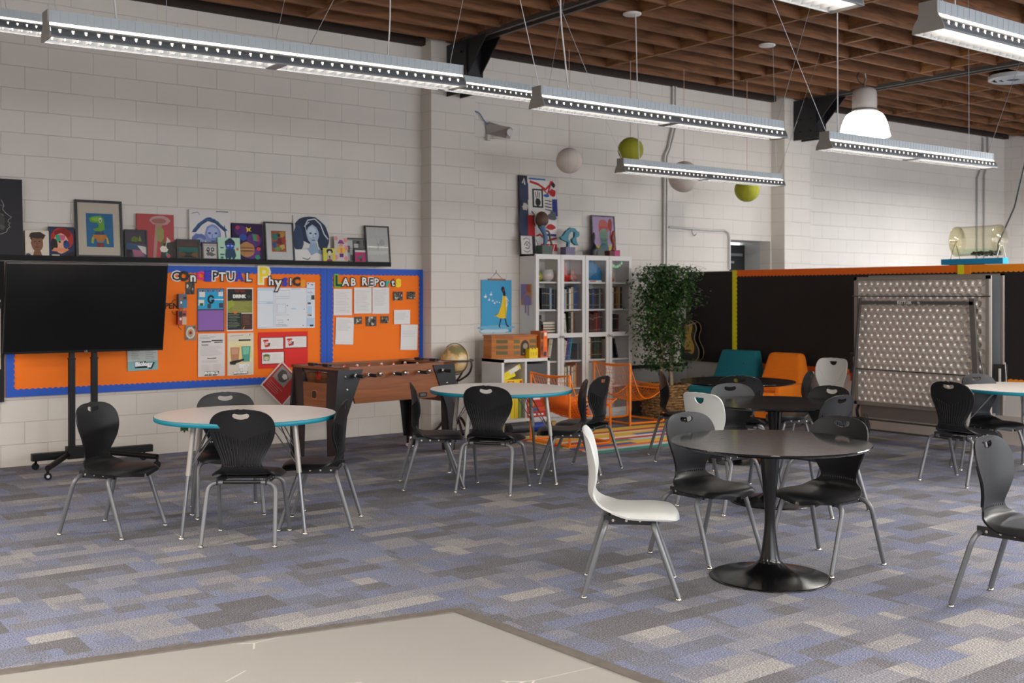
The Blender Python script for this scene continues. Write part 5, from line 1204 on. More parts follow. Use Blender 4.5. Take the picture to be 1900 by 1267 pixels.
# books: one mesh per binding colour, every volume its own object
_bk = {}
pagem = mat('#d8cfbd', .8)
def book_mesh(col):
    if col in _bk: return _bk[col]
    mb = MB(); m = mat(col, .55)
    # unit book: width 1 (x), depth 1 (y, spine at -0.5), height 1, foot at z=0
    mb.b2((-.5, -.5, 0), (-.42, .5, 1), m); mb.b2((.42, -.5, 0), (.5, .5, 1), m); mb.b2((-.5, -.5, 0), (.5, -.46, 1), m); mb.b2((-.42, -.46, .02), (.42, .47, .985), pagem)
    lab = mat('#8a7f66' if sum(int(col[i:i + 2], 16) for i in (1, 3, 5)) < 330 else '#8a7a6c', .5)
    mb.b2((-.42, -.503, .74), (.42, -.5, .78), lab); mb.b2((-.42, -.503, .18), (.42, -.5, .21), lab)
    o = mb.build('book'); _bk[col] = o.data; bpy.data.objects.remove(o); return _bk[col]
NAMES = {'#1f2430': 'near-black blue', '#141518': 'black', '#b8a888': 'tan', '#8f7a52': 'brown-gold', '#d8d2c4': 'cream', '#5a1f22': 'dark red', '#8a2a26': 'red', '#27406e': 'blue', '#3a5f96': 'mid blue', '#2a6a5a': 'teal green', '#1f3a30': 'dark green', '#5b3d78': 'purple', '#c8682a': 'orange', '#d8c42a': 'yellow', '#c9ccd0': 'pale grey', '#6a6e74': 'grey', '#3a2420': 'dark brown', '#2aa0b0': 'turquoise', '#7a5230': 'brown', '#e8e4dc': 'white', '#8a9cb4': 'grey-blue'}
ORD = ['first', 'second', 'third', 'fourth', 'fifth', 'sixth', 'seventh', 'eighth', 'ninth', 'tenth', 'eleventh', 'twelfth', 'thirteenth', 'fourteenth']
SHN = {0: 'bottom', 1: 'second-lowest', 2: 'third-lowest', 3: 'third-highest', 4: 'second-highest', 5: 'top'}
DN = ['first', 'second', 'third', 'fourth']
colx = []
for base in (BX0, XM):
    W2 = (BX1 - BX0) / 2
    colx += [(base + .024, base + W2 / 2 - .010), (base + W2 / 2 + .010, base + W2 - .024)]
def books(col, sh, spec, rseed, lean=None, maxh=.285, start=0.0):
    rr = random.Random(rseed); x = colx[col][0] + .006 + start; xe = colx[col][1] - .004; z = shz[sh]
    g = 'books on the %s shelf behind the %s glass door' % (SHN[sh], DN[col])
    for i, (c, wd, hf, ln) in enumerate(spec):
        h = maxh * hf; a = R(ln); foot = wd * math.cos(a) + (h * math.sin(a) if i + 1 == len(spec) or spec[i + 1][3] != ln else 0)
        wid = wd / max(.5, math.cos(a))
        if x + wd * math.cos(a) + h * math.sin(abs(a)) > xe + .002:
            a = 0; wid = wd
            if x + wd > xe: break
        o = bpy.data.objects.new('book', book_mesh(c)); C.objects.link(o)
        dep = .17 + rr.random() * .03
        o.scale = (wd, dep, h)
        o.location = (x + wd / 2 * math.cos(a), BF + .065 + dep / 2, z + .001 + (wd / 2 * math.sin(abs(a)))); o.rotation_euler = (0, a, 0)
        n_ = '%s book, %s from left on the %s shelf behind the %s glass door' % (NAMES[c], ORD[i], SHN[sh], DN[col])
        tag(o, n_, 'book', g)
        x += wid + (.002 if ln == 0 or (i + 1 < len(spec) and spec[i + 1][3] == ln) else h * math.sin(abs(a)) * .9 + .004)
k_, n_, tn, bg_, cr_, dr_, rd, bl, mb_, tl, dg, pu, og, ye, pg_, gy_, db, tq, br_, wh_, gb = '#141518', '#1f2430', '#b8a888', '#8f7a52', '#d8d2c4', '#5a1f22', '#8a2a26', '#27406e', '#3a5f96', '#2a6a5a', '#1f3a30', '#5b3d78', '#c8682a', '#d8c42a', '#c9ccd0', '#6a6e74', '#3a2420', '#2aa0b0', '#7a5230', '#e8e4dc', '#8a9cb4'
# second-highest shelf
books(0, 4, [(tn, .045, .92, 0), (bg_, .04, .9, -6), (n_, .028, .9, 0), (k_, .03, .92, 0), (n_, .03, .9, 0), (k_, .03, .88, 0), (gb, .03, .92, 0), (n_, .03, .86, 0), (gy_, .03, .84, 0)], 1)
books(1, 4, [(k_, .035, .95, 0), (n_, .03, .8, 0), (gb, .035, .88, 0), (cr_, .018, .86, 0), (k_, .04, .95, 0), (cr_, .03, .9, 0), (tn, .04, .97, 0), (bl, .032, 1.0, 0), (bl, .032, 1.02, 0)], 2)
books(2, 4, [(tl, .022, .85, 0), (tq, .014, .9, 0), (og, .024, .88, 0), (cr_, .018, .8, 0), (n_, .045, .86, 0), (bl, .04, .88, 0), (db, .035, .84, 0), (n_, .035, .86, 0), (gy_, .03, .88, 0), (db, .03, .9, 0)], 3)
books(3, 4, [(rd, .014, .8, 0), (db, .02, .92, 0), (k_, .022, .84, 0), (bg_, .03, .9, 0), (cr_, .022, .96, 0), (db, .04, .96, 0), (br_, .035, .98, 0), (bg_, .035, 1.0, 0), (k_, .03, .98, 0)], 4)
# third-highest
books(0, 3, [(rd, .012, .8, 0), (k_, .03, .86, 0), (n_, .03, .84, 0), (k_, .034, .88, 0)], 5)
books(1, 3, [(cr_, .02, .85, 0), (ye, .014, .8, 0), (tn, .03, .98, -5), (cr_, .03, .95, -5), (cr_, .028, .92, -5), (k_, .04, 1.0, 0), (tn, .04, 1.0, 0), (dr_, .024, .98, 0)], 6)
books(2, 3, [(tl, .03, .95, 0), (gb, .034, .98, 0), (k_, .03, .96, 0), (dr_, .03, .9, 0), (db, .03, .86, 0), (dr_, .034, .94, 0), (rd, .03, .96, 0), (dr_, .04, 1.0, 0), (n_, .034, 1.0, 0)], 7)
books(3, 3, [(db, .035, .86, 0), (k_, .04, .88, 0), (n_, .04, .86, 0), (k_, .045, .88, 0), (dr_, .04, .86, 0)], 8)
# third-lowest
books(0, 2, [(n_, .02, .9, 0), (og, .02, .85, 8), (rd, .02, .86, 8), (wh_, .026, .95, 8), (pg_, .03, .95, 8), (gy_, .026, .93, 8), (tn, .03, .95, 10), (cr_, .022, .94, 10)], 9)
books(1, 2, [(cr_, .026, .9, 0), (wh_, .02, .86, 8), (tn, .026, .9, 8), (cr_, .022, .84, 8), (pu, .03, .95, 8), (mb_, .03, 1.0, 8), (tq, .016, 1.04, 8)], 10)
books(2, 2, [(tl, .018, .84, 0), (cr_, .036, .95, 0), (wh_, .016, .9, 0), (wh_, .03, .96, 0), (br_, .018, .9, 0), (k_, .036, 1.0, 0), (dg, .045, 1.02, 0), (dg, .045, 1.02, 0), (k_, .04, 1.0, 0)], 11)
books(3, 2, [(tl, .012, .8, 0), (ye, .012, .76, 0), (dr_, .03, .98, -12), (pu, .03, .95, -12), (bl, .03, .92, -12), (k_, .024, .9, -14)], 12)
# second-lowest
books(0, 1, [(ye, .03, .95, 9), (ye, .02, .93, 9), (n_, .028, .95, 9), (gy_, .022, .93, 9), (pg_, .018, .9, 9), (bl, .02, .9, 9)], 13)
books(1, 1, [(n_, .02, .8, 0), (mb_, .026, .92, 8), (ye, .016, .9, 8), (wh_, .024, .9, 0), (tl, .02, .84, 0), (cr_, .03, .95, 0), (rd, .02, .96, 0), (cr_, .03, .9, 0), (tn, .036, .96, 0), (og, .016, 1.05, 0)], 14)
books(2, 1, [(og, .012, .2, 0)], 15)
# loose paper and wide volumes lying on the third-highest shelf behind the first door
for i, (c, zz, w_) in enumerate((('#141518', 0, .21), ('#5c5a58', .035, .2), ('#8a3a30', .07, .2), ('#141518', .10, .2), ('#d8d2c4', .135, .2))):
    mb = MB(); mb.b2((0, 0, 0), (w_, .19, .03), mat(c, .5)); mb.b2((.004, -.002, .005), (w_ - .004, 0, .025), pagem)
    o = mb.build('book', None, (colx[0][0] + .145, BF + .07, shz[3] + zz + .001)); tag(o, '%s book lying flat, %s in the pile behind the first glass door' % (['black', 'grey', 'red', 'black-covered', 'cream'][i], ['lowest', 'second', 'third', 'fourth', 'topmost'][i]), 'book', 'flat pile of books behind the first glass door')
# glass vessels and clay pieces on the top shelf
def vessel(name, label, x, prof, col, rough=.15, trans=None, y=BF + .15):
    m = mat(col, rough) if not trans else glass_mat('tinted_glass', trans, .12, .08)
    mb = MB(); mb.lathe(spline(prof, 24), m, 24); o = mb.build(name, None, (x, y, shz[5] + .001)); return tag(o, label, 'ornament', None)
vessel('glass_vase', 'green and yellow round-bellied glass vase with long neck on the top shelf', colx[0][0] + .09, [(.04, 0), (.085, .03), (.09, .08), (.05, .13), (.03, .17), (.035, .24), (.02, .245)], '#8f9a3a', .12)
vessel('glass_bowl', 'pale round glass bowl beside the green vase', colx[0][0] + .27, [(.04, 0), (.085, .04), (.095, .09), (.08, .14), (.07, .15)], '#c9c0ba', .15)
def blob(name, label, c, sc, col, seed, rough=.4, z=None):
    rr = random.Random(seed); mb = MB(); ph = [rr.uniform(0, 6.28) for _ in range(6)]
    def fn(u, v):
        a = u * 2 * math.pi; b = -math.pi / 2 + v * math.pi
        q = 1 + .22 * math.sin(3 * a + ph[0]) * math.cos(b) + .16 * math.sin(2 * b * 2 + ph[1]) + .1 * math.sin(5 * a + 2 * b + ph[2])
        return (sc[0] * q * math.cos(a) * math.cos(b), sc[1] * q * math.sin(a) * math.cos(b), max(0, sc[2] * (math.sin(b) * q + 1)))
    mb.grid(fn, 28, 18, mat(col, rough)); o = mb.build(name, None, c); return tag(o, label, 'ornament')
t = blob('clay_sculpture', 'red and pink folded clay piece on the top shelf behind the second door', (colx[1][0] + .14, BF + .16, shz[5] + .001), (.13, .06, .055), '#b8241c', 4)
mb = MB(); mb.prism([(-.11, .08), (-.03, .09), (.05, .07), (.02, .17), (.0, .24), (-.05, .225), (-.12, .235)], -.05, .05, mat('#c8646a', .4), axis='Y'); mb.build('folded_top', t)
t = blob('clay_sculpture', 'small pale pink glass lump at the right of the red clay piece', (colx[1][0] + .30, BF + .16, shz[5] + .001), (.05, .05, .07), '#c49a92', 9)
t = thing('paper_sculpture', 'large crumpled blue sculpture on the top shelf behind the third door', 'ornament', (colx[2][0] + .2, BF + .15, shz[5] + .024))
mb = MB(); rr = random.Random(5)
pts = [(-.12, .0), (.12, .0), (.14, .08), (.11, .16), (.08, .17), (.04, .22), (.0, .21), (-.05, .28), (-.10, .27), (-.09, .17), (-.13, .1)]
N = len(pts); vs = [(a, -.05, b) for a, b in pts] + [(a * .8 + .01, .05, b * .85) for a, b in pts] + [(0.0, -.09, .1)]
fs = [(i, (i + 1) % N, 2 * N) for i in range(N)] + [(i, N + i, N + (i + 1) % N, (i + 1) % N) for i in range(N)] + [tuple(range(N, 2 * N))]
mb.add(vs, fs, mat('#1f6f9c', .5)); mb.build('crumpled_body', t)
mb = MB(); mb.b2((colx[2][0] + .04, BF + .06, shz[5] + .001), (colx[2][0] + .3, BF + .24, shz[5] + .022), mat('#d8d2ca', .6)); mb.b2((colx[2][0] + .1, BF + .058, shz[5] + .005), (colx[2][0] + .2, BF + .06, shz[5] + .018), mat('#a8362a', .6)); tag(mb.build('book'), 'white book lying under the blue sculpture on the top shelf', 'book')
blob('clay_sculpture', 'orange clay column left of the blue sculpture', (colx[2][0] + .035, BF + .16, shz[5] + .001), (.03, .04, .075), '#c05a28', 12)
t = blob('clay_sculpture', 'orange and yellow open clay form on the top shelf behind the fourth door', (colx[3][0] + .1, BF + .15, shz[5] + .001), (.085, .06, .065), '#c8641c', 21)
mb = MB(); mb.lathe([(.02, 0), (.05, .02), (.05, .06), (.03, .09)], mat('#8fa32a', .4), 16, (-.03, -.05, .03)); mb.build('green_cup', t)
t = thing('paper_garland', 'little mint green paper garland hung inside the fourth glass door', 'garland', (colx[3][0] + .15, BF + .05, shz[5] + .27))
for k in range(7):
    a = (k - 3) / 3; mb = MB(); mb.prism([(-.014, 0), (.014, .002), (.012, -.04), (0, -.03), (-.012, -.042)], -.001, .001, mat('#9fe0b4', .5), axis='Y'); mb.build('leaf', t, (a * .1, 0, -.055 + a * a * .05))
mb = MB(); mb.tube([((k - 6) / 6 * .115, 0, -.055 + ((k - 6) / 6) ** 2 * .065) for k in range(13)], .0012, mat('#9fe0b4', .5), 4); mb.build('string', t)
# a couple of small things on low shelves
for c, s_, px_, lab in (('#6a6e74', 2, .3, 'dark grey box standing at the right end behind the second glass door'),):
    mb = MB(); mb.b2((0, 0, 0), (.03, .15, .2), mat(c, .5)); o = mb.build('box_file', None, (colx[1][1] - .05, BF + .07, shz[3] - .315 + .001)); tag(o, lab, 'box')

# ------------------------------------------------------------------ things on top of the bookcases
TOPZ = BTOP + .001
def topx(px, Y): return on_wall(px, 400, Y)[0]
canvas('painting', 'tall abstract painting in black, red, white and blue standing on the bookcase', 'painting', 966, 1036, 327, [
    r('#1c1e2a', 0, 0, .22, 1), e('#2a3450', .14, .8, .14, .16, .2), e('#2a3450', .1, .4, .12, .25, .2), r('#d8d2cc', .24, .12, .97, .95), r('#b01e1e', .2, .2, .38, .5), l('#b01e1e', .05, (.28, .93), (.5, .9), (.7, .84), (.9, .95)), l('#b01e1e', .05, (.6, .86), (.75, .78), (.85, .95)), r('#2a6ab0', .26, .955, .7, .975), r('#1f2f78', .86, .5, 1, .72), r('#1c1c20', .34, .60, .62, .84), r('#d8d2cc', .38, .62, .58, .82),
    l('#1c1c20', .02, (.42, .8), (.44, .72)), l('#1c1c20', .02, (.48, .81), (.48, .73)), l('#1c1c20', .02, (.53, .8), (.52, .72)), e('#1c1c20', .48, .67, .07, .05, .1), e('#2a5fa8', .71, .76, .08, .02), l('#1c1c20', .02, (.66, .7), (.84, .69)), l('#1c1c20', .02, (.66, .66), (.84, .65)), l('#1c1c20', .02, (.66, .62), (.84, .61)), l('#1c1c20', .02, (.66, .58), (.84, .57)), e('#b01e1e', .88, .8, .09, .05, .2), e('#5a5a60', .86, .5, .12, .06, .3), e('#b01e1e', .8, .36, .12, .04, .2), r('#1f2f78', .68, .24, .94, .27), l('#b01e1e', .04, (.3, .2), (.5, .26), (.7, .18), (.95, .22)), l('#1c1c20', .02, (.3, .55), (.38, .5), (.34, .42), (.4, .36)), r('#b01e1e', .52, .05, .95, .14), l('#d8d2cc', .02, (.56, .05), (.6, .13)), l('#d8d2cc', .02, (.7, .05), (.74, .13)), l('#d8d2cc', .02, (.84, .05), (.88, .13)), e('#1c1c20', .9, .9, .05, .03, .2), l('#d8d2cc', .03, (.08, .9), (.12, .96), (.14, .88)), e('#b8b0a8', .13, .6, .08, .05, .3)], '#c9c2bc', group=None, Y=WY - .075, tilt=3, zb=TOPZ, side='#15151a')
canvas('painting', 'small black and white patterned canvas leaning on the tall abstract painting', 'painting', 968, 1000, 438, [
    l('#1c1c1e', .03, (.1, .8), (.3, .9), (.5, .8), (.45, .6)), l('#1c1c1e', .04, (.15, .5), (.3, .7), (.5, .55), (.4, .3), (.2, .35)), l('#1c1c1e', .03, (.1, .2), (.3, .1), (.5, .2)), l('#1c1c1e', .03, (.25, .45), (.35, .5), (.4, .42)), r('#1c1c1e', .62, 0, .8, 1), l('#1c1c1e', .03, (.85, .8), (.95, .5), (.85, .2)), e('#8f8a86', .3, .55, .05, .05)], '#cfcac6', group=None, Y=WY - .14, tilt=5, zb=TOPZ, depth=.014)
canvas('framed_picture', 'black-framed painting of a pink and green figure on lilac, on the right bookcase', 'framed picture', 1100, 1143, 400, [
    r('#b79ac0', 0, .2, 1, 1), r('#d0b42a', 0, 0, 1, .25), e('#c8645a', .5, .78, .22, .14, .12), p('#c0524a', (.3, .75), (.7, .75), (.72, .62), (.28, .6)), e('#7a9a86', .5, .52, .2, .18), p('#6a8a80', (.35, .45), (.65, .45), (.72, .1), (.3, .1)), e('#3f6a78', .5, .18, .22, .14), e('#a8402e', .82, .8, .1, .16, .2), l('#8a2e26', .05, (.84, .7), (.8, .45), (.88, .3)), l('#2a3a3a', .015, (.32, .42), (.5, .36), (.68, .42))], '#b79ac0', group=None, Y=WY - .09, frame='#16161a', fw=.016, tilt=4, zb=TOPZ)
def stand_thing(name, label, x, y): return thing(name, label, 'sculpture', (x, y, TOPZ))
xx = topx(1010, BF + .12)
t = stand_thing('sculpture', 'brown and blue standing figure sculpture on a grey-green block before the abstract', xx, BF + .12)
mb = MB(); mb.b2((-.08, -.06, 0), (.08, .06, .11), mat('#4d5a52', .6)); mb.build('plinth_block', t)
mb = MB(); mb.tube(spline([(0, 0, .11), (.02, 0, .2), (-.02, 0, .3), (-.05, 0, .36)], 12), .03, mat('#4a6a8a', .5), 10, radii=[.014, .02, .026, .03, .03, .028, .03, .035, .04, .045, .05, .05]); mb.build('body', t)
mb = MB(); mb.lathe(spline([(.02, 0), (.075, .05), (.08, .12), (.05, .18), (.0, .2)], 16), mat('#5a3f34', .6), 16, (-.04, 0, .33)); mb.build('head', t)
mb = MB(); mb.tube(spline([(0, 0, .3), (.07, 0, .28), (.09, 0, .2), (.12, 0, .12)], 10), .012, mat('#5a4038', .6), 8); mb.build('arm', t)
xx = topx(1055, BF + .12)
t = stand_thing('sculpture', 'teal wavy wing-shaped sculpture on a lilac block on the left bookcase', xx, BF + .12)
mb = MB(); mb.b2((-.085, -.05, 0), (.065, .06, .10), mat('#6f6a84', .6)); mb.build('plinth_block', t)
mb = MB(); tealm = mat('#1e7288', .45)
o1 = [(-.03, .10), (-.02, .16), (-.12, .19), (-.15, .22), (-.10, .24), (-.05, .30), (.02, .345), (.09, .34), (.13, .30), (.155, .30), (.165, .255), (.15, .235), (.11, .22), (.12, .17), (.15, .125), (.10, .13), (.05, .165), (.045, .2), (.085, .23), (.09, .29), (.04, .30), (-.01, .26), (-.02, .2), (.01, .17), (0, .10)]
mb.prism(o1, -.02, .02, tealm, axis='Y'); mb.build('wing', t)
mb = MB(); mb.b2((.08, -.03, 0), (.20, .05, .045), mat('#9b9a90', .8)); mb.build('stone', t)
xx = topx(1104, BF + .1)
t = stand_thing('sculpture', 'small black metal bottle figure beside the black-framed painting', xx - .02, BF + .1)
mb = MB(); mb.lathe(spline([(.05, 0), (.055, .08), (.03, .13), (.012, .17), (.02, .24), (.012, .29), (.0, .3)], 22), mat('#202124', .4), 16); mb.build('figure', t)
mb = MB(); mb.b2((.04, -.03, 0), (.15, .05, .10), mat('#4f544f', .6)); mb.build('block', t)
xx = topx(1137, BF + .1)
t = stand_thing('sculpture', 'red twisted clay figure on a dark red and pink block, right bookcase', xx, BF + .1)
mb = MB(); mb.b2((-.09, -.04, 0), (.0, .05, .07), mat('#5a1f22', .6)); mb.build('dark_block', t)
mb = MB(); mb.b2((.0, -.04, 0), (.09, .05, .08), mat('#b03a6a', .6)); mb.build('pink_block', t)
mb = MB(); mb.tube(spline([(0, 0, .08), (.02, 0, .16), (-.01, 0, .24), (.02, 0, .32)], 12), .02, mat('#8a3a2a', .6), 8); mb.build('figure', t)
# purple and orange drip painting on the side of the bookcase
ya, zt = on_side(968, 527, BX0); yb_, zb2 = on_side(987, 566, BX0)
mb = MB(); mb.b2((-.008, -.0, 0), (0, ya - yb_, zt - zb2), mat('#c0895f', .7)); L2 = ya - yb_; H2 = zt - zb2
mv = mat('#8f7fb4', .7); mo = mat('#b8684a', .7)
mb.prism([(L2, H2), (L2 * .3, H2), (L2 * .5, H2 * .6), (L2 * .85, H2 * .3), (L2, H2 * .2)], -.0095, -.0085, mv, axis='X')
mb.prism([(L2 * .7, H2 * .4), (L2 * .3, H2 * .5), (0, H2 * .3), (0, 0), (L2 * .8, 0)], -.0100, -.0085, mv, axis='X')
mb.prism([(L2 * .5, H2 * .95), (L2 * .1, H2 * .95), (L2 * .05, H2 * .6), (L2 * .4, H2 * .6)], -.0105, -.0085, mo, axis='X')
mb.b2((-.004, L2 * .3, -.13), (-.002, L2 * .38, .005), mv); mb.b2((-.004, L2 * .55, -.10), (-.002, L2 * .64, .005), mv)
o = mb.build('drip_painting', None, (BX0 - .002, yb_, zb2)); tag(o, 'small orange and lilac drip painting on the side of the left bookcase', 'painting')
# blue hanging poster with a woman in yellow
x0, zt = on_wall(892, 519); x1_, _ = on_wall(948, 519); _, zb3 = on_wall(920, 617)
w_, h_ = x1_ - x0, zt - zb3
t = thing('hanging_poster', 'blue poster of a woman in a yellow coat with white birds, on a wooden rail', 'poster', ((x0 + x1_) / 2, WY - .012, zb3))
mb = MB(); mb.b2((-w_ / 2, -.001, 0), (w_ / 2, .001, h_), mat('#3f9cc8', .7))
sh = [e('#bcd4e2', .2, .03, .25, .04), e('#bcd4e2', .6, .035, .3, .045), e('#6cb0d0', .5, .1, .6, .04), p('#1a1618', (.64, .82), (.68, .85), (.74, .85), (.77, .8), (.8, .74), (.78, .70), (.72, .7), (.7, .76)), e('#1a1618', .705, .845, .05, .03), e('#a8322e', .72, .80, .02, .015), p('#1a1618', (.72, .74), (.78, .74), (.8, .68), (.74, .68)),
    p('#e8c01c', (.70, .70), (.82, .69), (.86, .60), (.84, .46), (.80, .27), (.60, .27), (.44, .33), (.42, .30), (.56, .36), (.64, .5), (.68, .6)), p('#d8dcd8', (.78, .68), (.84, .66), (.9, .6), (.84, .48), (.80, .5), (.82, .6)), l('#1a1618', .02, (.84, .62), (.88, .58), (.85, .55)), l('#c99a14', .012, (.76, .6), (.80, .3)),
    l('#1a1618', .032, (.64, .27), (.6, .16), (.58, .12)), l('#1a1618', .032, (.78, .27), (.82, .16), (.84, .13)), p('#1a1618', (.56, .13), (.6, .14), (.62, .09), (.58, .10)), p('#1a1618', (.82, .15), (.86, .14), (.94, .105), (.85, .105))]
for bx_, by_, s_ in ((.12, .68, .06), (.3, .72, .055), (.24, .62, .045), (.36, .60, .035), (.42, .56, .04), (.5, .58, .03), (.58, .57, .025)):
    sh.append(p('#e6ecee', (bx_ - s_, by_), (bx_, by_ + s_ * .4), (bx_ + s_ * .2, by_ + s_ * 1.2), (bx_ + s_ * .4, by_ + s_ * .3), (bx_ + s_, by_ + s_ * .1), (bx_ + s_ * .2, by_ - s_ * .4)))
paint(mb, w_, h_, sh, y=-.0015); mb.build('printed_sheet', t, fix=False)
mb = MB(); mb.b2((-w_ * .28, -.012, h_ - .008), (w_ * .28, .006, h_ + .014), mat('#8a5a34', .5)); mb.build('wood_rail', t)
mb = MB(); mb.tube([(-w_ * .2, 0, h_ + .01), (0, .006, h_ + .09), (w_ * .2, 0, h_ + .01)], .0022, mat('#7a6a58', .6), 5); mb.tube([(0, .006, h_ + .09), (0, .006, h_ + .12)], .004, mat('#8a8680', .4), 6); mb.build('hanging_string', t)

# ------------------------------------------------------------------ low cube shelf with radio and games
KX, KF, KW = 7.33, 9.98, .70
t = thing('cube_shelf', 'low white two-by-two cube shelf with board games, in front of the bookcase', 'shelf', (KX, KF, 0))
KZ0, KZ1 = .12, .84
mb = MB(); mb.b2((0, 0, KZ0), (.035, .39, KZ1), whm); mb.build('side_panel', t)
mb = MB(); mb.b2((KW - .035, 0, KZ0), (KW, .39, KZ1), whm); mb.build('side_panel', t)
mb = MB(); mb.b2((0, 0, KZ1 - .035), (KW, .39, KZ1 + .0005), whm); mb.build('top_panel', t)
mb = MB(); mb.b2((.035, 0, KZ0), (KW - .035, .39, KZ0 + .035), whm); mb.build('bottom_panel', t)
mb = MB(); mb.b2((KW / 2 - .012, .004, KZ0 + .035), (KW / 2 + .012, .38, KZ1 - .035), whm); mb.build('divider', t)
km = (KZ0 + KZ1) / 2
mb = MB(); mb.b2((.035, .004, km - .01), (KW - .035, .38, km + .01), whm); mb.build('shelf_board', t)
mb = MB(); mb.b2((.035, .375, KZ0 + .035), (KW - .035, .385, KZ1 - .035), whs); mb.build('back_panel', t)
for x in (.06, KW - .06):
    for y in (.05, .34):
        mb = MB(); mb.lathe([(.012, 0), (.02, KZ0)], mat('#c8b08a', .5), 12, (x, y, 0)); mb.build('leg', t)
def gbox(name, label, x0, x1, y0, y1, z0, z1, col, cat='game box', rot=None, marks=(), grp=None):
    mb = MB(); w_, d_, h_ = x1 - x0, y1 - y0, z1 - z0
    mb.box((0, 0, h_ / 2), (w_, d_, h_), mat(col, .5)); 
    if marks: paint(mb, w_, h_, list(marks), y=-d_ / 2 - .0005)
    o = mb.build(name, None, ((x0 + x1) / 2, (y0 + y1) / 2, z0), rot, fix=False); return tag(o, label, cat, grp)
gg = 'board games in the cube shelf'
gx0 = KX + .04; zf = km + .011
gbox('game_box', 'yellow game box at the foot of the upper left cube, red print', gx0 + .002, gx0 + .27, KF + .02, KF + .3, zf + .045, zf + .115, '#e8c81a', marks=[r('#c8321e', .2, .3, .55, .75), r('#e8c81a', .27, .42, .48, .62), r('#c8321e', .85, .2, .97, .8)], grp=gg)
gbox('game_box', 'pink-red thin game box under the yellow one in the upper left cube', gx0 + .002, gx0 + .27, KF + .02, KF + .3, zf + .001, zf + .043, '#b8324a', grp=gg)
gbox('game_box', 'tilted yellow and white game box leaning in the upper left cube', gx0 + .01, gx0 + .27, KF + .03, KF + .28, zf + .185, zf + .24, '#dcd6ca', rot=(0, -R(24), 0), marks=[r('#e0cc1e', 0, 0, .35, 1), r('#e0cc1e', .9, 0, 1, 1)], grp=gg)
gbox('game_box', 'bright yellow slanted box under the tilted white one', gx0 + .01, gx0 + .2, KF + .05, KF + .28, zf + .125, zf + .165, '#e6d81a', rot=(0, -R(16), 0), grp=gg)
gbox('storage_bin', 'dark grey fabric bin filling the upper right cube', KX + KW / 2 + .016, KX + KW - .04, KF + .012, KF + .36, zf + .001, zf + .285, '#4a4b50', cat='bin')
zl = KZ0 + .036
for x0, x1, h_, c, lab in ((.0, .05, .24, '#2a8a4a', 'green upright game box in the lower left cube'), (.055, .10, .2, '#d8d4ca', 'white upright box in the lower left cube beside the green one'), (.105, .16, .26, '#e6cc1e', 'tall yellow upright game box in the lower left cube'), (.165, .215, .27, '#d9b81a', 'second tall yellow upright game box in the lower left cube'), (.22, .262, .22, '#7a8a3a', 'olive upright box at the right of the lower left cube')):
    gbox('game_box', lab, gx0 + x0, gx0 + x1, KF + .03, KF + .3, zl + .001, zl + h_, c, grp=gg)
gx1 = KX + KW / 2 + .018
for z0, z1, c, lab, mk in ((0, .06, '#c8281e', 'red game box lowest in the stack of the lower right cube', [r('#e6e2dc', .1, .3, .5, .7), r('#e6e2dc', .6, .35, .9, .65)]), (.062, .12, '#d2461e', 'orange-red game box second in the lower right stack', [r('#2a5a9a', .3, .2, .6, .8)]), (.122, .18, '#b83020', 'brick red game box third in the lower right stack', [r('#e8a02a', .1, .2, .4, .8)]), (.182, .245, '#cf2a22', 'red game box topmost in the lower right stack, white print', [r('#e6e2dc', .35, .3, .8, .7)]), (.247, .27, '#d8c84a', 'thin yellow box lying on the lower right stack', ())):
    gbox('game_box', lab, gx1, gx1 + .28, KF + .02, KF + .3, zl + z0 + .001, zl + z1, c, marks=mk, grp=gg)
# radio
t = thing('wooden_radio', 'orange-brown wooden vintage radio on the low cube shelf', 'radio', (KX + .02, KF + .02, KZ1 + .001))
rw = wood_mat('honey_wood', '#a0581a', '#c97c2c', (1, 1, 10), .4)
mb = MB(); mb.prism([(0, .30), (0, .14), (.20, 0), (.55, .0), (.55, .30)], .012, .255, rw, axis='Z'); mb.build('cabinet', t)
mb = MB(); mb.prism([(-.008, .305), (-.008, .135), (.197, -.012), (.56, -.012), (.56, .305)], .255, .27, rw, axis='Z'); mb.build('top_board', t)
mb = MB(); mb.prism([(-.008, .305), (-.008, .135), (.197, -.012), (.56, -.012), (.56, .305)], 0, .012, rw, axis='Z'); mb.build('base_board', t)
gr_ = mat('#6a6238', .6); dkg = mat('#2a241c', .4)
Mang = Matrix.Translation((.10, .07, 0)) @ Matrix.Rotation(math.atan2(-.14, .20), 4, 'Z')
for z in (.045, .11, .175):
    mb = MB(); mb.box((0, -.003, z + .02), (.13, .008, .04), gr_, M=Mang); mb.build('grille', t)
    for xa_, xb__ in ((.215, .30), (.45, .535)):
        mb = MB(); mb.b2((xa_, -.004, z), (xb__, .004, z + .04), gr_); mb.build('grille', t)
arch = [(.315, .03), (.435, .03), (.435, .13)] + [(.375 + .06 * math.cos(a), .13 + .08 * math.sin(a)) for a in [math.pi * i / 12 for i in range(1, 12)]] + [(.315, .13)]
mb = MB(); mb.prism(arch, -.006, .002, dkg, axis='Y'); mb.lathe([(.0, .0), (.032, .0), (.034, -.004)], mat('#8d8468', .4), 24, M=Matrix.Translation((.375, -.0065, .14)) @ Matrix.Rotation(R(-90), 4, 'X')); mb.build('dial', t)
for x in (.345, .405):
    mb = MB(); mb.lathe([(.011, 0), (.011, .012), (0, .014)], mat('#b08a4a', .3, .6), 12, M=Matrix.Translation((x, -.006, .055)) @ Matrix.Rotation(R(90), 4, 'X')); mb.build('knob', t)
mb = MB(); mb.b2((0, 0, 0), (.125, .09, .105), mat('#e8c80e', .4)); 
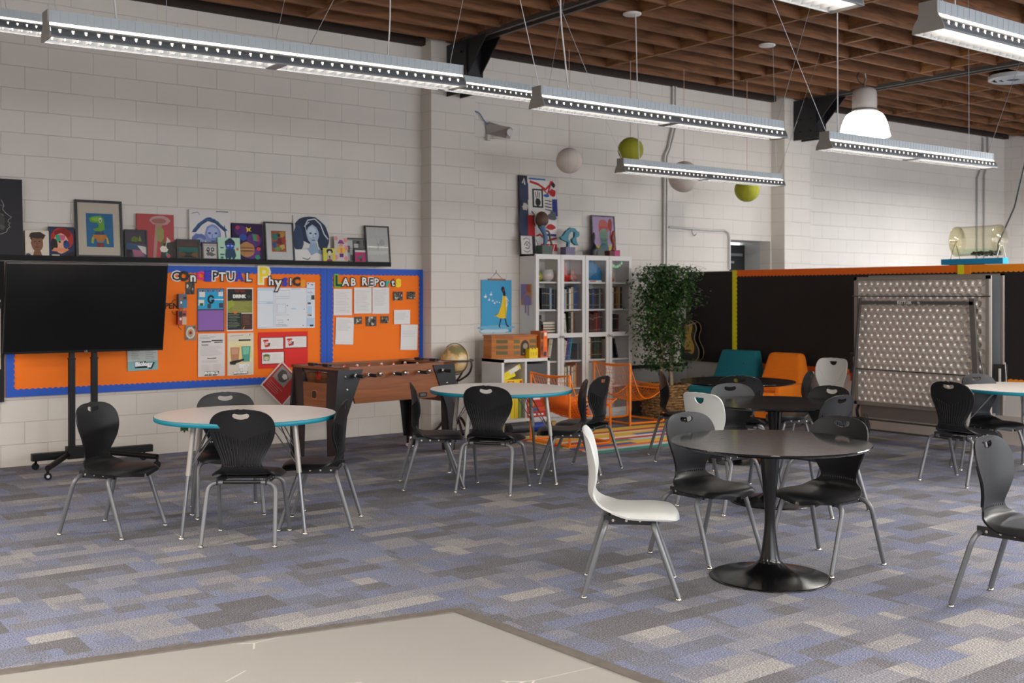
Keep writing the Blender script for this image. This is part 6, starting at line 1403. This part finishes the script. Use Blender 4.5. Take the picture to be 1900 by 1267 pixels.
for k in range(3): mb.b2((.005 + k * .045, -.004, .095), (.03 + k * .045, .02, .118), mat('#e8c80e', .4))
for k in range(3): mb.b2((.02 + k * .035, -.002, .03), (.035 + k * .035, 0, .07), mat('#c8a80e', .5))
mb.build('yellow_basket') ; o = bpy.data.objects['yellow_basket']; o.location = (KX + .40, KF - .0 + .005, KZ1 + .001)
o.location.y = KF - .085 + .09; tag(o, 'small yellow plastic basket in front of the wooden radio', 'basket')
bpy.data.objects['wooden_radio'].location.y = KF + .085
gbox('carton_box', 'tall orange and brown printed carton right of the wooden radio', KX + .585, KX + .685, KF + .03, KF + .22, KZ1 + .001, KZ1 + .31, '#b8622a', cat='box', marks=[r('#e8601a', .45, 0, 1, 1), r('#e6dcd4', .55, .82, .9, .95), r('#5a3a2a', .05, .7, .4, .95), r('#8a4a22', .05, .1, .35, .6), r('#2c3e4e', .45, .05, .85, .22), r('#f07a2a', .5, .4, .95, .7), e('#4a3024', .2, .35, .12, .1)])
# rolled banner under the shelf
mb = MB(); mb.tube([(KX + .10, KF - .03, .055), (KX + .72, KF - .05, .055)], .05, mat('#4a4a4e', .4), 16); mb.tube([(KX + .66, KF - .05, .055), (KX + .735, KF - .052, .055)], .052, mat('#a88a4a', .5), 16); mb.tube([(KX + .40, KF - .04, .055), (KX + .55, KF - .045, .055)], .0515, mat('#1f3f9a', .5), 16)
tag(mb.build('rolled_mat'), 'dark rolled mat with blue and tan bands lying under the cube shelf', 'rolled mat')
mb = MB(); mb.tube(spline([(KX - .03, WY - .03, .86), (KX - .05, WY - .02, .7), (KX - .04, WY - .02, .3), (KX - .03, WY - .02, .1), (KX - .02, WY - .03, .01)], 16), .005, mat('#2c2a2a', .5), 6); tag(mb.build('power_cable'), 'thin dark cable running down the wall behind the cube shelf', 'cable')
# ------------------------------------------------------------------ striped rug and orange wire chairs
RX0, RX1, RY0, RY1 = 7.15, 9.75, 8.17, 9.62
t = thing('rug', 'multicoloured striped rug under the orange wire chairs', 'rug', (RX0, RY0, 0), R(-1))
cols = ['#e6727e', '#f2e4dc', '#f0803a', '#3f66bc', '#ecca62', '#4a9a86', '#c2dae8', '#f2e4dc', '#3f66bc', '#ecc250', '#f0dca6', '#cc4a3e', '#9cc4b4', '#ecc250']
mb = MB(); LX, LY = RX1 - RX0, RY1 - RY0; nS = 14; rr = random.Random(11)
for i in range(nS):
    y0, y1 = LY * i / nS, LY * (i + 1) / nS; x = 0.0
    while x < LX:
        ln = rr.uniform(.7, 2.2); xe = min(LX, x + ln); c = cols[(i + rr.choice([0, 0, 0, 1, 5])) % len(cols)]
        mb.b2((x, y0, 0), (xe, y1, .008 + .0003 * (i % 2)), mat(c, .95)); x = xe
mb.build('woven_stripe', t)
orm = mat('#ff860c', .4, name='orange_enamel')
def wire_chair(x, y, deg, label, cushion):
    t = thing('wire_chair', label, 'chair', (x, y, 0), R(deg), 'orange wire lounge chairs')
    W2, D, HB, HF = .34, .54, .745, .50     # half width, depth, back post height, lip height
    for sy in (-1, 1):
        mb = MB(); r_ = .013; z0 = .022
        mb.tube([(0, sy * W2, HB), (0, sy * W2, .0)], r_, orm, 10)
        mb.build('back_post', t)
        mb = MB(); mb.tube(spline([(0, sy * W2, .025), (D * .5, sy * W2, .024), (D * .92, sy * W2, .024), (D, sy * W2, .05), (D, sy * W2, .13), (D, sy * W2, .42)], 20), r_, orm, 10); mb.build('side_rail', t)
    for a_, b_, r_ in (((0, -W2, .025), (0, W2, .025), .013), ((D, -W2, .028), (D, W2, .028), .013), ((D, -W2, .42), (D, W2, .42), .011)):
        mb = MB(); mb.tube([a_, b_], r_, orm, 10); mb.build('cross_rail', t)
    mb = MB(); mb.tube(spline([(0, -W2, HB), (0.01, 0, HB - .035), (0, W2, HB)], 9), .009, orm, 8); mb.build('cross_rail', t)
    # slung seat: profile from the top of the back, down to the seat and up to the lip
    prof = spline([(.0, HB), (.06, .60), (.12, .46), (.18, .36), (.26, .315), (.36, .325), (.46, .37), (.56, .43), (.64, .475)], 30)
    def S(u, v):
        k = u * (len(prof) - 1); i = min(int(k), len(prof) - 2); f = k - i
        x_ = prof[i][0] * (1 - f) + prof[i + 1][0] * f; z_ = prof[i][1] * (1 - f) + prof[i + 1][1] * f
        s_ = (2 * v - 1); return Vector((x_, s_ * (W2 - .015), z_ - .05 * (1 - s_ * s_) * (1 if .1 < u < .9 else .4)))
    mb = MB()
    for k in range(15): mb.tube([S(u / 24, k / 14) for u in range(25)], .0022 if 0 < k < 14 else .007, orm, 5)
    for k in range(31): mb.tube([S(k / 30, v / 8) for v in range(9)], .0022 if 0 < k < 30 else .007, orm, 5)
    mb.build('wire_mesh', t)
    if cushion:
        pass
    return t
w1 = wire_chair(7.20, 8.95, -2, 'nearer orange wire sling chair with an orange cushion on the striped rug', True)
w2 = wire_chair(9.02, 10.0, -2, 'farther orange wire sling chair at the back edge of the rug', False)
# cushion
mb = MB()
def cush(u, v):
    a = u * 2 * math.pi; b = -math.pi / 2 + v * math.pi
    ca, sa, cb = math.cos(a), math.sin(a), math.cos(b)
    sx = math.copysign(abs(ca) ** .6, ca) * cb ** .45 if cb > 1e-6 else 0; sy = math.copysign(abs(sa) ** .6, sa) * cb ** .45 if cb > 1e-6 else 0
    return (.22 * sx, .25 * sy, .085 * math.sin(b) + .02 * math.sin(3 * a) * cb)
mb.grid(cush, 36, 16, mat('#ee6a14', .85, bump=.2, nscale=60))
o = mb.build('cushion', None, (7.43, 8.97, .40), (0, R(28), R(-2))); tag(o, 'orange fabric cushion lying in the nearer orange wire chair', 'cushion')
mb = MB()
for i in range(5):
    for j in range(3): mb.box((-.02 + .028 * i - .01 * j, -.262, -.04 + .035 * j + .004 * i), (.016, .004, .026), mat('#2a2a58', .8), rot=(0, .5, 0))
mb.build('dark_pattern', o)

# ------------------------------------------------------------------ potted ficus
fx, fy = 9.96, 10.0
t = thing('potted_tree', 'tall leafy ficus tree in a woven basket between the bookcase and the display board', 'potted plant', (fx, fy, 0))
m, nt, b_ = nodes_of('wicker'); tc = nt.nodes.new('ShaderNodeTexCoord')
br = nt.nodes.new('ShaderNodeTexNoise'); br.inputs['Scale'].default_value = 22; mp = nt.nodes.new('ShaderNodeMapping'); mp.inputs['Scale'].default_value = (1, 1, 2.2)
nt.links.new(tc.outputs['Object'], mp.inputs[0]); nt.links.new(mp.outputs[0], br.inputs['Vector'])
cr = nt.nodes.new('ShaderNodeValToRGB'); cr.color_ramp.elements[0].position = .35; cr.color_ramp.elements[0].color = rgb('#5a3c20'); cr.color_ramp.elements[1].position = .65; cr.color_ramp.elements[1].color = rgb('#b08a58')
nt.links.new(br.outputs['Fac'], cr.inputs[0]); nt.links.new(cr.outputs[0], b_.inputs['Base Color']); b_.inputs['Roughness'].default_value = .8
mb = MB(); hw = .27
for k in range(13):
    z = .018 + k * .034; s_ = hw * (.9 + .1 * min(1, k / 8)) ; n = 56; pts = []
    for i in range(n + 1):
        a = 2 * math.pi * i / n; rr_ = s_ * (1 / max(abs(math.cos(a)), abs(math.sin(a)))) ** .55
        wv = .010 * math.sin(14 * a + (math.pi if k % 2 else 0)); pts.append(((rr_ + wv) * math.cos(a), (rr_ + wv) * math.sin(a), z + .004 * math.sin(9 * a + k)))
    mb.tube(pts, .0195, m, 6, cap=False)
mb.lathe([(0, .01), (hw * .93, .01), (hw * .97, .42), (0, .40)], mat('#2e2018', .9), 24); mb.build('basket', t)
bark = wood_mat('ficus_bark', '#8d7a62', '#b5a48c', (6, 6, 1), .85)
rnd = random.Random(3); tips = []
for (x0, y0, x1, y1, r0, top) in ((-.09, -.03, -.14, .0, .024, 1.25), (.05, -.02, .13, .0, .026, 1.55), (-.02, .05, -.05, .06, .02, 1.35), (.10, .04, .2, .05, .018, 1.2)):
    pts = [(x0 + (x1 - x0) * q + .018 * math.sin(q * 9 + x0 * 40), y0 + (y1 - y0) * q, .40 + (top - .40) * q) for q in [i / 12 for i in range(13)]]
    mb = MB(); mb.tube(pts, r0, bark, 8, radii=[r0 * (1 - .6 * i / 12) for i in range(13)])
    for q in range(5, 13):
        for b in range(3):
            a = rnd.uniform(0, 6.28); el_ = rnd.uniform(.2, 1.1); ln = rnd.uniform(.16, .40); p0 = Vector(pts[q])
            d = Vector((math.cos(a) * math.cos(el_), math.sin(a) * math.cos(el_) * .75, math.sin(el_)))
            p1 = p0 + d * ln * .6; p2 = p0 + d * ln + Vector((0, 0, -.03))
            mb.tube([p0, p1, p2], .004, bark, 5, radii=[.006, .004, .002]); tips.append((p1, p2))
    mb.build('trunk', t)
leafm = []
for c in ('#2a4a1e', '#3a5f28', '#233d1c', '#55782f', '#2e5024'): leafm.append(mat(c, .45, name='ficus_leaf'))
def leaf_geo(mb, p, d, up, s, m):
    d = d.normalized(); sd = d.cross(up); 
    if sd.length < 1e-4: sd = Vector((1, 0, 0))
    sd.normalize(); n = sd.cross(d)
    vs = [p, p + d * s * .35 + sd * s * .2, p + d * s * .7 + sd * s * .16, p + d * s + n * s * -.08, p + d * s * .7 - sd * s * .16, p + d * s * .35 - sd * s * .2, p + d * s * .5 + n * s * .06]
    mb.add(vs, [(0, 1, 6), (1, 2, 6), (2, 3, 6), (3, 4, 6), (4, 5, 6), (5, 0, 6)], m)
mb = MB()
# outline of the crown in (x, z), wider low than high, as the plant stands
def crown_ok(p):
    z = p.z
    if z < .62 or z > 1.97: return False
    wmax = .28 + .20 * min(1, (z - .62) / .35) if z < 1.5 else .48 - .12 * max(0, (z - 1.6) / .37)
    if z < 1.1: wmax *= .92
    if z < 1.42 and p.x > .17: return False
    return abs(p.x - (.0 if z < 1.2 else -.0)) < wmax + .04 * math.sin(z * 19 + (3 if p.x > 0 else 0)) and abs(p.y) < .34
cnt = 0
while cnt < 8200:
    x = rnd.gauss(0, .26); y = rnd.gauss(0, .17); z = rnd.uniform(.62, 1.95)
    pp = Vector((x, y, z))
    if not crown_ok(pp): continue
    # clumps with gaps between them
    g = math.sin(x * 17 + 1.3) * math.sin(z * 14 + .7 + y * 6) + .5 * math.sin(x * 31 + z * 23)
    if g < -.45 and rnd.random() < .7: continue
    if z < 1.0 and rnd.random() < .5: continue
    a = rnd.uniform(0, 6.28); d = Vector((math.cos(a), math.sin(a), rnd.uniform(-1.0, .25)))
    leaf_geo(mb, pp, d, Vector((0, 0, 1)), rnd.uniform(.045, .075), leafm[rnd.choice([0, 0, 1, 1, 2, 2, 3, 4, 4])]); cnt += 1
# sprays reaching up and out at the top left and right
for sx, sz, ex, ez in ((-.2, 1.7, -.46, 1.83), (-.1, 1.75, -.3, 1.97), (-.05, 1.8, -.12, 2.0), (.1, 1.8, .2, 1.99), (.2, 1.75, .42, 1.98), (.3, 1.7, .5, 1.86), (-.3, 1.5, -.52, 1.66), (.0, 1.8, .05, 1.98), (-.35, 1.2, -.54, 1.35)):
    for q in range(16):
        f = q / 15; pp = Vector((sx + (ex - sx) * f, rnd.uniform(-.05, .05), sz + (ez - sz) * f - .02 * f)) + Vector((rnd.uniform(-.03, .03), 0, rnd.uniform(-.03, .03)))
        a = rnd.uniform(0, 6.28); leaf_geo(mb, pp, Vector((math.cos(a), math.sin(a) * .4, rnd.uniform(-.8, .3))), Vector((0, 1, 0)), rnd.uniform(.035, .055), leafm[rnd.choice([0, 1, 2, 4])])
o = mb.build('foliage', t, fix=False); o['kind'] = 'stuff'

# ------------------------------------------------------------------ guitar on the partition behind the tree
gy0, gz0 = on_side(1283, 628, PX - .07)
t = thing('guitar', 'black acoustic guitar with amber pickguard hanging behind the potted tree', 'guitar', (PX - .065, gy0 + .02, gz0 - .31))
body = spline([(0, 0), (.13, .01), (.19, .07), (.195, .16), (.15, .24), (.115, .31), (.125, .38), (.15, .44), (.13, .51), (.06, .55), (0, .555)], 30)
out = [(a, b) for a, b in body] + [(-a, b) for a, b in body[::-1][1:-1]]
gk = mat('#0c0b0c', .2)
mb = MB(); mb.prism(out, -.045, .045, gk, axis='X'); mb.build('body', t)
mb = MB(); mb.tube([(-.046, a * 1.0, b) for a, b in out + out[:1]], .004, mat('#b59a6a', .4), 6, cap=False); mb.tube([(.046, a, b) for a, b in out + out[:1]], .003, mat('#b59a6a', .4), 6, cap=False); mb.build('binding', t)
pg2 = spline([(.0, .12), (.075, .10), (.11, .16), (.10, .24), (.06, .31), (.055, .38), (.075, .44), (.07, .50), (.0, .52), (-.06, .5), (-.06, .4), (-.05, .3), (-.08, .2), (-.06, .13), (.0, .12)], 40)
mb = MB(); mb.prism([(-a, b) for a, b in pg2[:-1]], -.052, -.046, mat('#b8903c', .3, noise=.35, nscale=14), axis='X'); mb.build('pickguard', t)
mb = MB(); mb.prism([(-.026, .5), (.026, .5), (.022, .98), (-.022, .98)], -.058, -.03, mat('#2c1c14', .4), axis='X'); mb.build('neck', t)
mb = MB(); mb.prism([(-.03, .98), (.03, .98), (.035, 1.13), (-.035, 1.13)], -.05, -.03, gk, axis='X'); mb.build('headstock', t)
mb = MB(); mb.b2((-.066, -.06, .13), (-.052, .06, .155), mat('#1c1410', .4)); mb.build('bridge', t)
mb = MB(); mb.tube([(.062, 0, 1.02), (-.05, 0, 1.02)], .006, mat('#8a8680', .4, .6), 8); mb.build('wall_hook', t)

# ------------------------------------------------------------------ lounge armchairs at the partition
def armchair(name, label, x, y, deg, col, rounded, W_=.72):
    m = mat(col, .9, name='upholstery', noise=.08, nscale=60, bump=.25)
    t = thing(name, label, 'armchair', (x, y, 0), R(deg), 'upholstered lounge chairs by the partition')
    h = W_ / 2
    # seat faces +x; back at -x
    def slab(nm, pts_bot, pts_top, r_=.04):
        N = len(pts_bot); mb = MB()
        mb.add(pts_bot + pts_top, [tuple(range(N)), tuple(range(N, 2 * N))[::-1]] + [(i, (i + 1) % N, N + (i + 1) % N, N + i) for i in range(N)], m)
        o = mb.build(nm, t); bv = o.modifiers.new('bevel', 'BEVEL'); bv.width = r_; bv.segments = 4; bv.limit_method = 'NONE'
        for p in o.data.polygons: p.use_smooth = True
        return o
    # backrest: tapering slab, thicker and wider at the seat
    if rounded:
        slab('backrest', [(-.42, -h, .30), (-.14, -h * .98, .30), (-.14, h * .98, .30), (-.42, h, .30)], [(-.44, -h * .70, .86), (-.30, -h * .70, .86), (-.30, h * .64, .86), (-.44, h * .64, .86)], .055)
    else:
        slab('backrest', [(-.42, -h, .30), (-.12, -h, .30), (-.12, h, .30), (-.42, h, .30)], [(-.46, -h * .80, .86), (-.34, -h * .80, .86), (-.34, h * .66, .86), (-.46, h * .66, .86)], .022)
    slab('seat_cushion', [(-.20, -h + .06, .22), (.36, -h + .06, .20), (.36, h - .06, .20), (-.20, h - .06, .22)], [(-.20, -h + .06, .40), (.37, -h + .06, .42), (.37, h - .06, .42), (-.20, h - .06, .40)], .03)
    for sy in (-1, 1):
        slab('arm', [(-.40, sy * (h - .0), .12), (.34, sy * (h - .0), .12), (.34, sy * (h - .09), .12), (-.40, sy * (h - .09), .12)], [(-.30, sy * (h + .02), .52), (.30, sy * (h + .02), .50), (.30, sy * (h - .07), .50), (-.30, sy * (h - .07), .52)] if sy > 0 or True else None, .03)
    mb = MB(); mb.b2((-.38, -h + .03, .12), (.33, h - .03, .2), m); mb.build('base', t)
    for sx in (-.3, .27):
        for sy in (-1, 1):
            mb = MB(); mb.lathe([(.014, 0), (.022, .13)], mat('#3a2a20', .5), 10, (sx, sy * (h - .08), 0)); mb.build('leg', t)
    if not rounded:
        for yy, zz in ((-.12, .62), (.10, .70), (.12, .50), (-.10, .46)):
            mb = MB(); mb.lathe([(.012, 0), (.012, .004), (0, .008)], mat('#1a5a66', .7) if zz > .5 or yy > 0 else mat('#c9d4d6', .3), 10, M=Matrix.Translation((-.12 - (zz - .3) / .56 * .22 + .002, yy, zz)) @ Matrix.Rotation(R(62), 4, 'Y')); mb.build('button', t)
    return t
armchair('armchair', 'teal upholstered lounge chair against the black display board', 10.45, 9.47, 186, '#14707c', False)
armchair('armchair', 'orange rounded upholstered lounge chair beside the teal one', 10.45, 8.74, 184, '#f08010', True, .70)

# ------------------------------------------------------------------ folded table-tennis table
TX = 10.1; ty0 = 5.72; ty1 = 7.26
t = thing('folded_tennis_table', 'folded silver outdoor table-tennis table with dimpled underside and black frame bars', 'table tennis table', (TX, ty0, 0))
alu = mat('#cdc5bd', .33, .45, name='dimpled_aluminium'); aluf = mat('#8d8680', .45, .5); gtube = mat('#3a3836', .5)
WT = ty1 - ty0; Z0, Z1 = .395, 1.765
def half(nm, xo, face):
    mb = MB(); mb.b2((xo, 0, Z0), (xo + .018, WT, Z1), mat('#27506a', .4) if not face else alu)
    # sheet with pressed dimples
    if face:
        NY, NZ = 19, 19; sy_ = (WT - .08) / NY; sz_ = (Z1 - Z0 - .08) / NZ; rd_ = .034
        for j in range(NZ):
            for i in range(NY - (j % 2)):
                cy_ = .04 + (i + .5 + (j % 2) * .5) * sy_; cz_ = Z0 + .04 + (j + .5) * sz_
                vs = []; fs = []
                for q, (rr__, dd) in enumerate(((rd_ + .004, -.0005), (rd_, -.001), (rd_ * .84, .013), (rd_ * .5, .022), (0.001, .025))):
                    for k in range(12): vs.append((xo - .0195 + dd, cy_ + rr__ * math.cos(k * math.pi / 6), cz_ + rr__ * math.sin(k * math.pi / 6)))
                for q in range(4):
                    for k in range(12): fs.append((q * 12 + k, q * 12 + (k + 1) % 12, (q + 1) * 12 + (k + 1) % 12, (q + 1) * 12 + k))
                mb.add(vs, fs, alu, True)
        # face sheet drawn between the dimples as a grid with square openings
        ys = [0.02, .04] + [.04 + (i + .5) * sy_ * .5 for i in range(0)] 
        for j in range(NZ):
            za, zb_ = Z0 + .04 + j * sz_, Z0 + .04 + (j + 1) * sz_; off = (j % 2) * .5; n = NY - (j % 2)
            cz_ = (za + zb_) / 2
            for i in range(n):
                ya_ = .04 + (i + off) * sy_; yb__ = ya_ + sy_; cy_ = (ya_ + yb__) / 2
                ring = [(cy_ + (rd_ + .004) * math.cos(k * math.pi / 6), cz_ + (rd_ + .004) * math.sin(k * math.pi / 6)) for k in range(12)]
                sq = []
                for k in range(12):
                    c_, s_ = math.cos(k * math.pi / 6), math.sin(k * math.pi / 6); f = 1 / max(abs(c_), abs(s_)); sq.append((cy_ + sy_ / 2 * c_ * f, cz_ + sz_ / 2 * s_ * f))
                X_ = xo - .020
                vs = [(X_, a, b) for a, b in ring] + [(X_, a, b) for a, b in sq]
                mb.add(vs, [(k, (k + 1) % 12, 12 + (k + 1) % 12, 12 + k) for k in range(12)], alu)
                for cy2, cz2, k in ((ya_, za, 7), (yb__, za, 10), (yb__, zb_, 1), (ya_, zb_, 4)): 
                    mb.add([(X_, cy2, cz2), (X_,) + sq[k % 12], (X_,) + sq[(k + 1) % 12]], [(0, 1, 2)], alu)
            if j % 2:
                for a, b in ((.04, .04 + sy_ / 2), (WT - .04 - sy_ / 2, WT - .04)): mb.add([(xo - .02, a, za), (xo - .02, b, za), (xo - .02, b, zb_), (xo - .02, a, zb_)], [(0, 1, 2, 3)], alu)
    o = mb.build(nm, t)
    mb = MB()
    for a, b in (((xo - .035, 0, Z0), (xo, WT, Z0 + .035)), ((xo - .035, 0, Z1 - .035), (xo, WT, Z1)), ((xo - .035, 0, Z0), (xo, .035, Z1)), ((xo - .035, WT - .035, Z0), (xo, WT, Z1))): mb.b2(a, b, aluf)
    mb.build('edge_frame', t)
    return o
half('playing_half', .0, True)
mb = MB(); mb.b2((.14, -.04, Z0), (.16, WT - .06, Z1 + .015), mat('#8a929a', .4, .3)); mb.b2((.138, -.045, Z0), (.17, -.02, Z1 + .018), aluf); mb.b2((.138, -.045, Z1), (.17, WT - .06, Z1 + .018), aluf); mb.build('playing_half', t)
mb = MB()
for z in (Z1 - .205, Z0 + .385): mb.tube([(-.045, -.02 if z > 1 else .02, z), (-.045, WT + .02, z)], .007, gtube, 6)
mb.build('cross_wire', t)
yl, yr = WT - .10, .12     # left/right in the picture = large/small y
mb = MB(); mb.tube([(-.06, yl, Z1 - .22), (-.09, yl + .10, .35), (-.09, yl + .10, .12)], .017, gtube, 8); mb.build('frame_leg', t)
mb = MB(); mb.box((-.06, yr - .0 + .02, 1.15), (.03, .055, .78), mat('#55524e', .5), rot=(R(-3), 0, 0)); mb.build('frame_leg', t)
mb = MB(); mb.b2((-.075, yr + .02, 1.475), (-.055, yl, 1.51), mat('#4a4744', .5)); vs, fs = text_geo('KETTLER', .042, .0014); yc_ = (yr + yl) / 2 + .12
mb.add([(-.0765, yc_ - a, 1.493 + b) for a, b, _ in vs], fs, mat('#e0dcd8', .4)); mb.box((-.0765, yc_ - .165, 1.493), (.001, .03, .018), mat('#b9b5b0', .4), rot=(.4, 0, 0)); mb.build('name_bar', t, fix=False)
mb = MB(); mb.tube([(-.07, yr - .04, 1.02), (-.09, yr - .10, .78)], .008, gtube, 6); mb.tube([(-.07, yr - .06, .78), (-.06, yr - .10, .42)], .012, gtube, 6); mb.build('brace', t)
for y in (-.06, WT + .06):
    mb = MB(); mb.b2((.04, y - .055, .66 if y < 0 else .72), (.10, y + .055, .90 if y < 0 else .94), mat('#141416', .5)); b_o = mb.build('net_post_box', t)
    mb = MB(); mb.b2((.032, y - .02, .70 if y < 0 else .76), (.04, y, .86 if y < 0 else .90), mat('#c9c6c2', .5)); mb.build('strip', b_o)
mb = MB(); mb.tube(spline([(.06, -.11, .92), (.05, -.125, .8), (.06, -.12, .68), (.07, -.10, .55)], 12), .003, mat('#c9c6c2', .5), 5); mb.build('net_cord', t)
mb = MB()
for z in (.245, .135): mb.tube([(-.02, -.05, z), (-.02, WT + .05, z)], .011, gtube, 6)
mb.tube([(.0, -.1, .05), (.0, WT + .02, .05)], .007, mat('#a89a88', .4, .4), 6)
for y in (WT - .12, WT - .16): mb.tube([(-.02, y, .30), (-.02, y - .02, .13)], .009, gtube, 6)
mb.build('lower_rail', t)
for x, y in ((.14, WT + .03), (.14, .05)):
    mb = MB(); mb.tube([(x, y - .03, .12), (x, y + .03, .12)], .12, mat('#1a1a1c', .6), 28); wo = mb.build('wheel', t)
    mb = MB(); mb.tube([(x, y - .034, .12), (x, y + .034, .12)], .045, mat('#5a5856', .4), 16); mb.build('hub', wo)
    mb = MB(); mb.tube(spline([(x - .0, y, .12), (x - .08, y, .30), (x - .05, y, .38)], 8), .016, mat('#1a1a1c', .6), 8); mb.build('fork', wo)
mb = MB(); mb.b2((.05, 0.02, Z0 - .14), (.12, WT - .02, Z0 + .02), aluf); mb.build('under_beam', t)
# red strip at the partition left of it
yy, zz = on_side(1583, 715, PX - .04)
mb = MB(); mb.b2((PX - .055, yy - .02, .55), (PX - .02, yy + .03, .84), mat('#b8301a', .5)); tag(mb.build('red_strip'), 'red upright strip between the distant white chair and the folded table', 'strip')
# big sheet-metal guard along the partition foot
mb = MB(); mb.b2((PX - .03, 5.75, .0), (PX - .002, 7.9, .30), mat('#bcb2a9', .5, .1)); struct(mb.build('baseboard_partition'))

# ------------------------------------------------------------------ clear drum on its blue tray on top of the partition
ya, _ = on_side(1748, 484, PX + .02); yb2, _ = on_side(1862, 484, PX + .02)
trayb = mat('#0c86b4', .45)
LT = ya - yb2
mb = MB(); mb.b2((0, 0, 0), (.11, LT, .062), trayb); mb.b2((0, -.004, 0), (.11, 0, .062), mat('#2ab0e0', .4))
o = mb.build('blue_box', None, (PX + .0, yb2, 1.906)); tag(o, 'blue box edge on top of the display wall in front of the clear drum', 'box')
mb = MB(); mb.b2((PX + .125, yb2 + .27, 0), (PX + .5, ya - .02, 1.966), mat('#b9b5ae', .6)); tag(mb.build('storage_cabinet'), 'plain pale cabinet behind the display wall, under the clear drum', 'cabinet')
t = thing('raffle_drum', 'clear yellowish acrylic drum standing above the display wall behind the blue box', 'drum', (PX + .31, (ya + yb2) / 2 + .10, 1.967))
ac = glass_mat('yellowed_acrylic', (.975, .955, .85), .06, .06)
LD = .50; rD = .165; zc = .205
M_ = Matrix.Translation((0, 0, zc)) @ Matrix.Rotation(R(90), 4, 'X')
mb = MB(); mb.lathe([(rD, -LD / 2), (rD, LD / 2)], ac, 40, M=M_); mb.build('cylinder', t, fix=False)
for sy in (-1, 1):
    mb = MB(); mb.lathe([(0, 0), (rD + .006, 0), (rD + .006, .008), (0, .008)], ac, 40, M=Matrix.Translation((0, sy * LD / 2, zc)) @ Matrix.Rotation(R(90), 4, 'X')); mb.build('end_disc', t)
    mb = MB(); mb.tube([(-.10, sy * (LD / 2 + .02), 0.001), (0, sy * (LD / 2 + .02), zc), (.10, sy * (LD / 2 + .02), 0.001)], .006, mat('#d8d6cc', .3), 8); mb.build('support', t)
mb = MB(); mb.tube([(0, LD / 2, zc), (0, LD / 2 + .085, zc)], .006, mat('#b0705a', .4), 8); mb.build('handle', t)
mb = MB(); rr = random.Random(8)
for i in range(60):
    y = rr.uniform(-LD / 2 + .05, LD / 2 - .16); z = .05 + rr.random() * .03; mb.box((rr.uniform(-.04, .04), y - .04, z), (.05, .03, .002), mat(rr.choice(['#2f3a2c', '#3f4a38', '#8a9488', '#1f2a22']), .7), rot=(rr.uniform(-1, 1), rr.uniform(-1, 1), rr.uniform(0, 3)))
o = mb.build('paper_slips', t); o['kind'] = 'stuff'
mb = MB(); mb.grid(lambda u, v: ((rD - .006) * math.sin(-1.0 + 2.0 * u), -LD / 2 + .01 + (LD - .02) * v, zc - (rD - .006) * math.cos(-1.0 + 2.0 * u)), 16, 2, glass_mat('greenish_film', (.85, .95, .91), .05, .1)); mb.build('green_liner', t)

# folded picture book lying on the floor before the orange armchair
mb = MB(); mb.b2((0, 0, 0), (.30, .50, .012), mat('#d8cfc2', .6)); mb.b2((.02, .02, .012), (.28, .22, .014), mat('#cfd8dc', .6)); mb.b2((.02, .24, .012), (.28, .36, .014), mat('#3f9c92', .6)); mb.b2((.02, .37, .012), (.28, .48, .014), mat('#e2b49a', .6))
o = mb.build('open_magazine', None, (9.60, 8.42, .001)); tag(o, 'open pale and teal magazine on the carpet under the black tables, before the orange armchair', 'magazine')
